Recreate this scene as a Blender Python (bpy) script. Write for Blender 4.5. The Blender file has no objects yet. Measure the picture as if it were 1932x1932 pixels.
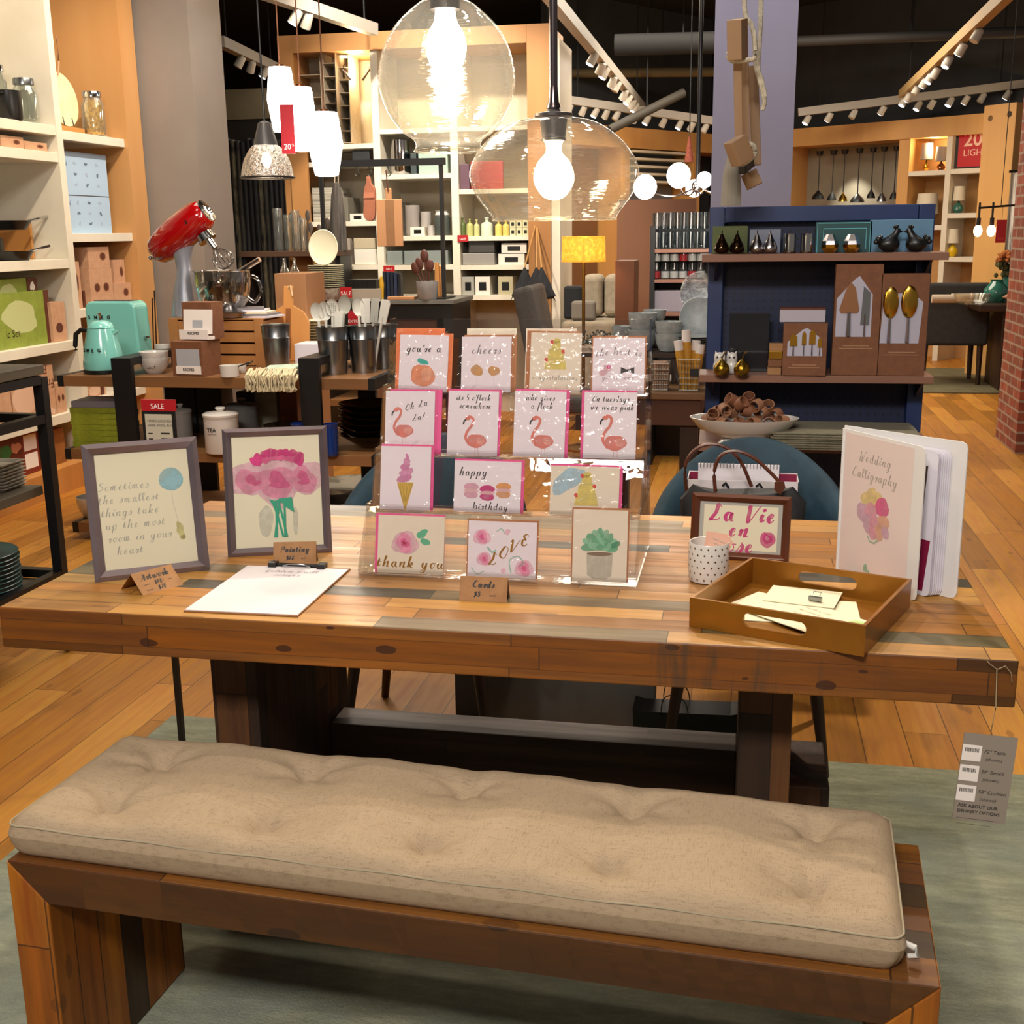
import bpy, math, random
from mathutils import Matrix, Vector
PI = math.pi
C = bpy.context.scene.collection
scn = bpy.context.scene
# ---------------------------------------------------------------- camera (solved from the table's 72 x 36 in top)
FPX = 2208.43
CAM = Vector((1.3774, -1.8975, 1.4433))
YAW, PITCH, ROLL = -0.19619, -0.234714, -0.013508
def _basis():
    cy, sy = math.cos(YAW), math.sin(YAW)
    f = Vector((sy*math.cos(PITCH), cy*math.cos(PITCH), math.sin(PITCH)))
    r = Vector((cy, -sy, 0)); u = r.cross(f)
    c, s = math.cos(ROLL), math.sin(ROLL)
    return c*r + s*u, -s*r + c*u, f
RV, UV, FV = _basis()
cd = bpy.data.cameras.new('camera'); cam = bpy.data.objects.new('camera', cd); C.objects.link(cam)
cd.sensor_width = 36; cd.lens = 36*FPX/1932; cd.clip_start = .02; cd.clip_end = 100
cam.matrix_world = Matrix.Translation(CAM) @ Matrix((RV, UV, -FV)).transposed().to_4x4()
scn.camera = cam
scn.view_settings.view_transform = 'Standard'; scn.view_settings.look = 'None'
scn.view_settings.gamma = 1; scn.view_settings.use_curve_mapping = False
scn.view_settings.exposure = 0.55
scn.cycles.max_bounces = 7; scn.cycles.transparent_max_bounces = 24
scn.cycles.diffuse_bounces = 3; scn.cycles.glossy_bounces = 3; scn.cycles.transmission_bounces = 4
scn.cycles.sample_clamp_indirect = 4; scn.cycles.caustics_reflective = False; scn.cycles.caustics_refractive = False
scn.cycles.use_denoising = True
w = bpy.data.worlds.new('world'); scn.world = w; w.use_nodes = True
w.node_tree.nodes['Background'].inputs[0].default_value = (1, .9, .8, 1)
w.node_tree.nodes['Background'].inputs[1].default_value = 0.11
# ---------------------------------------------------------------- lights of the shop: track spots, bulbs and added fills
def area(loc, sx, sy, power, col=(1, .86, .68), rot=(0, 0, 0)):
    l = bpy.data.lights.new('fill_area', 'AREA'); l.shape = 'RECTANGLE'; l.size = sx; l.size_y = sy  # unseen area fills standing in for the shop's track lights
    l.energy = power; l.color = col
    o = bpy.data.objects.new('fill_area', l); C.objects.link(o); o.location = loc; o.rotation_euler = rot
def spot(loc, to, power, ang=60, col=(1, .86, .68), r=.06, blend=.6):
    l = bpy.data.lights.new('track_or_fill_spot', 'SPOT'); l.energy = power; l.color = col; l.spot_size = math.radians(ang)
    l.spot_blend = blend; l.shadow_soft_size = r
    o = bpy.data.objects.new('track_or_fill_spot', l); C.objects.link(o); o.location = loc
    o.rotation_euler = (Vector(to)-Vector(loc)).to_track_quat('-Z', 'Y').to_euler()
def point(loc, power, col=(1, .78, .5), r=.03):
    l = bpy.data.lights.new('bulb_light', 'POINT'); l.energy = power; l.color = col; l.shadow_soft_size = r
    o = bpy.data.objects.new('bulb_light', l); C.objects.link(o); o.location = loc
spot((1.42, 1.18, 3.7), (1.1, .3, .6), 75, 62, r=.05)
spot((.35, 3.1, 3.7), (.7, -.3, .5), 190, 42, r=.05)
spot((1.5, 2.7, 3.7), (1.3, -.3, .5), 110, 42, r=.05)
spot((-.3, -.6, 3.8), (.7, .2, .7), 45, 50, r=.07)
spot((1.0, -2.0, 3.8), (.9, .1, .7), 40, 52, r=.10)
spot((2.4, 2.6, 3.8), (2.6, 1.6, 0), 190, 46, r=.08)
spot((2.9, 5.2, 3.8), (2.5, 4.2, 0), 170, 50, r=.08)
spot((-1.9, 1.0, 3.8), (-1.5, 1.9, 0), 26, 60, r=.08)
spot((-.9, 2.1, 3.8), (-1.2, 3.5, .8), 150, 55, r=.08)
spot((-1.0, 3.2, 3.8), (-2.6, 4.7, 1.7), 190, 60, col=(1, .82, .6), r=.06)
spot((-1.2, 3.6, 3.8), (-2.3, 5.7, 1.5), 30, 55, col=(.95, .95, 1), r=.06)
spot((-1.0, 5.3, 3.7), (-1.0, 7.2, 1.5), 260, 70, col=(1, .88, .72), r=.06)
spot((.3, 5.3, 3.7), (-.6, 7.2, 1.2), 160, 60, col=(1, .88, .72), r=.06)
spot((1.2, 3.0, 3.7), (1.3, 4.6, 1.8), 80, 50, col=(.78, .84, 1), r=.1)
spot((1.2, 1.2, 3.6), (1.6, 2.2, 1.4), 20, 50, col=(.8, .87, 1), r=.1)
spot((.2, 5.75, 3.0), (-2.12, 5.75, 1.9), 38, 50, col=(.95, .97, 1), r=.1)  # fill spot added to lighten the left column's right face
area((.6, 9.0, 3.4), 4, 2.5, 190)
area((-.8, 4.6, 3.75), 2.6, 2.0, 60)
area((1.2, -.8, 3.8), 2.4, 2.4, 8)
area((.9, -3.5, 3.75), 1.5, .5, 115, (1, .93, .86), (math.radians(53), 0, 0))  # unseen frontal fill added behind the camera to brighten upright faces
# ---------------------------------------------------------------- photo pixel -> world point
def ray(px, py): return RV*((px-966)/FPX) - UV*((py-966)/FPX) + FV
def atY(px, py, Y): d = ray(px, py); return CAM + d*((Y-CAM.y)/d.y)
def atX(px, py, X): d = ray(px, py); return CAM + d*((X-CAM.x)/d.x)
def atZ(px, py, Z): d = ray(px, py); return CAM + d*((Z-CAM.z)/d.z)
def atD(px, py, D): return CAM + ray(px, py)*D
def depth(P): return (Vector(P)-CAM).dot(FV)
def proj(P):
    d = Vector(P)-CAM; z = d.dot(FV); return 966+FPX*d.dot(RV)/z, 966-FPX*d.dot(UV)/z
def SC(P): return depth(P)/FPX
# ---------------------------------------------------------------- materials
def lin(h):
    if not isinstance(h, str): return (*h, 1)
    v = [int(h[i:i+2], 16)/255 for i in (0, 2, 4)]
    return (*[(c/12.92 if c <= .04045 else ((c+.055)/1.055)**2.4) for c in v], 1)
def tint(cols, k):
    out = []
    for c in cols:
        l = [min(1, a*b) for a, b in zip(lin(c)[:3], k)]; out.append(''.join('%02x' % round(255*(12.92*v if v < .0031308 else 1.055*v**(1/2.4)-.055)) for v in l))
    return out
_M = {}
WASH = ('petal_', 'salmon', 'peach', 'wash_', 'balloon_blue', 'card_pinkish', 'suc', 'vase_grey', 'pot_wash', 'amber', 'soft_yellow', 'mac', 'mint_wash', 'soft_serve', 'cake_yellow')
def pm(name, col='888888', rough=.5, metal=0, spec=.5, em=None, es=0, coat=0, alpha=1):
    if name in _M: return _M[name]
    m = bpy.data.materials.new(name); m.use_nodes = True; b = m.node_tree.nodes['Principled BSDF']
    b.inputs['Base Color'].default_value = lin(col); b.inputs['Roughness'].default_value = rough
    b.inputs['Metallic'].default_value = metal; b.inputs['Specular IOR Level'].default_value = spec
    b.inputs['Coat Weight'].default_value = coat; b.inputs['Alpha'].default_value = alpha
    if name.startswith(WASH):
        t = NT(m); b.inputs['Alpha'].default_value = .7; t.l(t.ramp(t.noise(t.coords(), 45, 4, .6), [(.3, (.5,)*3), (.62, (.95,)*3)]), b.inputs['Alpha'])
    if em: b.inputs['Emission Color'].default_value = lin(em); b.inputs['Emission Strength'].default_value = es
    _M[name] = m; return m
class NT:
    def __init__(s, m): s.m = m; s.t = m.node_tree; s.b = s.t.nodes['Principled BSDF']
    def n(s, typ, ins={}, **kw):
        x = s.t.nodes.new(typ)
        for k, v in kw.items(): setattr(x, k, v)
        for k, v in ins.items(): s.l(v, x.inputs[k])
        return x
    def l(s, v, inp):
        if isinstance(v, bpy.types.NodeSocket): s.t.links.new(v, inp)
        elif isinstance(v, bpy.types.Node): s.t.links.new(v.outputs[0], inp)
        else: inp.default_value = v
    def math(s, op, a, b=0.0, c=0.0):
        return s.n('ShaderNodeMath', {0: a, 1: b, 2: c}, operation=op).outputs[0]
    def ramp(s, fac, stops, interp='LINEAR'):
        r = s.n('ShaderNodeValToRGB', {0: fac}); r.color_ramp.interpolation = interp
        e = r.color_ramp.elements
        while len(e) < len(stops): e.new(.5)
        for i, (p, c) in enumerate(stops): e[i].position = p; e[i].color = lin(c)
        return r.outputs[0]
    def mix(s, fac, a, b, mode='MIX'):
        x = s.n('ShaderNodeMix', data_type='RGBA', blend_type=mode)
        s.l(fac, x.inputs[0]); s.l(a, x.inputs[6]); s.l(b, x.inputs[7]); return x.outputs[2]
    def coords(s, kind='Object'): return s.n('ShaderNodeTexCoord').outputs[kind]
    def mapping(s, vec, scale=(1, 1, 1), loc=(0, 0, 0), rot=(0, 0, 0)):
        x = s.n('ShaderNodeMapping', {0: vec}); x.inputs['Scale'].default_value = scale
        x.inputs['Location'].default_value = loc; x.inputs['Rotation'].default_value = rot; return x.outputs[0]
    def noise(s, vec, scale, detail=3, rough=.5):
        return s.n('ShaderNodeTexNoise', {'Vector': vec, 'Scale': scale, 'Detail': detail, 'Roughness': rough}).outputs[0]
    def bump(s, h, st=.3, dist=.01):
        b = s.n('ShaderNodeBump', {'Height': h, 'Strength': st, 'Distance': dist}); s.l(b.outputs[0], s.b.inputs['Normal'])
def noisy(name, c1, c2, scale=8, stretch=(1, 1, 1), rough=.6, metal=0, bump=0, detail=4, spec=.5, lo=.35, hi=.65, coat=0):
    if name in _M: return _M[name]
    m = pm(name, c1, rough, metal, spec, coat=coat); t = NT(m)
    v = t.mapping(t.coords(), stretch); n = t.noise(v, scale, detail, .6)
    t.l(t.ramp(n, [(lo, c1), (hi, c2)]), t.b.inputs['Base Color'])
    if bump: t.bump(n, bump, .004)
    return m
def planks(name, cols, w, L, along='x', rough=.45, layer=0, grain=1.0, gap=.004, knots=.5, rot=0, coat=0, marks=False, kd=1.0):
    """reclaimed boards: every board gets its own colour, grain streaks, knots and dark joints"""
    m = pm(name, cols[0], rough, coat=coat); t = NT(m)
    vec = t.mapping(t.coords(), rot=(0, 0, rot))
    s = t.n('ShaderNodeSeparateXYZ', {0: vec}).outputs
    a, b, c = {'x': (s[0], s[1], s[2]), 'y': (s[1], s[0], s[2]), 'z': (s[2], s[1], s[0])}[along]
    if along == 'z': b = t.math('ADD', s[1], s[0])
    bw = t.math('DIVIDE', b, w); row = t.math('FLOOR', bw)
    if layer:
        cz = t.math('FLOOR', t.math('DIVIDE', t.math('SUBTRACT', c, .0012), layer)); row = t.math('MULTIPLY_ADD', cz, 17.3, row)
    off = t.n('ShaderNodeTexWhiteNoise', {'W': row}, noise_dimensions='1D').outputs[0]
    al = t.math('DIVIDE', t.math('MULTIPLY_ADD', off, L*3, a), L); seg = t.math('FLOOR', al)
    cid = t.n('ShaderNodeCombineXYZ', {0: row, 1: seg, 2: 3.7})
    rnd = t.n('ShaderNodeTexWhiteNoise', {'Vector': cid.outputs[0]}, noise_dimensions='3D').outputs[0]
    n = len(cols)
    base = t.ramp(rnd, [(i/n, cc) for i, cc in enumerate(cols)], 'CONSTANT')
    # grain
    sc = {'x': (2.2, 34, 34), 'y': (34, 2.2, 34), 'z': (34, 34, 2.2)}[along]
    gv = t.n('ShaderNodeVectorMath', {0: t.mapping(vec, sc), 1: t.n('ShaderNodeVectorMath', {0: cid.outputs[0], 1: (7.1, 3.3, 5.9)}, operation='MULTIPLY').outputs[0]}, operation='ADD').outputs[0]
    g = t.noise(gv, 1.0, 5, .62)
    col = t.mix(min(1, .75*grain), base, t.ramp(g, [(.28, '5a4630'), (.5, '8c8c86'), (.72, 'b8b09c')]), 'OVERLAY')
    sc2 = {'x': (3, 9, 9), 'y': (9, 3, 9), 'z': (9, 9, 3)}[along]
    g2 = t.noise(t.mapping(gv, tuple(q/r for q, r in zip(sc2, sc))), 1.0, 3, .5)
    col = t.mix(t.ramp(g2, [(.58, '000000'), (.78, 'aaaaaa')]), col, lin('4a2c18'))
    # knots
    if knots:
        vo = t.n('ShaderNodeTexVoronoi', {'Vector': t.mapping(vec, {'x': (4.4, 10, 10), 'y': (10, 4.4, 10), 'z': (10, 10, 4.4)}[along]), 'Scale': kd}).outputs
        k = t.math('MULTIPLY', t.math('LESS_THAN', t.math('ADD', vo[0], t.math('MULTIPLY', g, .14)), .16+.03*kd), knots)
        col = t.mix(k, col, lin('3a1d0e'))
    if marks:
        mk = t.noise(t.mapping(vec, (26, 3, 3)), 1.0, 3, .7); zone = t.math('SUBTRACT', 1.0, t.math('MULTIPLY', t.math('ABSOLUTE', t.math('SUBTRACT', s[0], .50)), 3.0))
        k = t.math('MULTIPLY', t.ramp(mk, [(.5, '000000'), (.6, 'ffffff')]), t.ramp(zone, [(.3, '000000'), (.6, 'cccccc')]))
        col = t.mix(k, col, lin('3c3226'))
    # joints
    fb = t.math('FRACT', bw); ja = t.math('LESS_THAN', t.math('MULTIPLY', t.math('PINGPONG', fb, .5), w), gap/2)
    fa = t.math('FRACT', al); jb = t.math('LESS_THAN', t.math('MULTIPLY', t.math('PINGPONG', fa, .5), L), gap/2)
    j = t.math('MAXIMUM', ja, jb)
    if layer:
        fz = t.math('FRACT', t.math('DIVIDE', t.math('SUBTRACT', c, .0012), layer)); j = t.math('MAXIMUM', j, t.math('MULTIPLY', t.math('LESS_THAN', t.math('MULTIPLY', t.math('PINGPONG', fz, .5), layer), gap/3), .6))
    col = t.mix(t.math('MULTIPLY', j, .75), col, lin('24140b'))
    t.l(col, t.b.inputs['Base Color'])
    t.l(t.ramp(g, [(.3, (rough+.15,)*3), (.7, (rough-.08,)*3)]), t.b.inputs['Roughness'])
    t.bump(t.math('SUBTRACT', g, t.math('MULTIPLY', j, 1.0)), .25, .002)
    return m
def clear(name, tint='f4f4f0', lo=.04, hi=.75, rough=.03, bump=0, bscale=30, stretch=(1, 1, 1), blend=.5, milky=0, milkc='f0f0f0'):
    """thin clear glass or plastic: see-through face on, shiny towards its edges"""
    if name in _M: return _M[name]
    m = bpy.data.materials.new(name); m.use_nodes = True; _M[name] = m; t = NT(m); nt = m.node_tree
    out = [n for n in nt.nodes if n.type == 'OUTPUT_MATERIAL'][0]; nt.nodes.remove(t.b)
    tr = t.n('ShaderNodeBsdfTransparent', {0: lin(tint)}); gl = t.n('ShaderNodeBsdfGlossy', {0: (1, 1, 1, 1), 'Roughness': rough})
    lw = t.n('ShaderNodeLayerWeight', {0: blend}); f = t.n('ShaderNodeMapRange', {0: lw.outputs[1], 3: lo, 4: hi}).outputs[0]
    if bump:
        nz = t.noise(t.mapping(t.coords(), stretch), bscale, 3, .6)
        b = t.n('ShaderNodeBump', {'Height': nz, 'Strength': bump, 'Distance': .01}).outputs[0]
        t.l(b, gl.inputs['Normal'])
    mx = t.n('ShaderNodeMixShader', {0: f, 1: tr.outputs[0], 2: gl.outputs[0]}).outputs[0]
    if milky:
        df = t.n('ShaderNodeBsdfDiffuse', {0: lin(milkc)})
        mx = t.n('ShaderNodeMixShader', {0: milky, 1: mx, 2: df.outputs[0]}).outputs[0]
    t.l(mx, out.inputs[0]); return m
def glow(name, col, s):
    m = pm(name, col, .4, em=col, es=s); return m
white = pm('white_paint', 'ded6c8', .45); offwhite = pm('off_white', 'd8cdb8', .5)
black = pm('black_metal', '0e0e10', .45); blackp = pm('black_plastic', '121212', .35)
chrome = pm('chrome', 'c8c8c8', .12, 1); steel = noisy('galvanised_steel', '6d7175', 'a8acb0', 6, (1, 1, .25), .28, 1)
silver = pm('silver', 'b4b0b4', .22, 1); gold = pm('gold', 'c79a3c', .2, 1); copper = pm('copper', 'b06a45', .25, 1)
wood = noisy('pale_wood', 'c98e4e', 'b87b3e', 3, (1, 1, .08), .5); woodp = noisy('pink_wood', 'b98a63', 'a87850', 3, (1, 1, .08), .5)
shelfwood = noisy('shelf_wood', '8a6038', '6f4a2a', 4, (.15, 1, 1), .5)
kraft = noisy('kraft_card', 'a5794f', '946a43', 40, rough=.75); kraftd = noisy('kraft_brown', '7d4f31', '70452b', 40, rough=.7)
paper = pm('paper_white', 'e8e4e6', .6); cream = pm('cream_paper', 'f0e6ca', .6); pinkp = pm('hot_pink_paper', 'd63c78', .5)
ink = pm('ink', '2e2828', .6); inkg = pm('grey_ink', '9c9a90', .6); inkgold = pm('gold_ink', '9c6c1c', .4, .3)
red = pm('sale_red', 'a80d18', .5); whitet = pm('white_print', 'efe6e0', .5)
ceram = pm('white_ceramic', 'd6d2cc', .25, coat=.3); sleeve = clear('clear_sleeve', 'fbf8f9', .012, .4, .08, .35, 38)
acryl = clear('acrylic', 'f8f8f8', .02, .5, .02, .1, 12); glassj = clear('jar_glass', 'f2f5f2', .05, .5, .03, milky=.03)
teal = pm('mint_enamel', '7fcac0', .18, coat=.6); boxpink = noisy('box_pink', 'c99d7c', 'bd8f6f', 30, rough=.7)
# ---------------------------------------------------------------- mesh builder
class MB:
    def __init__(s, m=None): s.v = []; s.f = []; s.fm = []; s.sm = []; s.mats = []; s.M = Matrix(); s.cur = 0; s.mat(m or white)
    def mat(s, m):
        if m not in s.mats: s.mats.append(m)
        s.cur = s.mats.index(m); return s
    def at(s, M): s.M = M; return s
    def add(s, vs, fs, smooth=False):
        o = len(s.v); s.v += [s.M @ Vector(p) for p in vs]
        for f in fs: s.f.append([o+i for i in f]); s.fm.append(s.cur); s.sm.append(smooth)
        return s
    def box(s, x0, y0, z0, x1, y1, z1):
        x0, x1 = sorted((x0, x1)); y0, y1 = sorted((y0, y1)); z0, z1 = sorted((z0, z1))
        return s.add([(x0, y0, z0), (x1, y0, z0), (x1, y1, z0), (x0, y1, z0), (x0, y0, z1), (x1, y0, z1), (x1, y1, z1), (x0, y1, z1)],
                     [(0, 3, 2, 1), (4, 5, 6, 7), (0, 1, 5, 4), (1, 2, 6, 5), (2, 3, 7, 6), (3, 0, 4, 7)])
    def lathe(s, prof, n=24, c=(0, 0, 0), axis='z', caps=True, sy=1):
        vs, fs = [], []; c = Vector(c)
        for r, h in prof:
            for i in range(n):
                a = 2*PI*i/n; x, y = r*math.cos(a), r*math.sin(a)*sy
                vs.append(c + (Vector((x, y, h)) if axis == 'z' else Vector((x, -h, y)) if axis == 'y' else Vector((h, x, y))))
        for k in range(len(prof)-1):
            for i in range(n):
                j = (i+1) % n; fs.append((k*n+i, k*n+j, (k+1)*n+j, (k+1)*n+i))
        if caps:
            if prof[0][0] > 1e-6: fs.append(tuple(range(n))[::-1])
            if prof[-1][0] > 1e-6: fs.append(tuple((len(prof)-1)*n+i for i in range(n)))
        return s.add(vs, fs, True)
    def cyl(s, r, h0, h1, n=20, c=(0, 0, 0), axis='z', r2=None):
        return s.lathe([(r, h0), (r if r2 is None else r2, h1)], n, c, axis)
    def ball(s, r, c=(0, 0, 0), sz=1, n=18, m=10, sy=1):
        return s.lathe([(max(1e-5, r*math.sin(PI*k/m)), -r*sz*math.cos(PI*k/m)) for k in range(m+1)], n, c, caps=False, sy=sy)
    def tube(s, pts, r, n=8, closed=False):
        pts = [Vector(p) for p in pts]; N = len(pts); vs, fs = [], []; up = Vector((0, 0, 1))
        for i, p in enumerate(pts):
            a = pts[(i-1) % N] if (i or closed) else p; b = pts[(i+1) % N] if (i < N-1 or closed) else p
            t = (b-a).normalized(); q = t.cross(up)
            if q.length < .05: q = t.cross(Vector((1, 0, 0)))
            q.normalize(); q2 = t.cross(q); rr = r[i] if isinstance(r, (list, tuple)) else r
            for k in range(n):
                an = 2*PI*k/n; vs.append(p + (q*math.cos(an)+q2*math.sin(an))*rr)
        for i in range(N if closed else N-1):
            i2 = (i+1) % N
            for k in range(n):
                k2 = (k+1) % n; fs.append((i*n+k, i2*n+k, i2*n+k2, i*n+k2))
        if not closed: fs += [tuple(range(n)), tuple((N-1)*n+k for k in range(n))[::-1]]
        return s.add(vs, fs, True)
    def prism(s, poly, y0, y1, plane='xz'):
        n = len(poly); f = (lambda p, y: (p[0], y, p[1])) if plane == 'xz' else (lambda p, y: (p[0], p[1], y)) if plane == 'xy' else (lambda p, y: (y, p[0], p[1]))
        vs = [f(p, y0) for p in poly] + [f(p, y1) for p in poly]
        fs = [tuple(range(n)), tuple(range(2*n-1, n-1, -1))] + [(i, n+i, n+(i+1) % n, (i+1) % n) for i in range(n)]
        return s.add(vs, fs)
    def flat(s, poly, y): # drawn shape on a page that faces -y
        return s.add([(p[0], y, p[1]) for p in poly], [tuple(range(len(poly)))])
    def blob(s, x, z, rx, rz, y, seed=0, wob=.1, n=18, rot=0):
        R = random.Random(seed); ph = [R.uniform(0, 6.3) for _ in range(3)]; P = []
        for i in range(n):
            a = 2*PI*i/n; k = 1+wob*(math.sin(2*a+ph[0])+.7*math.sin(3*a+ph[1])+.5*math.sin(5*a+ph[2]))
            u, v = rx*k*math.cos(a), rz*k*math.sin(a); P.append((x+u*math.cos(rot)-v*math.sin(rot), z+u*math.sin(rot)+v*math.cos(rot)))
        return s.flat(P, y)
    def ribbon(s, pts, w, y, callig=0):
        L = []; N = len(pts)
        for i, p in enumerate(pts):
            a = pts[max(0, i-1)]; b = pts[min(N-1, i+1)]; dx, dz = b[0]-a[0], b[1]-a[1]; l = math.hypot(dx, dz) or 1
            ww = w*(1 if not callig else (.45+callig*max(0, -dz/l))); L.append(((p[0]-dz/l*ww/2, y, p[1]+dx/l*ww/2), (p[0]+dz/l*ww/2, y, p[1]-dx/l*ww/2)))
        vs = [q for pr in L for q in pr]
        return s.add(vs, [(2*i, 2*i+1, 2*i+3, 2*i+2) for i in range(N-1)])
    def build(s, name, parent=None, bevel=0, seg=2, sub=0):
        me = bpy.data.meshes.new(name); me.from_pydata([tuple(p) for p in s.v], [], s.f)
        for m in s.mats: me.materials.append(m)
        for i, p in enumerate(me.polygons): p.material_index = s.fm[i]; p.use_smooth = s.sm[i]
        o = bpy.data.objects.new(name, me); C.objects.link(o)
        if parent: o.parent = parent
        if bevel:
            b = o.modifiers.new('bevel', 'BEVEL'); b.width = bevel; b.segments = seg; b.limit_method = 'ANGLE'; b.harden_normals = False
        if sub: o.modifiers.new('sub', 'SUBSURF').levels = sub; o.modifiers['sub'].render_levels = sub
        if any(s.sm) and not sub:
            try: me.set_sharp_from_angle(angle=math.radians(42))
            except Exception: pass
        return o
def tag(o, label, cat, group=None, kind=None):
    o['label'] = label; o['category'] = cat
    if group: o['group'] = group
    if kind: o['kind'] = kind
    return o
def thing(name, label, cat, loc=(0, 0, 0), rz=0, group=None):
    o = bpy.data.objects.new(name, None); C.objects.link(o); o.location = loc; o.rotation_euler = (0, 0, rz); o.empty_display_size = .05
    return tag(o, label, cat, group)
def struct(mb, name, bevel=0):
    o = mb.build(name, bevel=bevel); o['kind'] = 'structure'; return o
def dup(root, loc, rz=None, label=None, group=None, scale=None):
    r = root.copy(); C.objects.link(r); r.location = loc
    if rz is not None: r.rotation_euler = (0, 0, rz)
    if label: r['label'] = label
    if group: r['group'] = group
    if scale: r.scale = (scale,)*3
    for ch in list(root.children):
        c = ch.copy(); C.objects.link(c); c.parent = r
        for g in list(ch.children): d = g.copy(); C.objects.link(d); d.parent = c
    return r
def nth(i, n):
    W = ['leftmost', 'second from the left', 'third from the left', 'fourth from the left', 'fifth from the left', 'sixth from the left', 'seventh from the left', 'eighth from the left', 'ninth from the left']
    if i == n-1: return 'rightmost'
    if i == n-2 and n > 3: return 'second from the right'
    if i < len(W): return W[i]
    return ['', '', '', 'third from the right', 'fourth from the right', 'fifth from the right', 'sixth from the right', 'seventh from the right', 'eighth from the right'][n-i]
# ---------------------------------------------------------------- lettering
_TX = {}
def block(mb, text, size, x, z, y, center=True, shear=0, bold=0, sx=1):
    key = (text, shear, bold)
    if key not in _TX:
        cu = bpy.data.curves.new('t', 'FONT'); cu.body = text; cu.size = 1; cu.shear = shear; cu.offset = bold; cu.resolution_u = 3
        o = bpy.data.objects.new('t', cu); C.objects.link(o); bpy.context.view_layer.update()
        me = bpy.data.meshes.new_from_object(o.evaluated_get(bpy.context.evaluated_depsgraph_get()))
        _TX[key] = ([v.co.copy() for v in me.vertices], [tuple(p.vertices) for p in me.polygons])
        bpy.data.objects.remove(o); bpy.data.meshes.remove(me); bpy.data.curves.remove(cu)
    vs, fs = _TX[key]
    if not vs: return mb
    w = max(v.x for v in vs); ox = -w/2 if center else 0
    return mb.add([(x+(v.x+ox)*size*sx, y, z+v.y*size) for v in vs], fs)
GL = {'a': '7 46 26 15 14 23 33 45 46 44 53 63', 'b': '7 03 19 09 14 25 36 46 54 43 23 14', 'c': '6 45 36 26 15 14 23 33 44 54', 'd': '7 45 26 15 14 23 33 45 49 44 53 63', 'e': '6 35 36 26 15 14 23 33 44|14 35',
 'f': '5 03 38 29 18 13 10 00|05 35', 'g': '7 46 26 15 14 23 33 45 46 42 30 10 11 54', 'h': '7 03 29 19 13|14 25 36 46 43 53 63', 'i': '4 04 16 14 23 34|18 27', 'k': '7 03 29 19 13|14 36 45 24 43 53', 'l': '4 04 28 19 08 14 23 34',
 'm': '9 05 16 13|14 26 36 33|34 46 56 53 63 74', 'n': '7 05 16 13|14 36 46 43 53 63', 'o': '6 36 26 15 14 23 33 44 45 36 56', 'p': '7 04 16 10|15 26 46 45 43 23 14', 'r': '5 04 16 25 36 35 23 33 44', 's': '5 03 26 35 34 23 13|26 27', 't': '5 04 18 14 23 34|06 36',
 'u': '7 05 16 14 23 33 45 46 44 53 63', 'v': '6 05 16 14 23 45 46 56', 'w': '9 05 16 14 23 33 45 46 44 53 63 75 76 86', 'y': '7 05 16 14 23 33 46 45 42 30 10 11 54', 'q': '7 46 26 15 14 23 33 45 46 40 50', 'z': '5 06 36 13 43',
 'S': '7 58 49 29 18 27 46 55 44 23 03', 'A': '8 03 13 59 53 63|15 55', 'P': '8 13 29|08 29 59 68 56 26', 'C': '8 68 59 39 16 14 33 53 64', 'G': '8 68 59 39 16 14 33 53 55 35|55 51 30 10', 'Q': '9 39 16 14 33 53 76 78 59 39|44 63 83', 'D': '8 13 19|09 39 67 65 43 03',
 'E': '7 58 39 18 27 36 16 14 23 43 54', 'I': '5 19 13|09 29|03 23', 'N': '9 03 19 53 69', 'O': '8 39 16 14 33 53 66 68 49 39', 'L': '8 58 49 39 36 13 23 33 53 64', 'V': '8 08 19 23 33 68 79', 'W': '9 08 19 13 23 47 43 53 79 89', 'R': '8 13 19|09 39 58 56 26 53 63',
 "'": '3 19 17', '!': '3 29 15|13 14', '$': '6 48 28 17 45 44 14|39 22', '0': '6 29 16 14 23 33 46 48 29', '2': '6 18 39 47 13 43', '4': '6 33 39 05 45', '5': '6 49 19 16 36 45 44 23 13', '6': '6 39 16 14 23 44 45 15', '8': '6 39 18 27 45 44 23 14 15 37 48 39', ' ': '5 '}
def crom(P, k=4):
    if len(P) < 3: return P
    Q = [P[0]] + P + [P[-1]]; out = []
    for i in range(1, len(Q)-2):
        a, b, c, d = Q[i-1:i+3]
        for j in range(k):
            t = j/k; out.append(tuple(.5*(2*b[q]+(c[q]-a[q])*t+(2*a[q]-5*b[q]+4*c[q]-d[q])*t*t+(3*b[q]-a[q]-3*c[q]+d[q])*t**3) for q in (0, 1)))
    return out + [P[-1]]
def hand(mb, text, h, x, z, y, center=True, w=.09, slant=.25, rise=0, cal=1.0, arc=0, squeeze=.85):
    """brush lettering; h = height of capitals"""
    u = h/8.0; squeeze *= .8; tot = sum(int(GL.get(c, '5 ')[0]) for c in text)*u*squeeze; cx = x-(tot/2 if center else 0); x0 = cx
    for c in text:
        g = GL.get(c, '5 '); adv = int(g[0])
        for st in g[2:].split('|') if len(g) > 2 else []:
            P = [(int(q[0]), int(q[1])-3) for q in st.split()]
            P = crom([(cx+(a*squeeze+b*slant)*u, z+b*u + rise*(cx-x0) - arc*((cx-x)/(tot or 1)*2)**2*h) for a, b in P])
            if len(P) > 1: mb.ribbon(P, w*h*1.25, y, cal)
        cx += adv*u*squeeze
    return mb
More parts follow.
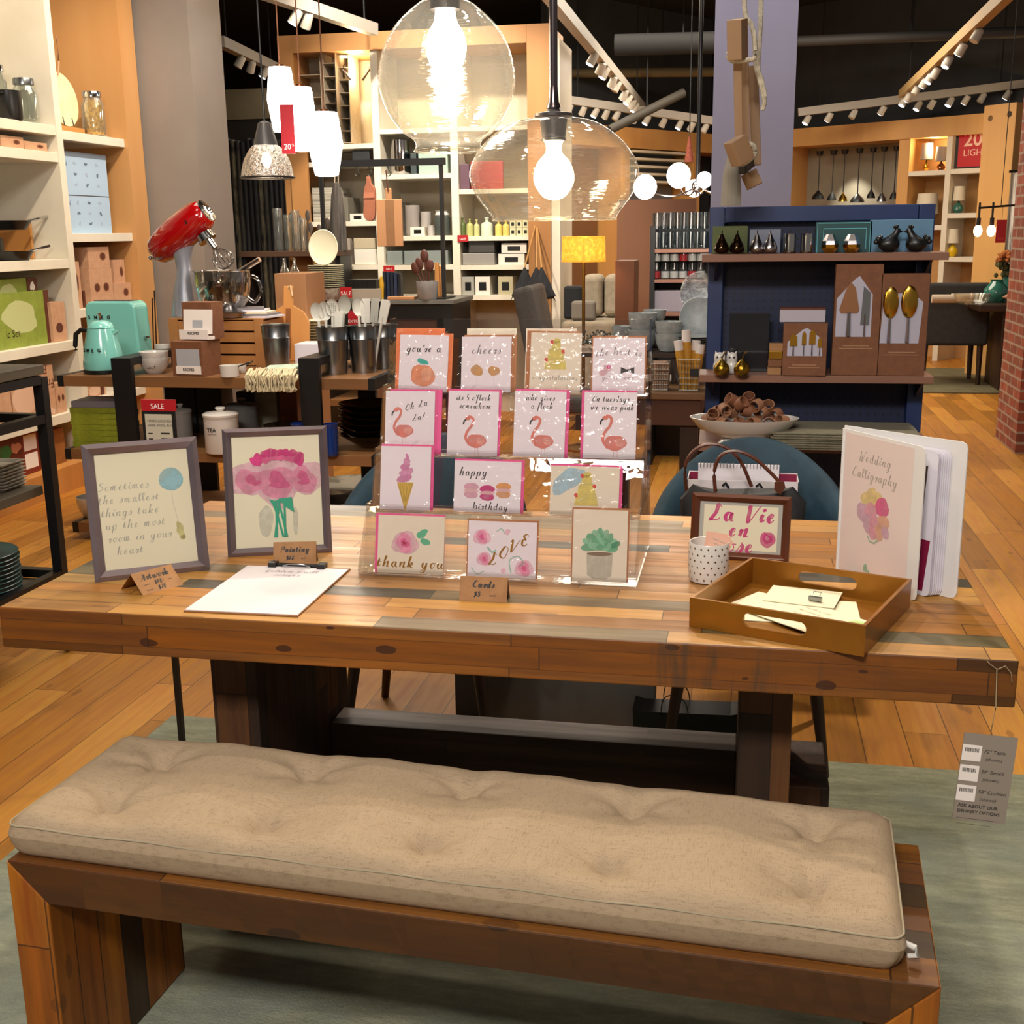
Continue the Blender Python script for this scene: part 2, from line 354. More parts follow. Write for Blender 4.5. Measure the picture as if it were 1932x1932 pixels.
# ================================================================ SETTING
floorm = planks('oak_floor', tint(['bf8c4c', 'c59353', 'b98544', 'c99b5b', 'bd8848', 'b07c3e', 'cda262'], (1.12, .98, .48)), .125, 1.3, 'y', .42, gap=.003, knots=.35, grain=.7)
o = struct(MB(floorm).box(-6.0, -4, -.05, 8, 16, 0), 'floor')
dark = pm('ceiling_dark', '17181c', .9); greyw = noisy('grey_plaster', '6e6962', '655f58', 2, rough=.85)
struct(MB(dark).box(-6.0, -4, 4.0, 8, 16, 4.1), 'ceiling')
nightw = noisy('night_wall', '26282d', '202226', 2, rough=.85)
struct(MB(nightw).box(-3.3, -4, 0, -3.05, 5.95, 4), 'wall_left')
struct(MB(nightw).box(-6.2, 5.9, 0, -6.0, 16, 4), 'wall_far_left')
struct(MB(nightw).box(-6.0, 15.2, 0, 8, 15.4, 4), 'wall_back')
# angled shop walls behind the display niches
def wallseg(P, Q, name, z1=4.0, th=.1, mat=None, z0=0.0):
    P, Q = Vector(P).to_2d(), Vector(Q).to_2d(); d = (Q-P).normalized(); n = Vector((-d.y, d.x))*th
    b = MB(mat or noisy('upper_wall', '3b3d40', '343638', 2, rough=.85)); b.prism([tuple(P), tuple(Q), tuple(Q+n), tuple(P+n)], z0, z1, 'xy'); return struct(b, name)
B0, B1 = atD(1098, 233, 12.6), atD(1340, 253, 14.2); C0, C1 = atD(1493, 244, 13.7), atD(1850, 214, 12.1)
bd = (B1-B0); cdv = (C1-C0)
nB = Vector((-bd.y, bd.x, 0)).normalized(); nC = Vector((-cdv.y, cdv.x, 0)).normalized()
wallseg(B0+nB*.5, B1+nB*.5+bd*.3, 'wall_back_middle'); wallseg(C0+nC*.5-cdv*.3, C1+nC*.5+cdv*1.2, 'wall_back_right')
# steel-lavender column on the right, wood and grey column on the left
lav = noisy('lavender_column_paint', '8d8794', '88818e', 2, rough=.7); grc = noisy('warm_grey_column_paint', '867c74', '80766e', 2, rough=.75)
P, Q = atD(1340, 400, 6.2), atD(1490, 400, 6.2)
struct(MB(lav).box(P.x, P.y, 0, Q.x, P.y+.42, 4.0), 'column_right')
struct(MB(grc).box(-3.06, 5.46, 0, -2.125, 5.95, 4.0), 'column_left')
# brick pier
brk = pm('brick', '8a3d28', .85); t = NT(brk)
bv = t.coords(); sx_ = t.n('ShaderNodeSeparateXYZ', {0: bv}).outputs
uv = t.n('ShaderNodeCombineXYZ', {0: t.math('ADD', sx_[0], sx_[1]), 1: sx_[2], 2: 0})
br = t.n('ShaderNodeTexBrick', {'Vector': uv.outputs[0], 'Color1': lin('a04a30'), 'Color2': lin('7c3e2a'), 'Mortar': lin('a39684'), 'Scale': 1.0, 'Mortar Size': .008, 'Brick Width': .2, 'Row Height': .068, 'Bias': .1})
t.l(t.mix(t.noise(bv, 40, 4), br.outputs[0], lin('b06a4c')), t.b.inputs['Base Color']); t.l(t.mix(.25, br.outputs[0], t.ramp(t.noise(bv, 14, 4), [(.3, '3c1a10'), (.7, 'c07050')])), t.b.inputs['Base Color'])
t.bump(br.outputs[1], -.6, .01)
struct(MB(brk).box(3.13, 6.08, 0, 3.75, 6.7, 4.0), 'column_brick')
# ---- rug
rugm = pm('rug_wool', '8f978a', .95, spec=.1); t = NT(rugm); v = t.coords()
n1 = t.noise(t.mapping(v, (5, 20, 1)), 1.0, 6, .75); n2 = t.noise(v, 3.2, 4, .6)
cc = t.ramp(n1, [(.3, '7e7d6a'), (.5, '999a82'), (.7, 'b8b79c')]); cc = t.mix(t.ramp(n2, [(.42, '000000'), (.62, 'bbbbbb')]), cc, lin('8b958c'))
cc = t.mix(t.math('MULTIPLY', t.noise(v, 160, 2), .35), cc, lin('585c50')); t.l(cc, t.b.inputs['Base Color']); t.bump(t.noise(v, 190, 3), .6, .004)
b = MB(rugm); b.box(-.315, -2.2, 0, 2.75, 1.2, .010); b.at(Matrix())
tag(b.build('rug', bevel=.004), 'pale grey-green hand-loomed wool rug under the table and bench', 'rug')
# ================================================================ DINING TABLE
RC = ['a5672f', 'b67a3c', '8c5a30', 'c08a4a', '9a6a3c', '6b4e34', 'b9763a', 'a8804e', '7c7460', 'c4945a', '5a4430']
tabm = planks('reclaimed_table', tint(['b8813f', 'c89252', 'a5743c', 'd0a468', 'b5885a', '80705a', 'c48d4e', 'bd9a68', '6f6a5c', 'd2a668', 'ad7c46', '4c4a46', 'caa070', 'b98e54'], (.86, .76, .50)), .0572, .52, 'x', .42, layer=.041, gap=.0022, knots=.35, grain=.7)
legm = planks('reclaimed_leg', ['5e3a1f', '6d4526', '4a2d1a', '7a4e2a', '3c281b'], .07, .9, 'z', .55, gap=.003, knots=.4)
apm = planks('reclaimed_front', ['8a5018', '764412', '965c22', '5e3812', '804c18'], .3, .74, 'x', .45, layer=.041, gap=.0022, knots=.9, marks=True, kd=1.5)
T = thing('dining_table', 'long reclaimed wood dining table with plank top carrying the greeting cards', 'table', (.9145, .4577, 0))
def tbox(b, x0, y0, z0, x1, y1, z1): return b.box(x0-.9145, y0-.4577, z0, x1-.9145, y1-.4577, z1)
b = MB(tabm); tbox(b, 0, 0, .68, 1.829, .9154, .762)
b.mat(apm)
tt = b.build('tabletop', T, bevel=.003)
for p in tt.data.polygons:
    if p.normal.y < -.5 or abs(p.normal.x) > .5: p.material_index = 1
for x0, x1 in ((.325, .425), (1.391, 1.489)):
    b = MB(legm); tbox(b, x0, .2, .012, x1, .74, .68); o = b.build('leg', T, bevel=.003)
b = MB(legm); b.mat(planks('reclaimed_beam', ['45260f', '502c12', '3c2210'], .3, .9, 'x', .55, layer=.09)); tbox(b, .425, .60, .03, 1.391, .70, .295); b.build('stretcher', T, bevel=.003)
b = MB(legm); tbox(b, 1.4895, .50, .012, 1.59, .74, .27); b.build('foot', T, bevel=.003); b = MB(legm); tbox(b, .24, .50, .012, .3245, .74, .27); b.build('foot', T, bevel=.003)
# hanging price tag
T = thing('hanging_price_tag', 'grey card price tag hanging on string from the table corner', 'price tag', atY(1868, 1400, -.012))
s = SC(T.location); tagm = pm('tag_card', '8f8478', .7)
b = MB(tagm); W_, H_ = 96*s, 165*s
b.at(Matrix.Rotation(math.radians(3), 4, 'Y')); b.box(-W_/2, -.001, -H_, W_/2, .001, .012)
b.mat(ink)
for k, (l1, l2) in enumerate((('72" Table', '(shown)'), ('59" Bench', '(shown)'), ('58" Cushion', '(shown)'))):
    z = -.02-k*.036
    block(b, l1, .0088, -.008, z, -.0014, False, .2); block(b, l2, .0080, -.004, z-.013, -.0014, False, .2)
block(b, 'ASK ABOUT OUR', .0080, -.036, -.119, -.0014, False, bold=.02); block(b, 'DELIVERY OPTIONS', .0076, -.036, -.129, -.0014, False, bold=.02)
b.flat([(-.036, -.139), (.03, -.139), (.03, -.1395), (-.036, -.1395)], -.0014); b.flat([(-.036, -.149), (.02, -.149), (.02, -.1496), (-.036, -.1496)], -.0014)
b.build('card', T)
for k in range(3):
    z = -.014-k*.036; q = MB(whitet); q.at(Matrix.Rotation(math.radians(3), 4, 'Y')); q.box(-.041, -.0016, z-.022, -.011, -.0011, z+.006); q.mat(ink)
    R = random.Random(k)
    x = -.037
    while x < -.016: ww = R.uniform(.0004, .0013); q.flat([(x, z-.006), (x+ww, z-.006), (x+ww, z+.001), (x, z+.001)], -.0018); x += ww+R.uniform(.0004, .001)
    q.build('barcode_sticker', T)
twine = pm('twine', 'a89878', .8)
top = atY(1880, 1262, -.006)-T.location
MB(twine).tube([(0, .0, .006), (.001, 0, .03), (.004, 0, .06), (top.x, .002, top.z)], .0009, 6).tube([top+Vector((.0, -.003, 0)), top+Vector((.012, -.006, .008)), top+Vector((.022, -.006, -.004)), top+Vector((.024, -.005, -.02))], .0007, 5).tube([top, top+Vector((-.012, -.005, .01)), top+Vector((-.016, -.004, .014))], .0007, 5).build('string', T)
# ================================================================ BENCH
benm = planks('reclaimed_bench_top', ['70441f', '4c371f', '80501f', '3a3020', '905c28'], .064, 1.1, 'x', .4, gap=.003, knots=.4)
benf = planks('reclaimed_bench_front', ['9c5614', 'a66018', '884c16', 'b06c20'], .2, .55, 'x', .42, gap=.0018, knots=.8)
benl = planks('reclaimed_bench_leg', ['ac5e10', 'b66814', '985412', '4c3014', 'c2781c'], .064, 1.2, 'z', .42, gap=.003, knots=.4)
BO = Vector((.22383, -.36553, 0)); BR_ = -.05621; BL, BD, BH, BT = 1.442, .383, .457, .07
MBn = Matrix.Translation(BO) @ Matrix.Rotation(BR_, 4, 'Z')
T = thing('bench', 'long reclaimed wood bench with waterfall legs in front of the table', 'bench', BO, BR_)
b = MB(benm); b.prism([(0, BH), (BL, BH), (BL-BT, BH-BT), (BT, BH-BT)], 0, BD); b.mat(benf)
o = b.build('seat', T, bevel=.0025)
for p in o.data.polygons:
    if abs(p.normal.y) > .5: p.material_index = 1
for a in (0, 1):
    b = MB(benl); P = [(0, .011), (BT, .011), (BT, BH-BT), (0, BH)]
    if a: P = [(BL-x, z) for x, z in P][::-1]
    b.prism(P, 0, BD); b.build('leg', T, bevel=.0025)
# cushion
linen = pm('linen', 'b3a68e', .9, spec=.15); t = NT(linen); v = t.coords()
wv = t.n('ShaderNodeMath', {0: t.noise(t.mapping(v, (700, 60, 700)), 1.0, 2), 1: t.noise(t.mapping(v, (60, 700, 60)), 1.0, 2)}, operation='ADD').outputs[0]
t.l(t.ramp(wv, [(.7, '8e7b64'), (1.25, 'a59178')]), t.b.inputs['Base Color']); t.bump(wv, .2, .0006)
U0, U1, V0, V1, Z0, Z1 = -.012, 1.398, .012, .372, BH, BH+.072
btn = [(.125, .272), (.41, .285), (.70, .283), (.985, .282), (1.275, .28), (.13, .105), (.41, .105), (.69, .1), (.98, .1), (1.275, .108)]
def cush(u, v, up):
    e = .045
    du = min(u-U0, U1-u); dv = min(v-V0, V1-v)
    def f(d): d = max(0, min(1, d/e)); return math.sqrt(max(0, 1-(1-d)**2))
    k = f(du)*f(dv); mid = (Z0+Z1)/2
    if not up: return mid-(mid-Z0)*min(1, k*1.6)
    z = mid+(Z1-mid)*k
    puff = .008*math.sin(PI*(u-U0)/(U1-U0))**.5 if U0 < u < U1 else 0
    z += puff*k
    for bu, bv in btn:
        r = math.hypot((u-bu)/1.15, v-bv); z -= .028*math.exp(-(r/.020)**2)*k + .018*math.exp(-(r/.065)**2)*k
        ang = math.atan2(v-bv, u-bu); z += .0026*math.sin(ang*6+bu*20)*math.exp(-((r-.045)/.03)**2)*k
    z += .0015*math.sin(u*23+v*9)*k+.001*math.sin(u*61-v*17)*k
    return z
NU, NV = 240, 72
def sm(i, n, a, b, p=1.0): # denser towards the edges
    t_ = i/n; t_ = .5-.5*math.cos(PI*t_) if p else t_; return a+(b-a)*(.55*(i/n)+.45*t_)
b = MB(linen)
vs = []; fs = []
for up in (1, 0):
    for i in range(NU+1):
        for j in range(NV+1):
            u = sm(i, NU, U0, U1); v = sm(j, NV, V0, V1)
            # rounded plan corners
            cu_ = min(u-U0, U1-u); cv = min(v-V0, V1-v); r = .022
            uu, vv = u, v
            if cu_ < r and cv < r:
                a_, c_ = r-cu_, r-cv; m_ = max(a_, c_); l_ = math.hypot(a_, c_)
                if l_ > 0: k_ = m_/l_; a_, c_ = a_*k_, c_*k_
                uu = U0+r-a_ if u < (U0+U1)/2 else U1-r+a_; vv = V0+r-c_ if v < (V0+V1)/2 else V1-r+c_
            vs.append((uu, vv, cush(u, v, up)))
n1_ = (NU+1)*(NV+1)
for i in range(NU):
    for j in range(NV):
        a = i*(NV+1)+j; fs.append((a, a+NV+1, a+NV+2, a+1)); a += n1_; fs.append((a, a+1, a+NV+2, a+NV+1))
T = thing('bench_cushion', 'beige linen tufted cushion lying along the bench', 'cushion', BO, BR_)
b.add(vs, fs, True); b.build('cushion_body', T)
def ring(z, off):
    P = []; r = .024
    for cx_, cy_, a0 in ((U1-r, V0+r, -90), (U1-r, V1-r, 0), (U0+r, V1-r, 90), (U0+r, V0+r, 180)):
        for k in range(7): a = math.radians(a0+k*15); P.append((cx_+(r+off)*math.cos(a), cy_+(r+off)*math.sin(a), z))
    out = []
    for i in range(len(P)):
        p, q = Vector(P[i]), Vector(P[(i+1) % len(P)]); n = max(1, int((q-p).length/.03))
        for k in range(n): x = p.lerp(q, k/n); out.append((x.x, x.y, x.z+.0012*math.sin(x.x*31+x.y*17)))
    return out
pip = pm('linen_piping', '9b8f78', .9)
MB(pip).tube(ring(BH+.054, -.0045), .0017, 6, True).build('piping', T)
for bu, bv in btn: MB(linen).ball(.006, (bu, bv, cush(bu, bv, 1)+.001), .5, 12, 6).build('button', T)
MB(pm('tag_cloth', 'cfcdc8', .6)).tube([(U1-.006, .05, BH+.03), (U1+.012, .045, BH+.026), (U1+.016, .042, BH+.016), (U1+.004, .044, BH+.012)], [.004, .0045, .0045, .004], 8).build('care_label', T)
# ================================================================ PICTURE FRAMES ON THE TABLE
ZT = .762
def page(BLpx, BRpx, ytop, lean, name, label, cat, z=ZT):
    """an Empty at the foot of something that leans back: local x along its foot, z up its face"""
    P, Q = atZ(*BLpx, z), atZ(*BRpx, z); d = (Q-P); W = d.length; rz = math.atan2(d.y, d.x)
    T = thing(name, label, cat, (P+Q)/2, rz); T.rotation_euler = (-math.radians(lean), 0, rz)
    R = T.rotation_euler.to_matrix(); lo, hi = .02, 1.0
    for _ in range(40):
        m_ = (lo+hi)/2; y = proj(T.location+R @ Vector((0, 0, m_)))[1]
        if y > ytop: lo = m_
        else: hi = m_
    return T, W, lo
def frame(T, W, H, bw, m, th=.018, inner=None):
    b = MB(m); bv = .004
    for a0, a1 in (((-W/2, 0), (W/2, 0)), ((W/2, 0), (W/2, H)), ((W/2, H), (-W/2, H)), ((-W/2, H), (-W/2, 0))):
        c = Vector((0, H/2)); A, B = Vector(a0), Vector(a1)
        def ins(p, k): return Vector((p.x-math.copysign(k, p.x), p.y-math.copysign(k, p.y-H/2)))
        A1, B1_, A2, B2 = ins(A, bw*.45), ins(B, bw*.45), ins(A, bw), ins(B, bw)
        b.add([(A.x, .002, A.y), (B.x, .002, B.y), (B.x, th, B.y), (A.x, th, A.y), (A1.x, -.003, A1.y), (B1_.x, -.003, B1_.y), (A2.x, .006, A2.y), (B2.x, .006, B2.y), (A2.x, th, A2.y), (B2.x, th, B2.y)],
              [(0, 1, 5, 4), (4, 5, 7, 6), (6, 7, 9, 8), (0, 3, 2, 1), (3, 8, 9, 2)])
    b.build('frame', T)
    MB(clear('picture_glass', 'fdfdfc', .015, .5, .02)).box(-W/2+bw, .0065, bw, W/2-bw, .0075, H-bw).build('glass_pane', T)
    b = MB(blackp).box(-W/2+bw*.6, .012, bw*.6, W/2-bw*.6, .016, H-bw*.6)
    b.add([(-.03, .016, H*.75), (.03, .016, H*.75), (.045, .016+H*.32, .012+H*.09), (-.045, .016+H*.32, .012+H*.09)], [(0, 1, 2, 3)]); b.build('back_board', T)
pew = noisy('pewter', '8c7f84', '75696e', 3, (1, 1, 1), .3, .65)
inkq = pm('quote_ink', 'b3b0a4', .7)
T, W, H = page((180, 1100), (397, 1075), 831, 14, 'picture_frame', 'pewter picture frame holding a handwritten quote and a blue balloon', 'picture frame')
frame(T, W, H, .022, pew)
b = MB(cream); b.box(-W/2+.02, .009, .02, W/2-.02, .0115, H-.02); y = .0088; b.mat(inkq)
for k, (l, xo) in enumerate((('Sometimes', -.028), ('the smallest', -.02), ('things take', -.02), ('up the most', -.012), ('room in your', -.006), ('heart', -.028))):
    hand(b, l, .021, xo-.012, H*.655-k*.0265, y, w=.055, cal=.8)
b.mat(pm('balloon_blue', '9cc9d6', .7)).blob(.055, H*.70, .024, .025, y, 3, .03); b.mat(inkq).ribbon([(.055, H*.62), (.054, H*.54), (.058, H*.45), (.062, H*.36)], .0006, y)
b.mat(pm('soft_yellow', 'd8cf90', .7)).blob(.064, H*.31, .008, .016, y, 5, .2); b.blob(.059, H*.36, .003, .008, y, 2, .1); b.blob(.068, H*.265, .006, .004, y, 6, .1)
b.build('artwork', T)
T, W, H = page((430, 1052), (627, 1042), 806, 12, 'picture_frame', 'pewter picture frame holding a painting of pink peonies in a vase', 'picture frame')
frame(T, W, H, .018, pew)
b = MB(cream); b.box(-W/2+.016, .009, .016, W/2-.016, .0115, H-.016)
Wp = W-.04
def Y_(i): return .0088-.00006*i
pk = [pm('petal_pale', 'eebfcc', .7), pm('petal_mid', 'e895b2', .7), pm('petal_deep', 'dc6494', .7), pm('petal_hot', 'da3a86', .7)]
for i, (x, z, rx, rz, c) in enumerate(((-.055, .60, .040, .036, 0), (.058, .60, .036, .036, 0), (.0, .63, .060, .036, 0), (.0, .56, .046, .042, 0), (-.052, .585, .026, .026, 1), (.0, .57, .034, .034, 1), (.052, .58, .022, .028, 1), (.0, .60, .016, .014, 2), (-.05, .60, .010, .010, 2), (.05, .61, .010, .011, 2), (.006, .55, .018, .008, 2), (.052, .565, .011, .006, 2), (-.04, .572, .01, .005, 2))):
    b.mat(pk[c]).blob(x*W/.2, z*H, rx*W/.2, rz*W/.2, Y_(i), i+3, .12)
b.mat(pk[3])
for i in range(9): a = math.radians(20+i*17.5); b.blob((.043*math.cos(a)+.004)*W/.2, (.715+.0*i)*H+.022*math.sin(a), .013, .012, Y_(14+i), i, .18)
for i in range(6): a = math.radians(40+i*20); b.mat(pk[2]).blob((.034*math.cos(a)+.004)*W/.2, .71*H+.014*math.sin(a), .007, .006, Y_(24+i), i, .2)
b.mat(pm('vase_grey', 'dedac8', .7)).blob(-.028, .27*H, .016, .034, Y_(1), 2, .08); b.blob(.036, .26*H, .006, .030, Y_(1), 2, .08)
gr = pm('stem_green', '2f9c7c', .7)
for k, (x0, x1) in enumerate(((-.012, .008), (.004, -.010), (.014, .012), (.0, .016), (-.004, -.006))): b.mat(gr).ribbon([(x0, .43*H), ((x0+x1)/2, .3*H), (x1, .14*H)], .0045, Y_(32+k))
b.flat([(.0, .44*H), (.03, .45*H), (.034, .33*H), (.018, .37*H)], Y_(38)); b.flat([(-.02, .44*H), (-.004, .42*H), (-.008, .37*H)], Y_(38))
b.build('artwork', T)
brw = noisy('walnut_frame', '5c2f1a', '4a2414', 6, (.3, 1, 1), .35)
T, W, H = page((1300, 1052), (1487, 1064), 933, 13, 'picture_frame', 'brown wooden picture frame reading La Vie en Rose behind the tray', 'picture frame')
frame(T, W, H, .017, brw)
b = MB(pm('mat_grey', 'b4afa8', .6)); b.box(-W/2+.015, .0085, .015, W/2-.015, .0115, H-.015); b.mat(cream).box(-W/2+.026, .0082, .022, W/2-.026, .009, H-.024)
b.mat(pk[3]); hand(b, 'La Vie', .044, .004, H*.60, .0079, w=.085, cal=1.3); hand(b, 'en', .040, -.002, H*.37, .0079, w=.085, cal=1.3); hand(b, 'Rose', .042, -.012, H*.13, .0079, w=.085, cal=1.3)
b.mat(pk[2]).blob(.058, H*.34, .015, .018, .0078, 4, .08); b.mat(pk[3]).blob(.058, H*.35, .009, .011, .0077, 7, .15); b.mat(pk[1]).blob(.057, H*.36, .004, .005, .0076, 9, .15)
b.build('artwork', T)
# ---- kraft tent cards
def tent(P, W, H, rz, label, lines, op=.5):
    T = thing('tent_card', label, 'price card', P, rz)
    a = math.asin(op); b = MB(kraft)
    b.at(Matrix.Rotation(-a, 4, 'X')); b.box(-W/2, 0, 0, W/2, .0008, H); b.mat(ink)
    for f, tx, h, x, z in lines:
        if f: hand(b, tx, h, x, z, -.0003, w=.11, cal=1.2)
        else: block(b, tx, h, x, z, -.0003)
    dy = 2*H*math.sin(a); b.at(Matrix.Translation((0, dy, 0)) @ Matrix.Rotation(a, 4, 'X')).mat(kraft).box(-W/2, 0, 0, W/2, .0008, H)
    b.build('folded_card', T); return T
P, Q = atZ(270, 1124, ZT), atZ(346, 1103, ZT); d = Q-P
tent((P+Q)/2, d.length, .052, math.atan2(d.y, d.x), 'kraft tent card reading Artwork below the quote frame', [(1, 'Artwork', .017, 0, .033, ), (1, '$40', .012, 0, .018), (1, '$20', .012, .002, .005), (0, 'quote', .005, -.026, .02), (0, 'only', .005, .026, .02), (0, 'framed', .005, -.026, .007)], .72)
P, Q = atZ(516, 1066, ZT), atZ(597, 1064, ZT); d = Q-P
tent((P+Q)/2, d.length, .048, math.atan2(d.y, d.x), 'kraft tent card reading Painting in front of the peony frame', [(1, 'Painting', .015, 0, .027), (1, '$66', .012, -.01, .010), (0, 'each', .006, .018, .011)], .3)
P, Q = atZ(866, 1133, ZT), atZ(956, 1137, ZT); d = Q-P
tent((P+Q)/2, d.length, .047, math.atan2(d.y, d.x), 'kraft tent card reading Cards at the foot of the card rack', [(1, 'Cards', .016, 0, .027), (1, '$8', .013, -.012, .009), (0, 'each', .007, .018, .010)], .35)
# ---- clipboard
P = atZ(346, 1155, ZT); Q = atZ(562, 1165, ZT); R_ = atZ(663, 1075, ZT); d = Q-P; rz = math.atan2(d.y, d.x)
T = thing('clipboard', 'clipboard with white sheet lying between the frames and the table edge', 'clipboard', ((P+Q)/2), rz)
W = d.length; H = (R_-Q).length
MB(noisy('hardboard', '9b6f4c', '8c6242', 30)).box(-W/2, 0, .0003, W/2, H, .0035).build('board', T, bevel=.001)
b = MB(pm('bright_paper', 'd8d2d8', .55)).box(-W/2+.002, .002, .0036, W/2-.001, H-.012, .0046); b.mat(pm('soft_ink', '8a868c', .6))
b.at(Matrix.Translation((0, 0, .0049)) @ Matrix.Rotation(-PI/2, 4, 'X'))
hand(b, 'Golden Quill', .019, 0, H-.052, 0, w=.06); hand(b, 'DESIGNS', .013, 0, H-.078, 0, w=.06)
b.build('sheet', T)
b = MB(blackp); b.tube([(-.055, H-.008, .008), (.055, H-.008, .008)], .004, 10); b.box(-.062, H-.02, .004, -.045, H, .014).box(.045, H-.02, .004, .062, H, .014)
b.mat(chrome).box(-.03, H-.016, .005, .03, H-.002, .007).tube([(-.03, H-.016, .008), (-.015, H-.022, .014), (.015, H-.022, .014), (.03, H-.016, .008)], .0015, 6); b.build('clip', T)
# ---- gold tray with papers
P = atZ(1300, 1182, ZT); Q = atZ(1630, 1240, ZT); R_ = atZ(1725, 1150, ZT); d = Q-P; rz = math.atan2(d.y, d.x)
W, D, H = d.length, .30, .054
T = thing('serving_tray', 'square antique gold tray with slot handles at the table corner', 'tray', P, rz)
trm = noisy('antique_gold', 'a87224', '855318', 4, (1, 1, 1), .3, .55, lo=.3, hi=.7)
b = MB(trm); th = .006
b.box(.0, 0, .0005, W, D, .006).box(0, 0, .006, th, D, H).box(W-th, 0, .006, W, D, H); b.build('tray_body', T)
for y0 in (0, D-th): # walls with a slot handle
    b = MB(trm); sw, sh, zc = .112, .024, .030; n = 10
    slot = [(W/2+sw/2-sh/2+sh/2*math.cos(a), zc+sh/2*math.sin(a)) for a in [(-PI/2+PI*k/n) for k in range(n+1)]] + [(W/2-sw/2+sh/2+sh/2*math.cos(a), zc+sh/2*math.sin(a)) for a in [(PI/2+PI*k/n) for k in range(n+1)]]
    out = []
    for x, z in slot:
        dx, dz = x-W/2, z-zc; k = min((W/2-th)/max(abs(dx), 1e-6), ((H-zc) if dz > 0 else (zc-.006))/max(abs(dz), 1e-6)); out.append((W/2+dx*k, zc+dz*k))
    extra = [(W-th, .006), (W-th, H), (th, H), (th, .006)]
    full = []
    for i in range(len(slot)):
        j = (i+1) % len(slot)
        A, B_ = out[i], out[j]; poly = [slot[i], A]
        if abs(A[0]-B_[0]) > 1e-6 and abs(A[1]-B_[1]) > 1e-6:
            poly.append(min(extra, key=lambda e: abs(e[0]-A[0])+abs(e[1]-A[1])+abs(e[0]-B_[0])+abs(e[1]-B_[1])))
        poly += [B_, slot[j]]; b.prism(poly, y0, y0+th)
    b.build('handle_wall', T)
TR = Matrix.Translation(P) @ Matrix.Rotation(rz, 4, 'Z')
cardm = pm('invite_cream', 'dfd8b8', .55)
for k, (x, y, a, w_, h_, lab) in enumerate(((.15, .16, 20, .20, .14, 'large cream invitation sheet lying lowest in the gold tray'), (.11, .15, -12, .16, .12, 'cream invitation leaf at the left inside the gold tray'), (.165, .125, -24, .20, .13, 'folded cream invitation with grey writing topmost in the gold tray'), (.13, .225, 8, .13, .10, 'small cream card beneath the binder clip in the gold tray'))):
    M = TR @ Matrix.Translation((x, y, .0065+.0022*k)) @ Matrix.Rotation(math.radians(a), 4, 'Z')
    o = thing('invitation', lab, 'stationery card', M.translation, rz+math.radians(a))
    b = MB(cardm).box(-w_/2, -h_/2, 0, w_/2, h_/2, .0014); b.at(Matrix.Translation((0, 0, .0017)) @ Matrix.Rotation(-PI/2, 4, 'X')).mat(pm('faint_ink', 'b5b090', .7))
    if k == 2:
        for q in range(5): hand(b, ['together with', 'their families', 'invite you to', 'celebrate', 'the wedding'][q], .009, 0, .035-q*.018, 0, w=.06)
        b.mat(pm('leaf_wash', 'a9c77a', .7)).blob(.085, .04, .012, .016, 0, 3, .2)
    b.build('sheet', o)
M = TR @ Matrix.Translation((.16, .205, .0175)); T = thing('binder_clip', 'small clear binder clip holding the papers in the tray', 'clip', M.translation, rz)
MB(steel).box(-.012, -.004, -.001, .012, .004, .006).tube([(-.007, 0, .006), (-.007, .012, .012), (.007, .012, .012), (.007, 0, .006)], .0008, 6).build('wire', T)
# ---- dotted mug with business cards
P = atZ(1336, 1094, ZT); P.z = ZT; s = SC(P); r = .0405; h = .080
T = thing('mug', 'white tapered cup with gold polka dots beside the tray', 'cup', P)
MB(ceram).lathe([(.028, 0), (r-.003, .002), (r-.001, .012), (r, .03), (r-.001, h-.002), (r-.002, h), (r-.004, h-.001), (r-.005, .03), (r-.008, .006), (0, .005)], 40).build('cup_body', T)
b = MB(pm('dot_gold', '6a5030', .3, .6))
for row in range(6):
    for k in range(18):
        a = 2*PI*(k+.5*(row % 2))/18; z = .010+row*.0125; c = Vector((math.cos(a), math.sin(a), 0)); t_ = Vector((-math.sin(a), math.cos(a), 0)); ctr = c*(r+.0006)+Vector((0, 0, z))
        b.add([ctr+(t_*math.cos(q)+Vector((0, 0, 1))*math.sin(q))*.0018 for q in [2*PI*j/8 for j in range(8)]], [tuple(range(8))])
b.build('dot_pattern', T)
pc = pm('blush_card', 'd9a893', .6)
for k in range(3):
    T = thing('business_card', ['blush business card standing at the front inside the dotted cup', 'blush business card standing in the middle inside the dotted cup', 'blush business card standing at the back inside the dotted cup'][k], 'business card', P+Vector((.004+.002*k, -.006+.008*k, .03)), 0, 'business cards in the dotted cup')
    T.rotation_euler = (-.15, .35-.12*k, -.1)
    b = MB(pc).box(-.022, 0, 0, .022, .0006, .064); b.mat(inkg)
    if k == 0:
        for q in range(3): block(b, ['hand lettering', 'calligraphy', 'invitations'][q], .006, .0, .052-q*.008, -.0003)
    b.build('card', T)
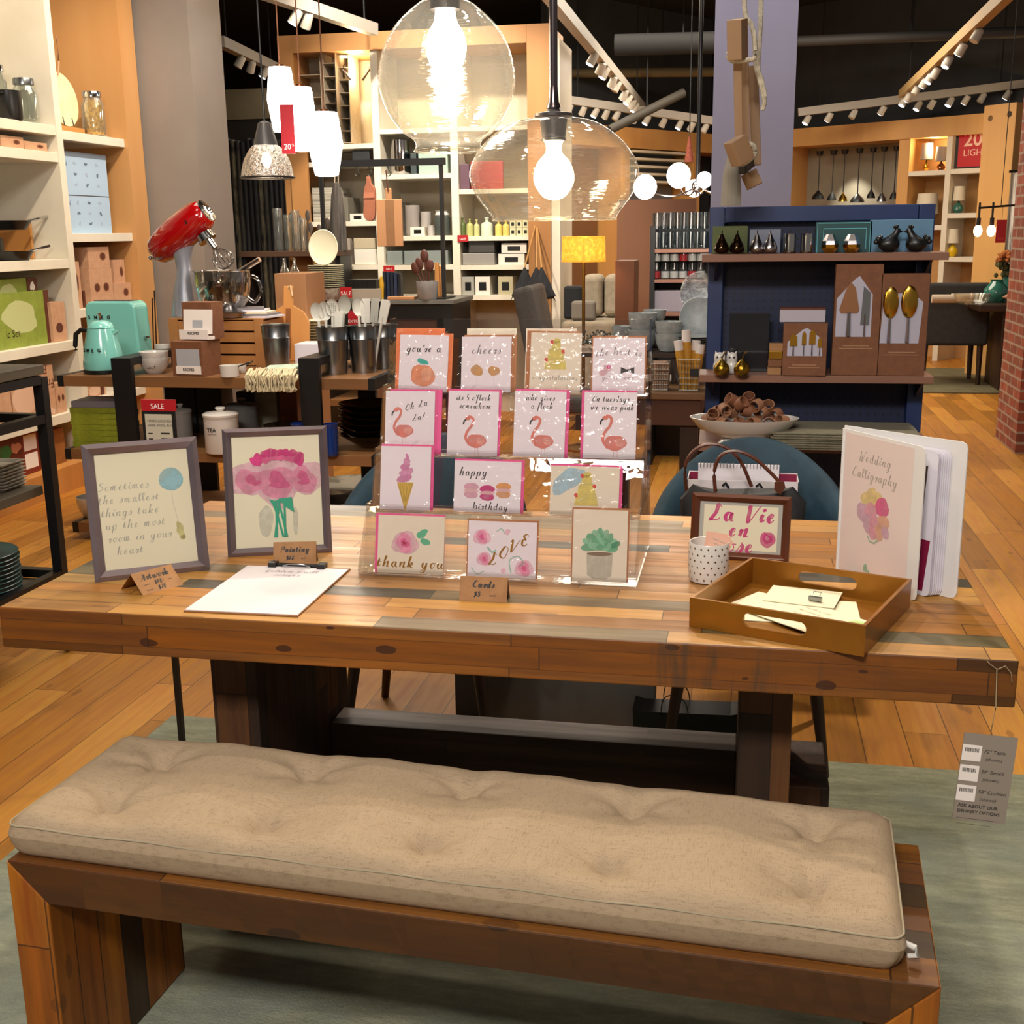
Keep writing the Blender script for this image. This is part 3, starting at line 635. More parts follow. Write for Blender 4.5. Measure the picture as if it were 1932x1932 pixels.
# ---- wedding calligraphy display book
P0, P1, P2 = atZ(1580, 1075, ZT), atZ(1728, 1137, ZT), atZ(1797, 1130, ZT)
T = thing('display_book', 'white display book reading Wedding Calligraphy standing open on the table', 'display book', P0)
bm = clear('frosted_cover', 'efe6e6', .05, .4, .25, milky=.75); wp = pm('page_white', 'dedbe6', .45); Hb = .293
def leaf(P, name, m, th=.0016, h=Hb, z=.001, w=None, art=None, bev=0):
    d = P-P0; L = w or d.length; a = math.atan2(d.y, d.x); b = MB(m); b.at(Matrix.Rotation(a, 4, 'Z'))
    r = .012; pts = [(0, z), (L-r, z), (L-r*.3, z+r*.3), (L, z+r), (L, h-r), (L-r*.3, h-r*.3), (L-r, h), (0, h)]
    b.prism(pts, -th/2, th/2)
    if art: art(b, L, -th/2-.0004)
    return b.build(name, T)
def cov(b, L, y):
    b.mat(pm('watercolour_sheet', 'dccbc8', .6)).box(.006, y-.0002, .008, L-.03, y+.0003, Hb-.006); y -= .0004
    b.mat(pm('pencil_grey', 'a49c94', .6)); hand(b, 'Wedding', .024, .10, .238, y, w=.055); hand(b, 'Calligraphy', .024, .10, .205, y, w=.055)
    cols = [pm('wash_yellow', 'dcc48c', .7), pm('wash_pink', 'd79aac', .7), pm('wash_rose', 'd2628e', .7), pm('wash_lilac', 'c9a3b8', .7), pm('wash_peach', 'd9a890', .7)]
    for i, (x, z, r, c) in enumerate(((.095, .172, .017, 0), (.078, .165, .014, 0), (.112, .168, .016, 0), (.128, .158, .019, 2), (.072, .138, .018, 3), (.097, .14, .019, 1), (.09, .118, .016, 3), (.112, .122, .018, 1), (.135, .128, .016, 4), (.122, .106, .014, 4), (.105, .103, .012, 1), (.142, .112, .011, 3))): b.mat(cols[c]).blob(x, z, r, r*1.1, y-.00005*i, i, .08)
    b.mat(pm('wash_green', '8fb79a', .7)).ribbon([(.09, .095), (.098, .085), (.112, .084), (.122, .092)], .003, y-.0008); b.blob(.09, .028, .006, .009, y-.0008, 3, .1); b.blob(.1, .02, .004, .006, y-.0008, 5, .1)
leaf(P1, 'front_cover', bm, .002, art=cov)
leaf(P2, 'back_cover', bm, .003, h=Hb+.006, w=(P2-P0).length+.008)
mag = pm('magenta_card', '7d0f3a', .5)
def pg(b, L, y):
    b.mat(pm('dark_panel', '4a3a2c', .5)).flat([(.10, .12), (L-.030, .12), (L-.022, .25), (.10, .25)], y); b.mat(mag).flat([(L-.07, .01), (L-.016, .01), (L-.006, .11), (L-.07, .11)], y)
for k in range(7):
    f = .56+k*.06; D_ = P1.lerp(P2, f)
    leaf(P0+(D_-P0)*(.93-.0*k), 'page', wp if k != 1 else pm('page_lilac', 'c4bccb', .45), .0012, h=Hb-.012-(k % 2)*.003, art=pg if k in (0, 1) else None)
b = MB(bm); d1 = (P1-P0).normalized(); b.tube([Vector((0, 0, .002)), Vector((0, 0, Hb))], .004, 8); b.build('spine', T)
# ================================================================ CARD RACK
XL, XR = .618, 1.186
TI = [(.300, .768), (.372, .884), (.444, .988), (.514, 1.112)]; TOP = (.585, 1.262)
T = thing('card_rack', 'clear acrylic tiered rack holding rows of greeting cards on the table', 'card rack', ((XL+XR)/2, .3, ZT))
b0 = Matrix.Translation(-T.location)
for k, (y, z) in enumerate(TI):
    b = MB(acryl); b.at(b0); b.box(XL, y, z-.003, XR, y+.034, z).box(XL, y-.001, z-.003, XR, y+.002, z+.014); b.build('ledge', T)
    ny, nz = (TI+[TOP])[k+1]
    b = MB(acryl); b.at(b0); b.add([(XL, y+.034, z), (XR, y+.034, z), (XR, ny+.004, nz), (XL, ny+.004, nz), (XL, y+.037, z), (XR, y+.037, z), (XR, ny+.007, nz), (XL, ny+.007, nz)],
        [(0, 1, 2, 3), (7, 6, 5, 4), (0, 4, 5, 1), (3, 2, 6, 7), (0, 3, 7, 4), (1, 5, 6, 2)]); b.build('back_panel', T)
for x in (XL, XR-.003):
    b = MB(acryl); b.at(b0); P = [(.3, ZT+.0005), (.3, .768)]
    for k in range(4): y, z = TI[k]; P += [(y, z+.014), (y+.034, z+.014)] if k else [(y, z+.014)]
    P += [TOP, (.63, TOP[1]), (.63, ZT+.0005)]
    b.prism(P, x, x+.003, 'yz'); b.build('side_panel', T)
# ---- what is painted on the cards (page faces -y, x centred, z from the foot)
sal = pm('salmon', 'dc7f70', .7); salp = pm('salmon_pale', 'e3a092', .7); pk_ = pm('card_pinkish', 'dcb4bb', .7)
def flamingo(b, y, x, z, s):
    b.mat(sal).blob(x+.012*s, z, .022*s, .017*s, y, 4, .07); b.mat(salp).blob(x+.022*s, z+.001*s, .010*s, .010*s, y-.0001, 8, .1)
    b.mat(sal).ribbon(crom([(x-.004*s, z-.010*s), (x-.014*s, z+.006*s), (x-.010*s, z+.022*s), (x-.0*s, z+.036*s), (x+.003*s, z+.050*s), (x-.006*s, z+.056*s), (x-.014*s, z+.050*s)], 5), .0062*s, y-.0002)
    b.blob(x-.010*s, z+.052*s, .006*s, .0045*s, y-.0003, 1, .05); b.mat(ink).ribbon([(x-.014*s, z+.050*s), (x-.019*s, z+.045*s), (x-.020*s, z+.038*s)], .0035*s, y-.0004)
    b.mat(salp); b.ribbon([(x+.010*s, z-.014*s), (x+.008*s, z-.034*s)], .0008*s, y); b.ribbon([(x+.016*s, z-.014*s), (x+.018*s, z-.034*s)], .0008*s, y)
def a_peach(b, W, H, y):
    hand(b.mat(ink), "you're a", .020, 0, H-.036, y, w=.07); b.mat(pm('peach', 'e2936a', .7)).blob(.0, H-.088, .026, .024, y, 3, .04); b.blob(-.011, H-.080, .016, .016, y-.0001, 6, .04)
    b.mat(pm('peach_light', 'e8a987', .7)).blob(.008, H-.084, .013, .015, y-.0002, 2, .05); b.mat(pm('leaf_teal', '3ea898', .7)).blob(-.002, H-.057, .012, .006, y-.0003, 4, .1, rot=-.3)
def a_cheers(b, W, H, y):
    hand(b.mat(pm('grey_brush', '8a8288', .7)), 'cheers', .022, 0, H-.036, y, w=.06); b.mat(pm('amber', 'cb9a5e', .7)).blob(-.020, H-.072, .013, .012, y, 11, .09); b.blob(.017, H-.073, .012, .011, y, 7, .09)
    b.mat(pm('glass_pale', 'dccfc8', .7)); b.ribbon([(-.02, H-.084), (-.02, H-.104)], .001, y); b.ribbon([(.017, H-.084), (.017, H-.104)], .001, y)
ye = pm('cake_yellow', 'dccb6a', .7); cr_ = pm('cherry', 'cc4a44', .7)
def cake(b, y, x, z, s):
    b.mat(ye)
    for w_, z0, z1 in ((.034, 0, .020), (.026, .020, .038), (.015, .038, .054)): b.flat([(x-w_*s/1.6, z+z0*s), (x+w_*s/1.6, z+z0*s), (x+w_*s/1.9, z+z1*s), (x-w_*s/1.9, z+z1*s)], y)
    b.blob(x, z+.054*s, .008*s, .005*s, y, 2, .05)
    for cx, cz in ((-.008, .052), (.014, .034), (-.018, .018)): b.mat(cr_).blob(x+cx*s, z+cz*s, .0035*s, .0035*s, y-.0002, 5, .15)
    b.mat(inkg); b.ribbon([(x-.012*s, z+.038*s), (x+.012*s, z+.0385*s)], .0006, y-.0001); b.ribbon([(x-.02*s, z+.020*s), (x+.018*s, z+.0205*s)], .0006, y-.0001)
def a_cake(b, W, H, y): cake(b, y, 0, .05, 1.1); hand(b.mat(inkg), 'congratulations', .013, .0, .028, y, w=.06)
def a_bow(b, W, H, y):
    hand(b.mat(pm('grey_brush')), 'the best is', .019, 0, H-.035, y, w=.05, arc=.25); b.mat(ink); x, z = .019, H-.068
    b.flat([(x-.014, z+.007), (x-.002, z+.002), (x-.002, z-.002), (x-.014, z-.007)], y); b.flat([(x+.014, z+.007), (x+.014, z-.007), (x+.002, z-.002), (x+.002, z+.002)], y); b.blob(x, z, .003, .003, y-.0001, 1, .05)
    b.mat(pk_).blob(-.026, H-.064, .010, .008, y, 3, .15); b.blob(-.032, H-.074, .008, .006, y, 4, .15); b.mat(pk[3]).blob(-.020, H-.061, .004, .004, y-.0002, 2, .1); b.mat(pm('grey_brush')); hand(b, 'yet to come', .012, 0, .03, y, w=.05)
def a_oh(b, W, H, y): hand(b.mat(ink), 'Oh La', .017, .014, H-.040, y, w=.06, rise=.25); hand(b, 'La!', .017, .018, H-.062, y, w=.06, rise=.2); flamingo(b, y, -.022, H-.084, .85)
def fl(l1, l2, x=0, s=1.0):
    def f(b, W, H, y): hand(b.mat(ink), l1, .0155, -.0, H-.019, y, w=.06, squeeze=.72); hand(b, l2, .0155, .004, H-.036, y, w=.06, squeeze=.76); flamingo(b, y, x, H-.104, s*.9)
    return f
def a_ice(b, W, H, y):
    b.mat(pm('cone', 'c6a648', .7)); b.flat([(-.018, H-.075), (.018, H-.075), (.001, H-.135)], y)
    b.mat(pm('cone_line', '96752c', .7))
    for k in range(4): b.ribbon([(-.016+k*.009, H-.076), (-.002+k*.003, H-.118+k*.004)], .0007, y-.0001); b.ribbon([(.016-k*.009, H-.076), (.002-k*.003, H-.118+k*.004)], .0007, y-.0001)
    for k, (x, z, r) in enumerate(((-.002, -.066, .018), (.002, -.053, .015), (-.001, -.042, .011), (.002, -.031, .007), (.003, -.022, .003))): b.mat(pm('soft_serve', 'd693b6', .7) if k % 2 else pm('soft_serve2', 'cc7fa8', .7)).blob(x, H+z, r, .008, y-.0001*k, k, .08, rot=.25)
def a_mac(b, W, H, y):
    hand(b.mat(ink), 'happy', .020, -.03, H-.030, y, w=.06); hand(b, 'birthday', .018, .008, .006, y, w=.06)
    for x, c, z in ((-.034, 'd9a3b4', .044), (.0, 'c33878', .040), (.034, 'd99a5c', .046)):
        b.mat(pm('mac'+c, c, .7)).blob(x, z+.008, .0155, .008, y, 3, .04); b.blob(x, z-.008, .0155, .008, y, 5, .04); b.mat(pm('mac_fill', 'e2b8bb', .7)).blob(x, z, .0155, .004, y-.0001, 3, .04)
def a_hbd(b, W, H, y): b.mat(pm('wash_blue', 'a9c8d4', .8)).blob(-.034, .07, .034, .022, y, 3, .14, rot=.6); cake(b, y-.0002, .004, .02, 1.15); block(b.mat(red), 'HBD', .008, .004, .098, y-.0003)
def a_thanks(b, W, H, y):
    b.mat(pk_).blob(-.012, .062, .026, .026, y, 3, .1); b.mat(pk[1]).blob(-.014, .062, .018, .019, y-.0001, 5, .14); b.mat(pk[2]).blob(-.013, .062, .009, .009, y-.0002, 9, .2); b.mat(pm('wine', 'a32f4e', .7)).blob(-.014, .062, .004, .004, y-.0003, 9, .2)
    b.mat(pm('leaf_mint', '5dac86', .7)).blob(.023, .082, .012, .008, y, 4, .1, rot=.6); b.blob(.030, .066, .010, .007, y, 4, .1, rot=-.3); hand(b.mat(inkgold), 'thank you', .026, 0, .013, y-.0004, w=.075, squeeze=.95)
def a_love(b, W, H, y):
    for x, z, r in ((-.042, .080, .017), (-.036, .036, .015), (.046, .020, .018)): b.mat(pk[0]).blob(x, z, r, r, y, 3, .08); b.mat(pk[1]).blob(x, z, r*.7, r*.72, y-.0001, 5, .14); b.mat(pk[2]).blob(x, z, r*.3, r*.3, y-.0002, 5, .2)
    b.mat(pk[0]).blob(.01, .092, .006, .006, y, 2, .1); b.blob(.004, .014, .005, .005, y, 2, .1)
    b.mat(pm('mint_wash', '9cc9b4', .7)); b.ribbon(crom([(.02, .01), (.016, .035), (.034, .044), (.044, .03), (.034, .024)]), .0025, y-.0001); b.ribbon(crom([(-.062, .018), (-.05, .005), (-.035, .012)]), .0022, y); b.ribbon(crom([(-.03, .06), (-.02, .05), (-.012, .055)]), .004, y); b.ribbon(crom([(-.012, .092), (-.002, .098), (.004, .088)]), .002, y)
    for ch, x, z in (('L', -.018, .026), ('O', .003, .040), ('V', .024, .054), ('E', .046, .066)): hand(b.mat(inkgold), ch, .030, x, z, y-.0004, w=.075)
def a_succ(b, W, H, y):
    g = [pm('suc0', '6fae88', .7), pm('suc1', '8cc4a0', .7), pm('suc2', '4f9670', .7)]
    b.mat(pm('pot_wash', 'bfbaa8', .7)).flat([(-.026, .055), (.026, .055), (.024, .012), (.012, .005), (-.012, .005), (-.024, .012)], y); b.mat(pm('soil', '7c6a54', .7)).blob(0, .055, .026, .004, y-.0001, 2, .05)
    for k in range(9): a = PI*k/8; b.mat(g[k % 2]).blob(.022*math.cos(a), .067+.024*math.sin(a), .015, .008, y-.0002-.00003*k, k, .06, rot=a)
    for k in range(5): a = PI*(k+.5)/5; b.mat(g[1-k % 2]).blob(.012*math.cos(a), .066+.012*math.sin(a), .012, .008, y-.0006-.00003*k, k, .06, rot=a)
    b.mat(g[2]).blob(.030, .074, .011, .006, y-.0004, 1, .06, rot=.4); b.mat(g[0]).blob(0, .068, .007, .006, y-.0009, 1, .08)
envO = pm('envelope_coral', 'd9743c', .6); envK = pm('envelope_brown', 'a46a3c', .6); envP = pm('envelope_pink', 'd8508a', .6)
cw = pm('card_white', 'e2dade', .55); cc_ = pm('card_cream', 'ddd3bc', .55)
def sleeve_mb(b, W, H, y, seed):
    R = random.Random(seed); nx, nz = 12, 16; vs = []
    for j in range(nz+1):
        for i in range(nx+1):
            e = abs(i/nx-.5)*2; tz = j/nz; k = .0006+.0022*max(0, e-.75)*4*.4+.0035*max(0, tz-.86)*6
            vs.append((-W/2+W*i/nx, y-abs(R.gauss(0, k)), H*j/nz+(R.gauss(0, .0012) if j == nz else 0)))
    fs = [(j*(nx+1)+i, j*(nx+1)+i+1, (j+1)*(nx+1)+i+1, (j+1)*(nx+1)+i) for j in range(nz) for i in range(nx)]
    return b.add(vs, fs, False)
CARDS = [ # tier, px x0, x1, px top, landscape, paper, envelope, art, label, envelope shift
 (3, 750, 844, 632, 0, cw, envO, a_peach, "greeting card reading you're a above a watercolour peach", .006),
 (3, 868, 964, 635, 0, cw, envK, a_cheers, 'greeting card reading cheers above two amber glasses', .008),
 (3, 997, 1094, 628, 0, cc_, envK, a_cake, 'cream greeting card with a yellow tiered cake in the top row', -.006),
 (3, 1116, 1215, 637, 0, cw, envK, a_bow, 'greeting card reading the best is with a black bow tie', .0),
 (2, 724, 819, 738, 0, cw, envP, a_oh, 'greeting card reading Oh La La with a flamingo, left end of its row', .012),
 (2, 842, 938, 738, 0, cw, envP, fl("its 5 o'flock", 'somewhere', -.002), "greeting card reading its 5 o'flock somewhere with a flamingo", .002),
 (2, 966, 1065, 738, 0, cw, envP, fl('who gives', 'a flock', -.002), 'greeting card reading who gives a flock with a flamingo', .004),
 (2, 1098, 1200, 740, 0, cw, envP, fl('On tuesdays', 'we wear pink', .0, 1.1), 'greeting card reading On tuesdays we wear pink with a flamingo', -.003),
 (1, 715, 812, 842, 0, cw, envP, a_ice, 'greeting card with a pink soft serve ice cream cone', .003),
 (1, 852, 984, 870, 1, cw, envP, a_mac, 'landscape greeting card reading happy birthday with three macarons', .003),
 (1, 1036, 1166, 880, 1, cc_, envP, a_hbd, 'landscape greeting card with a birthday cake behind the succulent card', .003),
 (0, 711, 836, 973, 1, cc_, envP, a_thanks, 'landscape greeting card reading thank you below a pink rose', -.003),
 (0, 880, 1011, 984, 1, cw, envK, a_love, 'landscape greeting card reading LOVE among pink flowers', .0),
 (0, 1078, 1182, 962, 0, cc_, envK, a_succ, 'greeting card with a green succulent in a pot', .0)]
for n, (tr, x0, x1, yt, land, pap, env, art, lab, es) in enumerate(CARDS):
    y, z = TI[tr]; W, H = (.140, .108) if land else (.108, .140)
    if n == 13: H = .150
    P = atY((x0+x1)/2, 900, y+.010); k = SC(P)*(x1-x0)/W; P.z = z+.001
    xx = atY((x0+x1)/2, proj(P)[1], y+.010).x
    T = thing('greeting_card', lab, 'greeting card', (xx, y+.010, z+.001), 0, 'greeting cards in the acrylic rack'); T.rotation_euler = (-math.radians(13), math.radians(random.Random(n).uniform(-.6, .8)), 0)
    lo, hi = .08, .2
    for _ in range(30):
        m_ = (lo+hi)/2
        if proj(T.location+T.rotation_euler.to_matrix() @ Vector((0, 0, m_)))[1] > yt: lo = m_
        else: hi = m_
    H = min(max(lo, .095), .16)
    b = MB(pap).box(-W/2, 0, 0, W/2, .0012, H); art(b, W, H, -.0003); b.build('card', T)
    MB(env).box(-W/2-.003+es, .002, 0, W/2+.003+es, .0032, H+.004).build('envelope', T)
    b = MB(sleeve); sleeve_mb(b, W+.016, H+.012, -.002, n); b.build('clear_sleeve', T)
for n, (tr, px, sh, lab) in enumerate(((3, 838, envO, 'coral envelope tucked behind the peach card'), (3, 972, cc_, 'cream card peeking out behind the cheers card'), (3, 990, cc_, 'cream card peeking out left of the cake card'), (2, 830, envP, 'pink envelope peeking out behind the Oh La La card'), (0, 697, envP, 'pink card peeking out left of the thank you card'))):
    y, z = TI[tr]; x = atY(px, 800, y+.016).x; W = .108
    x = x-W/2 if n in (0, 1, 3) else x+W/2
    T = thing('greeting_card', lab, 'greeting card', (x, y+.017, z+.001)); T.rotation_euler = (-math.radians(13), 0, 0)
    MB(sh).box(-W/2, 0, 0, W/2, .0014, .135 if n != 4 else .1).build('card', T)
# ================================================================ CHAIRS BEHIND THE TABLE
velv = noisy('blue_velvet', '16303f', '1f3d4e', 12, rough=.75, bump=.1); dkw = noisy('dark_walnut', '2c1a10', '3a2416', 5, (1, 1, .1), .45)
def chair(loc, rz, label):
    T = thing('tub_chair', label, 'chair', loc, rz, 'blue tub chairs behind the table')
    b = MB(velv); n = 30; vs = []; prof = [(-.03, 0), (.0, .0), (.03, .0), (.03, 1), (.0, 1.04), (-.03, 1)]
    rows = []
    for i in range(n+1):
        a = math.radians(-25+230*i/n); k = max(0, math.sin(a)); top = .64+.22*k**1.3 if a > 0 and a < PI else .64-.06*abs(math.sin(a))
        cx, cy = math.cos(a), math.sin(a); row = []
        for dr, h in ((-.035, .40), (.0, .37), (.035, .40), (.035+.02*k, top-.02), (.02*k, top), (-.035+.01*k, top-.02)):
            r = .255+dr; row.append((r*cx*1.03, r*cy*.92, h))
        rows.append(row)
    vs = [p for r in rows for p in r]; m = 6
    fs = [(i*m+j, (i+1)*m+j, (i+1)*m+(j+1) % m, i*m+(j+1) % m) for i in range(n) for j in range(m)]
    fs += [tuple(range(m)), tuple(n*m+j for j in range(m))[::-1]]
    b.add(vs, fs, True); b.build('backrest', T, sub=1)
    MB(velv).lathe([(.0, .36), (.2, .36), (.235, .38), (.235, .44), (.2, .465), (0, .468)], 32, sy=.95).build('seat', T)
    for sx, sy in ((1, 1), (-1, 1), (1, -1), (-1, -1)):
        MB(dkw).tube([(sx*.165, sy*.155, .37), (sx*.215, sy*.20, 0)], [.02, .012], 10).build('leg', T)
chair((1.415, 1.30, 0), 0, 'blue tub chair behind the right half of the table with bags on it')
chair((.50, 1.27, 0), 0, 'blue tub chair behind the card rack at the table')
# ---- gift bag, notepad and tote on the chair
z0 = .468
P = atY(1400, 935, 1.33); s = SC(P)
T = thing('gift_bag', 'white paper gift bag with magenta lining standing on the blue chair', 'gift bag', (P.x, 1.33, z0))
W = 203*s; H = atY(1400, 900, 1.33).z-z0; wb = pm('bag_white', 'dcd6dc', .6)
b = MB(wb); D = .05
b.box(-W/2, -D, 0, W/2, -D+.002, H).box(-W/2, D-.002, 0, W/2, D, H+.004).box(-W/2, -D, 0, -W/2+.002, D, H).box(W/2-.002, -D, 0, W/2, D, H).box(-W/2, -D, 0, W/2, D, .003); b.mat(mag).box(-W/2+.002, D-.004, .01, W/2-.002, D-.002, H+.002); b.build('bag_body', T)
for dx in (-.045, .045): MB(black).tube([(dx-.008, -D-.003, H-.014), (dx, -D-.012, H-.004), (dx+.008, -D-.014, H-.016), (dx+.010, -D-.010, H-.034)], .003, 8).build('cord_handle', T)
T = thing('notepad', 'white spiral notepad sticking out of the white gift bag', 'notepad', (P.x-.012, 1.35, z0+.01))
W2 = 150*s; H2 = atY(1400, 876, 1.35).z-z0-.01
MB(pm('page_white')).box(-W2/2, -.004, 0, W2/2, .004, H2).build('pages', T)
b = MB(blackp)
for k in range(24): x = -W2/2+.006+k*(W2-.012)/23; b.tube([(x, -.006, H2-.010), (x, -.006, H2+.002), (x, .006, H2+.002), (x, .006, H2-.008)], .0009, 5)
b.build('spiral_binding', T)
lea = noisy('brown_leather', '4a2416', '5c3020', 20, rough=.4); nyl = noisy('black_nylon', '101014', '1a1a20', 20, rough=.55)
P = atY(1400, 960, 1.18)
T = thing('tote_bag', 'black tote with brown leather handles in front of the white gift bag', 'tote bag', (P.x, 1.2, z0+.002))
s = SC(P); H = atY(1400, 925, 1.2).z-z0
b = MB(nyl); n = 20; rows = []
for k, (h, w_, d_) in enumerate(((0, .14, .055), (.06, .15, .06), (.14, .155, .05), (H-.04, .165, .022), (H, .13, .012))):
    rows.append([(w_*math.copysign(abs(math.cos(2*PI*i/n))**.6, math.cos(2*PI*i/n)), d_*math.copysign(abs(math.sin(2*PI*i/n))**.6, math.sin(2*PI*i/n)), h+(.012*math.cos(2*PI*i/n*2) if k > 2 else 0)) for i in range(n)])
b.add([p for r in rows for p in r], [(k*n+i, k*n+(i+1) % n, (k+1)*n+(i+1) % n, (k+1)*n+i) for k in range(4) for i in range(n)]+[tuple(range(n))[::-1], tuple(4*n+i for i in range(n))], True)
b.build('bag_body', T)
def tl(px, py, Y): q = atY(px, py, Y); return tuple(q-T.location)
for hp, Y in (([(1296, 930), (1293, 880), (1310, 850), (1340, 838), (1372, 846), (1398, 872), (1418, 918)], 1.215), ([(1350, 928), (1348, 888), (1362, 858), (1392, 852), (1425, 866), (1458, 896), (1474, 914)], 1.16)):
    pts = [Vector(tl(px, py, Y)) for px, py in hp]; MB(lea).tube([Vector((q[0], pts[0].y, q[1])) for q in crom([(p.x, p.z) for p in pts])], .0048, 8).build('handle', T)
b = MB(lea); q = Vector(tl(1470, 918, 1.15)); b.at(Matrix.Translation(q)); b.prism([(-.012, .012), (.012, .014), (.016, -.002), (.004, -.022), (-.012, -.01)], -.002, .002); b.build('leather_tab', T)
# ---- grey storage box and black bag on the floor
P, Q = atY(858, 1300, 1.35), atY(1236, 1300, 1.35)
T = thing('storage_box', 'flat dark grey storage box standing on the floor between the two blue chairs', 'box', ((P.x+Q.x)/2, 1.38, 0)); W = Q.x-P.x
gb = noisy('slate_card', '6a6f76', '62666c', 10, rough=.7); MB(gb).box(-W/2, -.03, 0, W/2, .03, .27).build('box_body', T, bevel=.004); MB(gb).box(-W/2-.003, -.033, .2705, W/2+.003, .033, .30).build('lid', T, bevel=.004)
P, Q = atY(1200, 1350, 1.27), atY(1392, 1350, 1.27)
T = thing('shopping_bag', 'black paper bag with cord handles on the floor under the chair', 'bag', ((P.x+Q.x)/2, 1.27, 0)); W = Q.x-P.x; H = atY(1300, 1328, 1.27).z
b = MB(pm('bag_black', '0b0b0d', .5)); b.prism([(-W/2, 0), (W/2, 0), (W/2+.004, H), (W/2-.02, H-.006), (-W/2+.02, H-.012), (-W/2-.006, H-.004)], -.05, .05); b.build('bag_body', T)
for y in (-.052, .052): MB(blackp).tube([Vector((a, y, c)) for a, c in crom([(-.07, H-.03), (-.064, H+.03), (-.03, H+.045), (0, H+.02), (.008, H-.03)])], .0018, 6).build('cord_handle', T)
# ---- floor-standing sale sign for the rug
T = thing('sign_stand', 'black floor stand holding the red SALE sign for the hand-loomed rug', 'sign', (-.055, .765, .0105))
MB(black).box(-.007, -.007, .004, .007, .007, .93).build('pole', T); MB(black).lathe([(.07, 0), (.07, .004), (.02, .008), (0, .008)], 32).build('base', T)
zb = atY(300, 862, .765).z-.0105; zt = atY(300, 775, .765).z-.0105; zr = atY(300, 755, .765).z-.0105
M = Matrix.Translation((0, -.012, 0)) @ Matrix.Rotation(math.radians(4), 4, 'Y')
W = .088; M = Matrix.Translation((atY(302, 810, .765).x+.055, 0, 0))
b = MB(black); b.at(M).box(-W/2, -.004, zb, W/2, .002, zt); b.mat(pm('sign_paper', 'b5ad98', .7)); y = -.0045; b.flat([(-W/2+.008, zb+.004), (W/2-.008, zb+.004), (W/2-.008, zt-.008), (-W/2+.008, zt-.008)], y); b.mat(ink)
block(b, 'HAND-LOOMED', .0088, -W/2+.014, zt-.028, y-.0004, False); block(b, 'SHINE WOOL RUG', .0080, -W/2+.014, zt-.039, y-.0004, False)
for k in range(3): b.flat([(-W/2+.014, zt-.058-k*.014), (-W/2+.026, zt-.058-k*.014), (-W/2+.026, zt-.055-k*.014), (-W/2+.014, zt-.055-k*.014)], y-.0004); b.flat([(W/2-.04, zt-.058-k*.014), (W/2-.016, zt-.058-k*.014), (W/2-.016, zt-.054-k*.014), (W/2-.04, zt-.054-k*.014)], y-.0004)
b.build('sign_panel', T)
b = MB(red).at(M).box(-W/2+.001, -.005, zt, W/2+.004, .001, zr+.002); b.mat(whitet); block(b, 'SALE', .018, 0, zt+.006, -.0054, sx=.95); b.build('sale_header', T)
# ================================================================ helpers for the shop behind
def single(b, name, label, cat, P, rz=0, group=None, bevel=0):
    o = b.build(name, bevel=bevel); o.location = P; o.rotation_euler = (0, 0, rz); return tag(o, label, cat, group)
def spot_on(px, py, Y=None, z=None):
    P = atY(px, py, Y) if Y is not None else atZ(px, py, z)
    if z is not None: P.z = z
    return P, SC(P)
def lat(name, label, cat, px, py, prof, m, Y=None, z=None, group=None, n=24, rz=0):
    """round thing; profile (radius, height) in photo pixels above its base"""
    P, s = spot_on(px, py, Y, z); return single(MB(m).lathe([(r*s, h*s) for r, h in prof], n), name, label, cat, P, rz, group), P, s
def carton(name, label, cat, x0, y0, x1, y1, Y, dep, m, z=None, group=None, deco=None, bevel=.002, rz=0, mats=None):
    """box whose front face fills photo pixels x0..x1, y0..y1 on the plane y=Y"""
    P = atY((x0+x1)/2, y1, Y); s = SC(P); W = (x1-x0)*s; H = (y1-y0)*s
    if z is not None: P.z = z
    b = MB(m).box(-W/2, 0, 0, W/2, dep, H)
    if deco: deco(b, W, H)
    return single(b, name, label, cat, P, rz, group, bevel if not deco else 0), P, W, H
def winmark(b, W, H, col='4a2a1c'): # round oval badge as on the serving-ware cartons
    b.mat(pm('badge_ring', '8a5a3c', .7)).blob(W*.18, H*.55, W*.15, H*.20, -.0006, 1, 0); b.mat(pm('badge', '5a2c1a', .7)).blob(W*.18, H*.55, W*.11, H*.15, -.0009, 1, 0)
# ================================================================ LEFT CART
XC = -.97
def xz(px, py): q = atX(px, py, XC); return q.y, q.z
T = thing('metal_cart', 'black metal rolling cart with wooden shelves at the left edge', 'cart', (XC, 1.5, 0))
b0 = Matrix.Translation(-T.location); YF, YB = 1.17, 1.70
for x in (XC, XC-.62):
    for y in (YB, YF): MB(black).at(b0).box(x-.018, y-.0175, .075, x+.018, y+.0175, .985).build('post', T)
for z in (.9785, .845, .29): MB(black).at(b0).box(XC-.017, YF+.018, z-.016, XC+.017, YB-.018, z+.014).box(XC-.637, YF+.018, z-.016, XC-.603, YB-.018, z+.014).box(XC-.602, YB-.017, z-.016, XC-.018, YB+.017, z+.014).build('rail', T)
cartw = noisy('grey_weathered_wood', '6f6654', '4c4438', 4, (1, .12, 1), .6)
for z in (1.0, .60): MB(cartw).at(b0).box(XC-.66, YF-.03, z-.0045, XC+.02, YB+.0, z+.028).build('shelf', T, bevel=.002) if z > .9 else MB(cartw).at(b0).box(XC-.60, YF+.0, z-.02, XC-.02, YB-.02, z+.012).build('shelf', T, bevel=.002)
MB(cartw).at(b0).box(XC-.60, YF, .25, XC-.02, YB-.02, .2735).build('shelf', T)
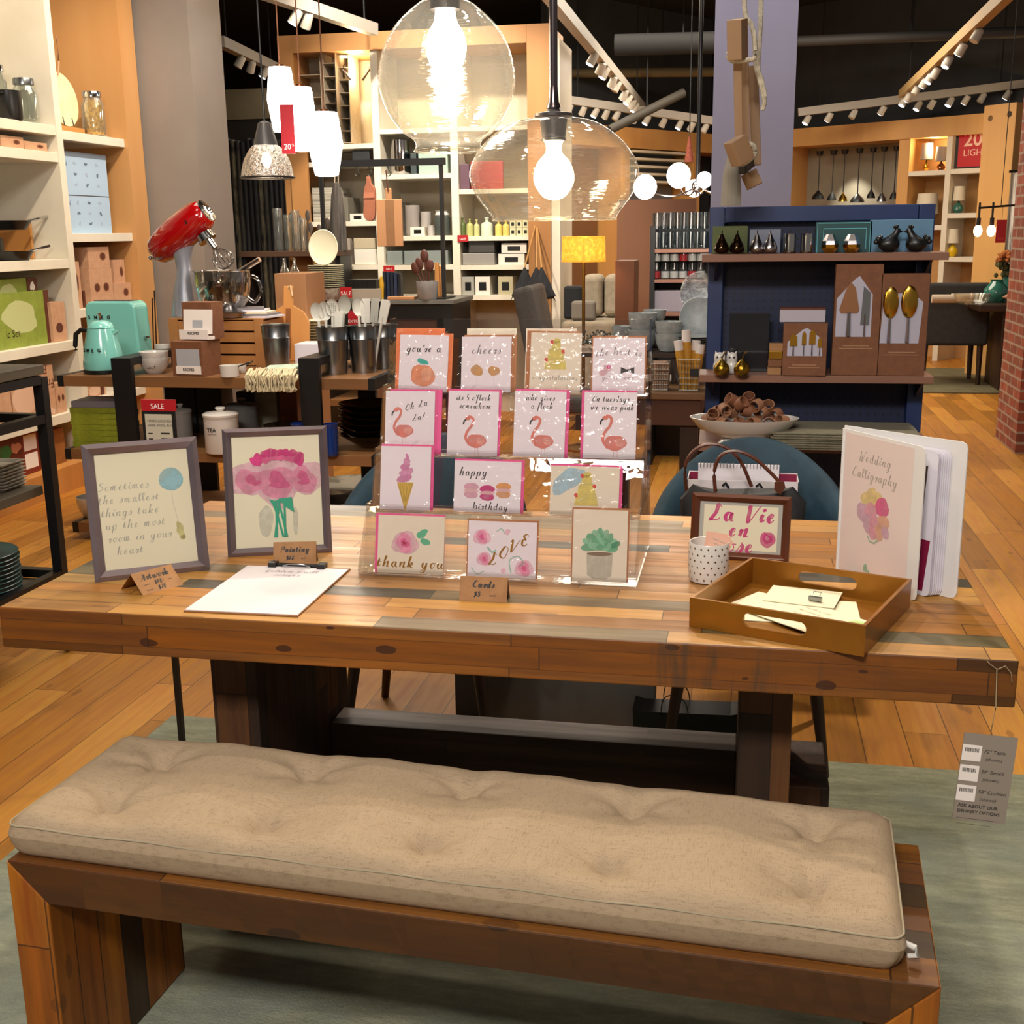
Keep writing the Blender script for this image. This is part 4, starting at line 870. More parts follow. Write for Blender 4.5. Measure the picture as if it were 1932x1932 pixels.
for x in (XC, XC-.62):
    for y in (YB, YF):
        t_ = MB(blackp).at(b0).lathe([(.036, -.012), (.042, -.008), (.042, .008), (.036, .012)], 24, (x, y, .043), 'x').build('caster_wheel', T); MB(chrome).at(b0).cyl(.014, -.014, .014, 16, (x, y, .043), 'x').box(x-.016, y-.012, .05, x-.013, y+.012, .09).box(x+.013, y-.012, .05, x+.016, y+.012, .09).build('caster_hub', t_).parent = T
# things on the cart
T = thing('picture_frame', 'black picture frame cut by the left edge on the cart top', 'picture frame', (XC-.10, 1.44, 1.029), -.3)
MB(blackp).box(-.10, 0, 0, .10, .012, .28).build('frame', T, bevel=.003); MB(pm('grey_print', '8d8a88', .5)).box(-.085, -.001, .02, .085, .004, .262).build('print', T)
bw_ = pm('bowl_white', 'bcb4a6', .4)
for st in range(2):
    for k in range(8):
        z = .6135+k*.0115; P = (-1.105-.02*st+(.002*(k % 3)), 1.60-.17*st, z); h = .06
        b = MB(bw_); b.add([(-.052, -.052, 0), (.052, -.052, 0), (.052, .052, 0), (-.052, .052, 0), (-.068, -.068, .012), (.068, -.068, .012), (.068, .068, .012), (-.068, .068, .012), (-.062, -.062, .0125), (.062, -.062, .0125), (.062, .062, .0125), (-.062, .062, .0125), (-.046, -.046, .003), (.046, -.046, .003), (.046, .046, .003), (-.046, .046, .003)],
            [(0, 3, 2, 1)]+[(i, (i+1) % 4, 4+(i+1) % 4, 4+i) for i in range(4)]+[(4+i, 4+(i+1) % 4, 8+(i+1) % 4, 8+i) for i in range(4)]+[(8+i, 8+(i+1) % 4, 12+(i+1) % 4, 12+i) for i in range(4)]+[(12, 13, 14, 15)])
        single(b, 'square_dish', 'off-white square dish, one of %s stack on the cart\'s middle shelf' % ('the farther' if st == 0 else 'the nearer'), 'dish', P, 0, 'dishes in the %s stack on the cart' % ('farther' if st == 0 else 'nearer'))
tealp = noisy('teal_plate_glaze', '2a4f52', '39686a', 10, rough=.3)
for k in range(10):
    single(MB(tealp).lathe([(.09, 0), (.13, .003), (.152, .013), (.150, .015), (.127, .006), (0, .004)], 40), 'plate', 'teal rimmed plate in the stack on the cart\'s lowest shelf', 'plate', (-1.15+.002*(k % 3), 1.47, .2745+k*.0145), 0, 'teal plates on the cart')
# ================================================================ LEFT WALL SHELVING
XS = -2.5; wsh = noisy('white_shelf_board', 'e3dccb', 'd9d1be', 3, rough=.5); gsh = pm('grey_shelf_side', 'b5b0a4', .7)
T = thing('wall_shelving', 'tall white shelving with pale wood end panel along the left wall', 'shelving', (XS, 4.5, 0))
b0 = Matrix.Translation(-T.location)
ysp = 4.49
MB(wsh).at(b0).box(-3.04, ysp-.03, .15, XS, ysp+.03, 3.9).build('divider', T)
MB(noisy('orange_wood', 'cb9a64', 'be8a52', 2, (1, 1, .1), .5)).at(b0).box(-3.04, 5.23, 0, XS+.02, 5.42, 3.9).build('end_panel', T)
MB(gsh).at(b0).box(-3.04, 2.2, .15, -3.02, 5.229, 3.9).build('back_panel', T)
MB(wood).at(b0).box(-3.03, 2.2, 0, XS+.03, 5.229, .148).build('plinth', T)
SL = [2.04, 1.893, 1.30, .83, .42]; SR = [2.022, 1.445, 1.004, .46]
for z in SL: MB(wsh).at(b0).box(-3.019, 2.2, z-.028, XS-.004, ysp-.031, z+.026).build('shelf', T, bevel=.002)
for z in SR: MB(wsh).at(b0).box(-3.019, ysp+.031, z-.026, XS-.004, 5.229, z+.024).build('shelf', T, bevel=.002)
def onL(px, z, X): # a point on a shelf at plane x=X below photo column px
    lo, hi = 2.3, 5.3
    for _ in range(40):
        m_ = (lo+hi)/2
        if proj((X, m_, z))[0] < px: lo = m_
        else: hi = m_
    return Vector((X, lo, z))
RL = -PI/2  # things face +x
def lbox(name, label, cat, px0, px1, ytop, z, X, dep, m, group=None, deco=None):
    A, B_ = onL(px0, z, X), onL(px1, z, X); W = (B_-A).length; P = (A+B_)/2; s_ = SC(P)
    lo, hi = .01, 1.2
    for _ in range(40):
        m_ = (lo+hi)/2
        if proj(P+Vector((0, 0, m_)))[1] > ytop: lo = m_
        else: hi = m_
    b = MB(m).box(-W/2+.001, 0, 0, W/2-.001, dep, lo)
    if deco: deco(b, W, lo)
    o = single(b, name, label, cat, P, PI/2, group); return o, W, lo
def badge(b, W, H): winmark(b, W, H)
def badge2(b, W, H):
    for x in (-.2, .2): b.mat(pm('badge_ring')).blob(x*W, H*.5, W*.13, H*.12, -.0006, 1, 0); b.mat(pm('badge')).blob(x*W, H*.5, W*.10, H*.095, -.0009, 1, 0)
top = .0265
# left bay, top shelf
def ljar(px, ztop, label, X, z, r, cap, fill=None):
    P = onL(px, z, X); T = thing('glass_jar', label, 'jar', P); lo, hi = .05, .9
    for _ in range(40):
        m_ = (lo+hi)/2
        if proj(P+Vector((0, 0, m_)))[1] > ztop: lo = m_
        else: hi = m_
    H = lo; ch = .035
    MB(glassj).lathe([(r*.8, 0), (r*.95, .01), (r, .03), (r*.97, H*.7), (r*.7, H*.86), (r*.7, H-ch), (r*.67, H-ch), (r*.66, H*.86), (r*.94, H*.68), (r*.95, .03), (0, .008)], 28).build('jar_body', T)
    MB(cap).lathe([(0, H), (r*.76, H), (r*.8, H-.006), (r*.8, H-ch), (0, H-ch)], 28).build('lid', T)
    if fill: MB(fill).lathe([(r*.85, .011), (r*.92, .03), (r*.92, H*.68), (r*.6, H*.8), (0, H*.8)], 24).build('pasta', T)
    return T
ljar(52, 148, 'empty glass jar with dull metal lid on the top left shelf', -2.62, SL[0]+top, .07, steel)
ljar(2, 122, 'tall glass jar with chrome lid at the left edge of the top shelf', -2.72, SL[0]+top, .055, chrome)
P = onL(20, SL[0]+top, -2.56)
T = thing('stock_pot', 'black enamel pot with loop handles on the top left shelf', 'pot', P)
MB(blackp).lathe([(.06, 0), (.066, .01), (.068, .15), (.071, .152), (.064, .15), (.062, .01), (0, .008)], 28).build('pot_body', T)
for sgn in (1, -1): MB(blackp).tube([(0, sgn*.066, .125), (.0, sgn*.09, .13), (.02, sgn*.09, .135), (.02, sgn*.066, .135)], .005, 8).build('handle', T)
past = noisy('pasta_fill', 'e6ac3e', 'b07c22', 60, rough=.5, lo=.4, hi=.6)
ljar(180, 173, 'glass jar of yellow pasta with chrome lid beside the white platter', -2.6, SR[0]+.0245, .072, chrome, past)
P = onL(128, SR[0]+.0245, -2.66)
T = thing('platter', 'round cream platter standing on a wooden block on the upper shelf', 'platter', P, PI/2)
MB(wood).box(-.13, -.04, 0, .13, .05, .045).build('block', T, bevel=.003)
R_ = .155
MB(noisy('cream_marble', 'e6dcb8', 'dccf9f', 6, rough=.35)).at(Matrix.Translation((-.02, .0, .047+R_)) @ Matrix.Rotation(-.12, 4, 'X')).lathe([(R_, -.006), (R_, .006)], 44, axis='y').build('disc', T)
MB(black).tube([(-.07, -.03, .045), (-.07, -.02, .1)], .0025, 6).tube([(.03, -.03, .045), (.03, -.02, .1)], .0025, 6).build('easel_wire', T)
MB(pm('blush_cord', 'd9a07c', .7)).tube(crom([(-.02, .354), (-.03, .44), (-.025, .52)]) and [Vector((a, .0, c)) for a, c in ((-.04, .34), (-.02, .42), (-.02, .56))], .005, 8).build('hanging_loop', T)
grn = noisy('lime_carton', '8b9a3c', '7d8c34', 20, rough=.6); brn = pm('brown_carton', '5a2e1c', .6)
def nested(px0, px1, yt, z, label, m=boxpink, deco=badge, dep=.2, X=-2.54, g='serving-ware cartons on the left shelving', cat='carton'):
    return lbox('carton', label, cat, px0, px1, yt, z, X, dep, m, g, deco)
nested(3, 46, 257, SL[1]+top, 'pink carton with oval badge on the second left shelf, nearer one')
nested(47, 90, 268, SL[1]+top, 'pink carton with oval badge on the second left shelf, farther one')
# frying pans and cutting board on the third left shelf
for k, (px, X, zz, lab) in enumerate(((14, -2.62, SL[2]+top, 'lower black frying pan with long steel handle on the third left shelf'), (10, -2.66, SL[2]+top+.165, 'black frying pan with long steel handle raised behind the other pan'))):
    P = onL(px, zz, X); T = thing('frying_pan', lab, 'pan', P)
    MB(blackp).lathe([(.11, 0), (.14, .045), (.145, .05), (.136, .046), (.106, .006), (0, .005)], 32).build('pan_body', T)
    MB(chrome).tube([(.0, .135, .03), (.02, .2, .05), (.05, .34, .075)], [.007, .006, .009], 8).build('handle', T)
P = onL(10, SL[2]+top, -2.68); single(MB(blackp).lathe([(.13, 0), (.13, .12), (.10, .13), (.02, .135), (.015, .16), (0, .163)], 30), 'casserole', 'black lidded casserole under the raised frying pan', 'pot', (P.x-.14, P.y-.02, P.z))
def cb(b, W, H): pass
A_, B_ = atY(-30, 460, 4.41), atY(58, 460, 4.41); single(MB(wood).box(A_.x, 0, 0, B_.x, .02, atY(30, 421, 4.41).z-SL[2]-top), 'cutting_board', 'pale wooden cutting board leaning on the shelf divider behind the pans', 'cutting board', (0, 4.42, SL[2]+top+.0005), 0, None, .004)
lbox('carton', 'small lime carton topmost on the fourth left shelf', 'carton', -20, 53, 527, SL[3]+top+.255, -2.58, .16, grn, None, lambda b, W, H: b.mat(pm('lime_pale', 'b9bf86', .6)).blob(-.0, H*.45, W*.2, H*.35, -.0006, 3, .1))
lbox('carton', 'brown printed carton beside the small lime carton', 'carton', 54, 73, 524, SL[3]+top+.255, -2.58, .16, brn, None, lambda b, W, H: b.mat(whitet).blob(.0, H*.6, W*.2, H*.25, -.0006, 3, .2))
def setdeco(b, W, H):
    b.mat(pm('lime_pale')).blob(.03, H*.55, W*.26, H*.28, -.0006, 5, .1); b.mat(brn); b.box(W/2-.05, -.0008, 0, W/2-.001, -.0002, H); b.mat(pm('dark_print', '3a2c18', .6)); block(b, 'ic Set', .06, -.05, H*.2, -.001)
lbox('carton', 'large lime carton printed ic Set on the fourth left shelf', 'carton', -30, 100, 552, SL[3]+top, -2.56, .2, grn, None, setdeco)
nested(102, 128, 570, SL[3]+top, 'narrow pink carton standing right of the large lime carton', deco=lambda b, W, H: (b.mat(pm('badge')).blob(0, H*.35, W*.25, H*.13, -.0008, 1, 0)))
def frydeco(b, W, H):
    b.mat(pm('pan_pale', 'd6b096', .7)).blob(-W*.2, H*.45, W*.3, H*.3, -.0006, 2, .03); b.ribbon([(W*.05, H*.35), (W*.45, H*.05)], .03, -.0007); b.mat(pm('badge'))
    q = MB(brn); block(q, 'Frying', .075, 0, 0, 0); block(q, 'Pan', .075, .02, -.085, 0)
    b.add([(-v.x+W*.28, -.0009, H*.72-v.z) for v in q.v], [tuple(f)[::-1] for f in q.f])
nested(28, 108, 695, SL[4]+top, 'big pink carton printed Frying Pan upside down on the fifth left shelf', deco=frydeco, dep=.12)
nested(-40, 26, 708, SL[4]+top, 'pink carton with brown spine at the left edge of the fifth shelf', deco=lambda b, W, H: b.mat(brn).box(-W*.1, -.0008, 0, W*.05, -.0002, H), dep=.12)
nested(109, 127, 722, SL[4]+top, 'pink carton with two oval badges beside the Frying Pan carton', deco=badge2)
def cook(b, W, H):
    b.mat(pm('tomato_photo', '5a1a12', .5)).flat([(-W*.45, H*.1), (W*.1, H*.1), (W*.1, H*.95), (-W*.45, H*.95)], -.0006); b.mat(pm('basil_green', '2c6a2c', .6)).blob(-W*.3, H*.65, W*.12, H*.2, -.0008, 4, .1); b.mat(pm('pasta_photo', 'b8755a', .6)).blob(-W*.05, H*.7, W*.1, H*.14, -.0008, 4, .2)
    b.mat(whitet).flat([(W*.14, H*.55), (W*.45, H*.55), (W*.45, H*.92), (W*.14, H*.92)], -.0006); b.flat([(W*.14, H*.12), (W*.45, H*.12), (W*.45, H*.48), (W*.14, H*.48)], -.0006)
lbox('carton', 'carton with dark tomato photo on the lowest left shelf', 'carton', 0, 78, 820, .15, -2.56, .2, pm('dark_red_carton', '7a2416', .6), None, cook)
lbox('carton', 'plain brown carton with red ribbon print on the lowest left shelf', 'carton', 84, 126, 812, .15, -2.56, .2, noisy('ochre_carton', '9a5f24', '8a5320', 20, rough=.7), None, lambda b, W, H: b.mat(red).prism([(-W*.3, H), (-W*.12, H), (-W*.12, H*.72), (-W*.21, H*.78), (-W*.3, H*.72)], -.001, -.0004))
# right bay
def pag(b, W, H):
    b.mat(pm('grey_cover', '6c7886', .5)).box(-W/2, -.0008, H*.94, W/2, -.0002, H); b.mat(pm('dark_print'))
    b.box(-W/2, -.001, H*.465, W/2, -.0004, H*.475)
    for r_ in (0, 1):
        zo = H*(.52 if r_ else .04); b.mat(pm('slate_print', '5f6e80', .6))
        block(b, 'TION', .042, -W*.47, zo+H*.30, -.0009, False)
        for q in range(6): b.box(-W*.47, -.001, zo+H*(.04+.035*q), -W*.33, -.0004, zo+H*(.055+.035*q))
        for cx in range(3):
            for cz in range(3): b.mat(pm('slate_print') if (cx+cz) % 2 else pm('slate_pale', '9fb0c4', .6)).blob(-W*.15+cx*W*.22, zo+H*(.08+.13*cz), .014, .010, -.0009, cx+cz*3+r_, .3)
lbox('info_poster', 'pale blue printed product chart on the right bay shelf', 'poster', 118, 212, 288, SR[1]+.0245, -2.56, .012, pm('pale_blue_sheet', 'a9c3dc', .5), None, pag)
zs = SR[2]+.0245
nested(134, 157, 494, zs, 'tall pink carton with one badge, left end of the right bay', X=-2.56, dep=.15)
nested(159, 173, 548, zs+.0, 'dark narrow carton between the pink cartons in the right bay', m=brn, deco=None, X=-2.58, dep=.14)
nested(174, 216, 506, zs, 'pink carton with two oval badges in the middle of the right bay', deco=badge2, X=-2.54, dep=.2)
nested(168, 208, 466, zs+.232, 'pink carton lying on top of the two-badge carton', deco=badge, X=-2.54, dep=.2)
nested(217, 238, 490, zs+.11, 'pink carton with one badge on the smaller one, right bay', deco=badge, X=-2.56, dep=.2)
nested(217, 250, 534, zs, 'small pink carton at the right end of the right bay', deco=badge, X=-2.54, dep=.2)
def crepe(b, W, H): b.mat(pm('pan_pale')).blob(0, H*.5, W*.3, H*.4, -.0006, 2, .03); b.mat(brn).box(W*.25, -.0008, 0, W*.42, -.0002, H); q = block(b, 'et', .06, -W*.4, H*.2, -.001)
nested(160, 200, 725, SR[3]+.0245, 'pink carton with brown spine on the low right bay shelf', deco=crepe, X=-2.56, dep=.15)
# ================================================================ ETAGERE IN FRONT OF THE SHELVING
Y0 = 3.15; ZE = atY(400, 712, Y0).z; Z2 = atY(300, 851, Y0).z; Z3 = atY(150, 993, Y0).z+.02
x0 = atY(108, 712, Y0).x; x1 = atY(706, 712, Y0).x
T = thing('display_table', 'black-framed display table with three wooden shelves behind the picture frames', 'display table', ((x0+x1)/2, Y0, 0))
b0 = Matrix.Translation(-T.location); D_ = .78
for z in (ZE, Z2, Z3):
    MB(shelfwood).at(b0).box(x0+.03, Y0, z-.05, x1-.03, Y0+D_, z).build('shelf', T, bevel=.002)
    for xa, xb in ((x0, x0+.0295), (x1-.0295, x1)): MB(black).at(b0).box(xa, Y0-.001, z-.0515, xb, Y0+D_, z+.001).build('end_cap', T)
for pa, pb in ((208, 245), (562, 600)):
    xa, xb = atY(pa, 673, Y0-.03).x, atY(pb, 673, Y0-.03).x; zt = atY((pa+pb)/2, 676, Y0-.03).z
    for y in (Y0-.03, Y0+D_+.002): MB(black).at(b0).box(xa, y, 0, xb, y+.028, zt).build('leg', T)
    MB(black).at(b0).box(xa, Y0-.002, zt-.035, xb, Y0+D_+.002, zt).build('top_bar', T)
def E(px, py, z=None): return atZ(px, py, ZE if z is None else z)
# kettle
P = E(198, 703); s = SC(P)
T = thing('electric_kettle', 'mint enamel kettle with black handle on the display table', 'kettle', P)
MB(blackp).lathe([(34*s, 0), (38*s, 1*s), (38*s, 7*s), (0, 7*s)], 32).build('base', T)
b = MB(teal).lathe([(37*s, 7.5*s), (38*s, 12*s), (35*s, 40*s), (29*s, 65*s), (24.5*s, 83*s), (0, 83*s)], 36); b.build('kettle_body', T)
l_ = MB(teal).lathe([(24.5*s, 84*s), (21*s, 92*s), (12*s, 97*s), (3*s, 98*s), (0, 98*s)], 32).build('lid', T); MB(chrome).lathe([(2*s, 97*s), (2*s, 106*s), (3.2*s, 108*s), (3.2*s, 111*s), (0, 112*s)], 12).build('knob', l_)
MB(blackp).tube([(-23*s, 0, 78*s), (-40*s, -2*s, 80*s), (-50*s, -4*s, 72*s), (-53*s, -5*s, 50*s), (-52*s, -5*s, 42*s)], [4*s, 4.5*s, 4.5*s, 4.5*s, 4*s], 10).build('handle', T)
MB(teal).add([(20*s, -8*s, 66*s), (20*s, 8*s, 66*s), (38*s, 0, 79*s), (22*s, -8*s, 80*s), (22*s, 8*s, 80*s)], [(0, 1, 2), (0, 2, 3), (1, 4, 2), (3, 2, 4)]).build('spout', T)
b = MB(chrome)
for ch, x in (('S', -20), ('M', -10), ('E', 0), ('G', 12)): block(b, ch, 9*s, x*s, 42*s, -math.sqrt(max(1, 36**2-x*x))*s-.0015, bold=.04)
b.build('lettering', T)
# toaster
P = E(229, 683); s = SC(P)
T = thing('toaster', 'mint enamel toaster behind the mint kettle', 'toaster', P)
W, H, D = 100*s, 80*s, 52*s; r = 14*s
poly = [(-W/2, 6*s), (W/2+4*s, 6*s)] + [(W/2-r+r*math.cos(a), H+34*s-r+r*math.sin(a)) for a in [k*PI/12 for k in range(7)]] + [(-W/2+r+r*math.cos(a), H+34*s-r+r*math.sin(a)) for a in [PI/2+k*PI/12 for k in range(7)]]
MB(teal).prism(poly, -D/2, D/2).build('toaster_body', T, bevel=.012, seg=3)
MB(steel).box(-W*.36, -D*.3, H+34*s, W*.36, D*.3, H+35*s).build('top_plate', T); MB(blackp).box(-W*.48, -D*.46, 0, W*.48, D*.46, 6*s).build('base', T); MB(chrome).box(W/2+4*s, -6*s, 45*s, W/2+9*s, 6*s, 49*s).build('lever', T)
b = MB(chrome)
for k, ch in enumerate('SMEG'): block(b, ch, 9*s, (-42+k*13)*s, 82*s, -D/2-.0015, bold=.04)
b.build('lettering', T)
# salt bowls
def bowl(px, py, r, h, label, m=ceram, z=None, g=None, name='bowl', txt=None, dz=0):
    P = E(px, py, z); P.z += dz; s = SC(P); T = thing(name, label, 'bowl', P, 0, g)
    MB(m).lathe([(r*.55*s, 0), (r*.62*s, 2*s), (r*.92*s, h*.5*s), (r*s, h*s), (r*.95*s, h*s), (r*.86*s, h*.5*s), (r*.5*s, 3*s), (0, 3*s)], 32).build('bowl_body', T)
    if txt: block(b2 := MB(ink), txt, 8*s, 6*s, h*.38*s, -r*.90*s-.001); b2.build('lettering', T)
    return T
bowl(293, 704, 27, 28, 'white bowl lettered SALT, lower one of the nested pair', txt='SALT')
bowl(293, 704, 27, 28, 'white bowl nested on top of the SALT bowl', dz=13*SC(E(293, 704)))
bowl(309, 690, 14, 40, 'small white cup behind the nested salt bowls', name='cup')
# recipe boxes
krb = kraft
P = E(360, 711); s = SC(P)
T = thing('recipe_box', 'kraft recipe box with window on the display table', 'box', P, -.12)
b = MB(kraftd).box(-38*s, 0, 0, 28*s, .16, 66*s); b.mat(pm('window_grey', 'aeb1b8', .3)).flat([(-28*s, 20*s), (22*s, 20*s), (22*s, 52*s), (-28*s, 52*s)], -.0008)
b.mat(whitet).box(-30*s, -.003, 5*s, 24*s, -.0005, 20*s); b.mat(ink); block(b, 'RECIPES', 7*s, -3*s, 11*s, -.0034, bold=.03); b.build('carton', T)
T = thing('recipe_card_holder', 'kraft box with white RECIPES card stand on the lower box', 'box', P+Vector((0, .05, 66.5*s)), -.12)
b = MB(kraftd).box(-30*s, .04, 0, 34*s, .14, 70*s); b.build('carton', T)
b = MB(whitet).box(-28*s, -.004, 2*s, 34*s, .002, 20*s).box(-24*s, .004, 2*s, 40*s, .03, 8*s); b.mat(ink); block(b, 'RECIPES', 7*s, 3*s, 11*s, -.0045, bold=.03); b.mat(whitet).at(Matrix.Rotation(-.12, 4, 'X')).box(-22*s, .006, 12*s, 40*s, .009, 58*s); b.mat(pm('window_grey')).flat([(-2*s, 24*s), (20*s, 24*s), (20*s, 38*s), (-2*s, 38*s)], .0052); b.build('card_stand', T)
# measuring cups and tea towel
for k, (px, r, h) in enumerate(((434, 18, 22), (457, 9, 17))):
    P = E(px, 711-k*7); s = SC(P); T = thing('measuring_cup', ['white enamel measuring cup beside the fringed towel, larger one', 'white enamel measuring cup beside the fringed towel, smaller one'][k], 'cup', P)
    MB(ceram).lathe([(r*.85*s, 0), (r*.95*s, 1*s), (r*s, h*s), (r*.93*s, h*s), (r*.88*s, 2*s), (0, 2*s)], 26).build('cup_body', T); MB(blackp).tube([(r*s, 0, (h-2)*s), (r*2.0*s, .02, (h+4)*s), (r*2.1*s, .02, (h+5)*s)], 1.5*s, 6).build('handle', T)
P = E(517, 716); s = SC(P)
T = thing('tea_towel', 'folded pale green towel with cream fringe hanging over the shelf edge', 'towel', P)
b = MB(noisy('towel_green', 'b4c4b0', 'a3b5a2', 30, rough=.9)); b.add([(-26*s, -.01, 14*s), (36*s, -.01, 18*s), (38*s, .12, 26*s), (-30*s, .12, 22*s), (-24*s, -.01, 4*s), (34*s, -.01, 6*s), (36*s, .12, .002), (-28*s, .12, .002)], [(0, 1, 2, 3), (4, 5, 1, 0), (5, 6, 2, 1), (7, 4, 0, 3), (6, 7, 3, 2), (4, 7, 6, 5)]); b.build('cloth', T, bevel=.008, seg=3)
b = MB(pm('fringe_cream', 'cdbf9d', .9)); R = random.Random(4)
for k in range(120):
    x = (-50+98*k/119)*s; y = -.012-R.random()*.03; zt_ = (8+14*R.random())*s; zb_ = (-14-8*R.random() if y < -.014 else 2)*s; w_ = R.uniform(-5, 5)*s
    b.tube([(x, .0, zt_), (x+w_, y-.008, zt_*.5), (x-w_*.4, y-.010, zb_*.3), (x+w_*.5, y-.012, zb_)], [1.6*s, 2.2*s, 1.4*s, 2.4*s], 5)
b.build('fringe', T)
# buckets
def bucket(px, py, rt, rb, h, label, hw=True):
    P = E(px, py); s = SC(P); T = thing('metal_bucket', label, 'bucket', P, 0, 'galvanised buckets on the display table')
    MB(steel).lathe([(rb*s, 0), (rb*1.02*s, 3*s), ((rb+(rt-rb)*.7)*s, h*.72*s), ((rb+(rt-rb)*.7+1)*s, h*.73*s), ((rb+(rt-rb)*.7)*s, h*.75*s), (rt*s, h*s), ((rt+1.2)*s, (h+1)*s), ((rt-1.5)*s, h*s), ((rb-1)*s, 4*s), (0, 4*s)], 36).build('bucket_body', T)
    return T, P, s, h
bk = [bucket(631, 705, 31, 24, 88, 'galvanised bucket of white utensils right of the black table leg'), bucket(687, 702, 29, 23, 86, 'galvanised bucket of white spatulas beside the bucket of spoons'), bucket(726, 694, 26, 21, 80, 'galvanised bucket half hidden behind the card rack'), bucket(524, 698, 27, 21, 84, 'galvanised bucket by the wooden crate')]
sil = pm('silicone_white', 'cfcec6', .45); silg = pm('silicone_grey', 'a9aaa2', .45)
def utensil(bi, px, ytop, kind, label, m=sil, lean=0):
    T0, P, s, h = bk[bi]; Q = P+Vector(((px-proj(P)[0])*s*.45, 0, h*.35*s)); x_top = (px-proj(P)[0])*s; L = None
    top_ = atY(px, ytop, P.y); T = thing('utensil', label, 'utensil', Vector((P.x+x_top*.5, P.y, P.z+8*s)), 0, 'white kitchen utensils in the buckets'); d = top_-T.location; L = d.length
    rot = Matrix.Rotation(math.atan2(d.x, d.z), 4, 'Y'); b = MB(m)
    b.at(rot); b.tube([(0, 0, 0), (0, 0, L-34*s)], 2.6*s, 8)
    if kind == 'spoon': b.at(rot @ Matrix.Translation((0, 0, L-18*s)) @ Matrix.Rotation(.15, 4, 'X')).lathe([(1e-4, -3*s), (9*s, -2*s), (12.5*s, 2*s), (11.5*s, 1*s), (8*s, -1*s), (1e-4, -1.5*s)], 22, axis='y', sy=1.45, caps=False)
    elif kind == 'slot':
        b.at(rot @ Matrix.Translation((0, 0, L-17*s)) @ Matrix.Rotation(.1, 4, 'X')).lathe([(1e-4, -3*s), (10*s, -1.5*s), (13.5*s, 2*s), (12.5*s, 1*s), (9*s, 0), (1e-4, -1.5*s)], 22, axis='y', sy=1.2, caps=False)
        b.mat(pm('hole_grey', '77776f', .6))
        for i in range(-2, 3):
            for j in range(-2, 3):
                if i*i+j*j < 6: b.blob(i*3.6*s, j*3.8*s, 1.0*s, 1.4*s, -3.3*s, 1, 0, 8)
    else: b.at(rot @ Matrix.Translation((0, 0, L-46*s))).prism([(-7*s, 0), (9*s, 0), (11*s, 40*s), (8*s, 45*s), (-6*s, 44*s), (-10*s, 38*s)], -1.5*s, 1.5*s)
    b.build('utensil_body', T); return T
utensil(0, 596, 570, 'spoon', 'white spoon leaning out at the left of the utensil bucket'); utensil(0, 627, 563, 'slot', 'white perforated spoon standing upright in the utensil bucket')
utensil(0, 652, 556, 'spoon', 'tallest white ladle spoon at the right of the utensil bucket', silg); utensil(0, 612, 568, 'spoon', 'white spoon half hidden behind the perforated spoon'); utensil(0, 641, 585, 'spat', 'narrow white spatula between spoon and perforated spoon', sil)
utensil(1, 676, 560, 'spoon', 'white spoon at the left of the spatula bucket'); utensil(1, 690, 562, 'spat', 'white spatula, nearest in the spatula bucket'); utensil(1, 709, 562, 'spat', 'pale grey spatula in the middle of the spatula bucket', silg); utensil(1, 727, 564, 'spat', 'broad white spatula at the right of the spatula bucket')
# crate, mixer and the things on it
P = E(413, 690); s = SC(P); CY = P.y
ZC = atY(420, 601, CY).z
T = thing('wooden_crate', 'slatted wooden crate on the display table under the stand mixer', 'crate', P)
W = 190*s; D = .26; H = ZC-ZE; m_ = noisy('crate_wood', 'b07a45', '9c6838', 5, (.15, 1, 1), .55)
for k in range(4):
    z = .004+k*(H-.006)/4; MB(m_).box(-W/2, 0, z, W/2, .012, z+H/4-.012).box(-W/2, D-.012, z, W/2, D, z+H/4-.012).box(-W/2, .012, z, -W/2+.012, D-.012, z+H/4-.012).box(W/2-.012, .012, z, W/2, D-.012, z+H/4-.012).build('slat', T)
MB(m_).box(W/2-.05, -.006, 0, W/2, -.0005, H).build('corner_post', T); MB(m_).box(-W/2, -.006, 0, -W/2+.05, -.0005, H).build('corner_post', T); MB(m_).box(-W/2, 0, H-.006, W/2, D, H).build('top_panel', T)
P = atY(351, 601, CY+.12); P.z = ZC+.0005; s = SC(P)*1.07
redm = pm('mixer_red', '960509', .12, coat=1); mixs = noisy('mixer_silver', 'a2a6b4', 'b4b8c4', 5, rough=.3, metal=.6)
T = thing('stand_mixer', 'glossy red stand mixer with tilted head and silver stand', 'stand mixer', P)
b = MB(mixs); rows = []
for z, cx, rx, ry in ((0, 18, 44, 26), (3, 18, 44, 26), (5, 0, 24, 22), (40, 0, 19, 18), (80, 4, 13, 14), (100, 3, 14, 15), (112, 0, 20, 17), (122, -2, 26, 18)): rows.append([((cx+rx*math.cos(2*PI*i/24))*s, ry*math.sin(2*PI*i/24)*s, z*s) for i in range(24)])
b.add([p for r in rows for p in r], [(k*24+i, k*24+(i+1) % 24, (k+1)*24+(i+1) % 24, (k+1)*24+i) for k in range(7) for i in range(24)]+[tuple(range(24))[::-1], tuple(7*24+i for i in range(24))], True); b.build('stand', T)
ang = math.radians(-35); hd = Matrix.Translation((3*s, 0, 145*s)) @ Matrix.Rotation(ang, 4, 'Y')
h_ = MB(redm); h_.at(hd).lathe([(1e-4, -66*s), (16*s, -65*s), (25*s, -56*s), (30*s, -35*s), (32*s, -5*s), (31*s, 25*s), (28*s, 48*s), (24*s, 58*s), (21*s, 61*s), (0, 61*s)], 36, axis='x', sy=.95); h_ = h_.build('mixer_head', T)
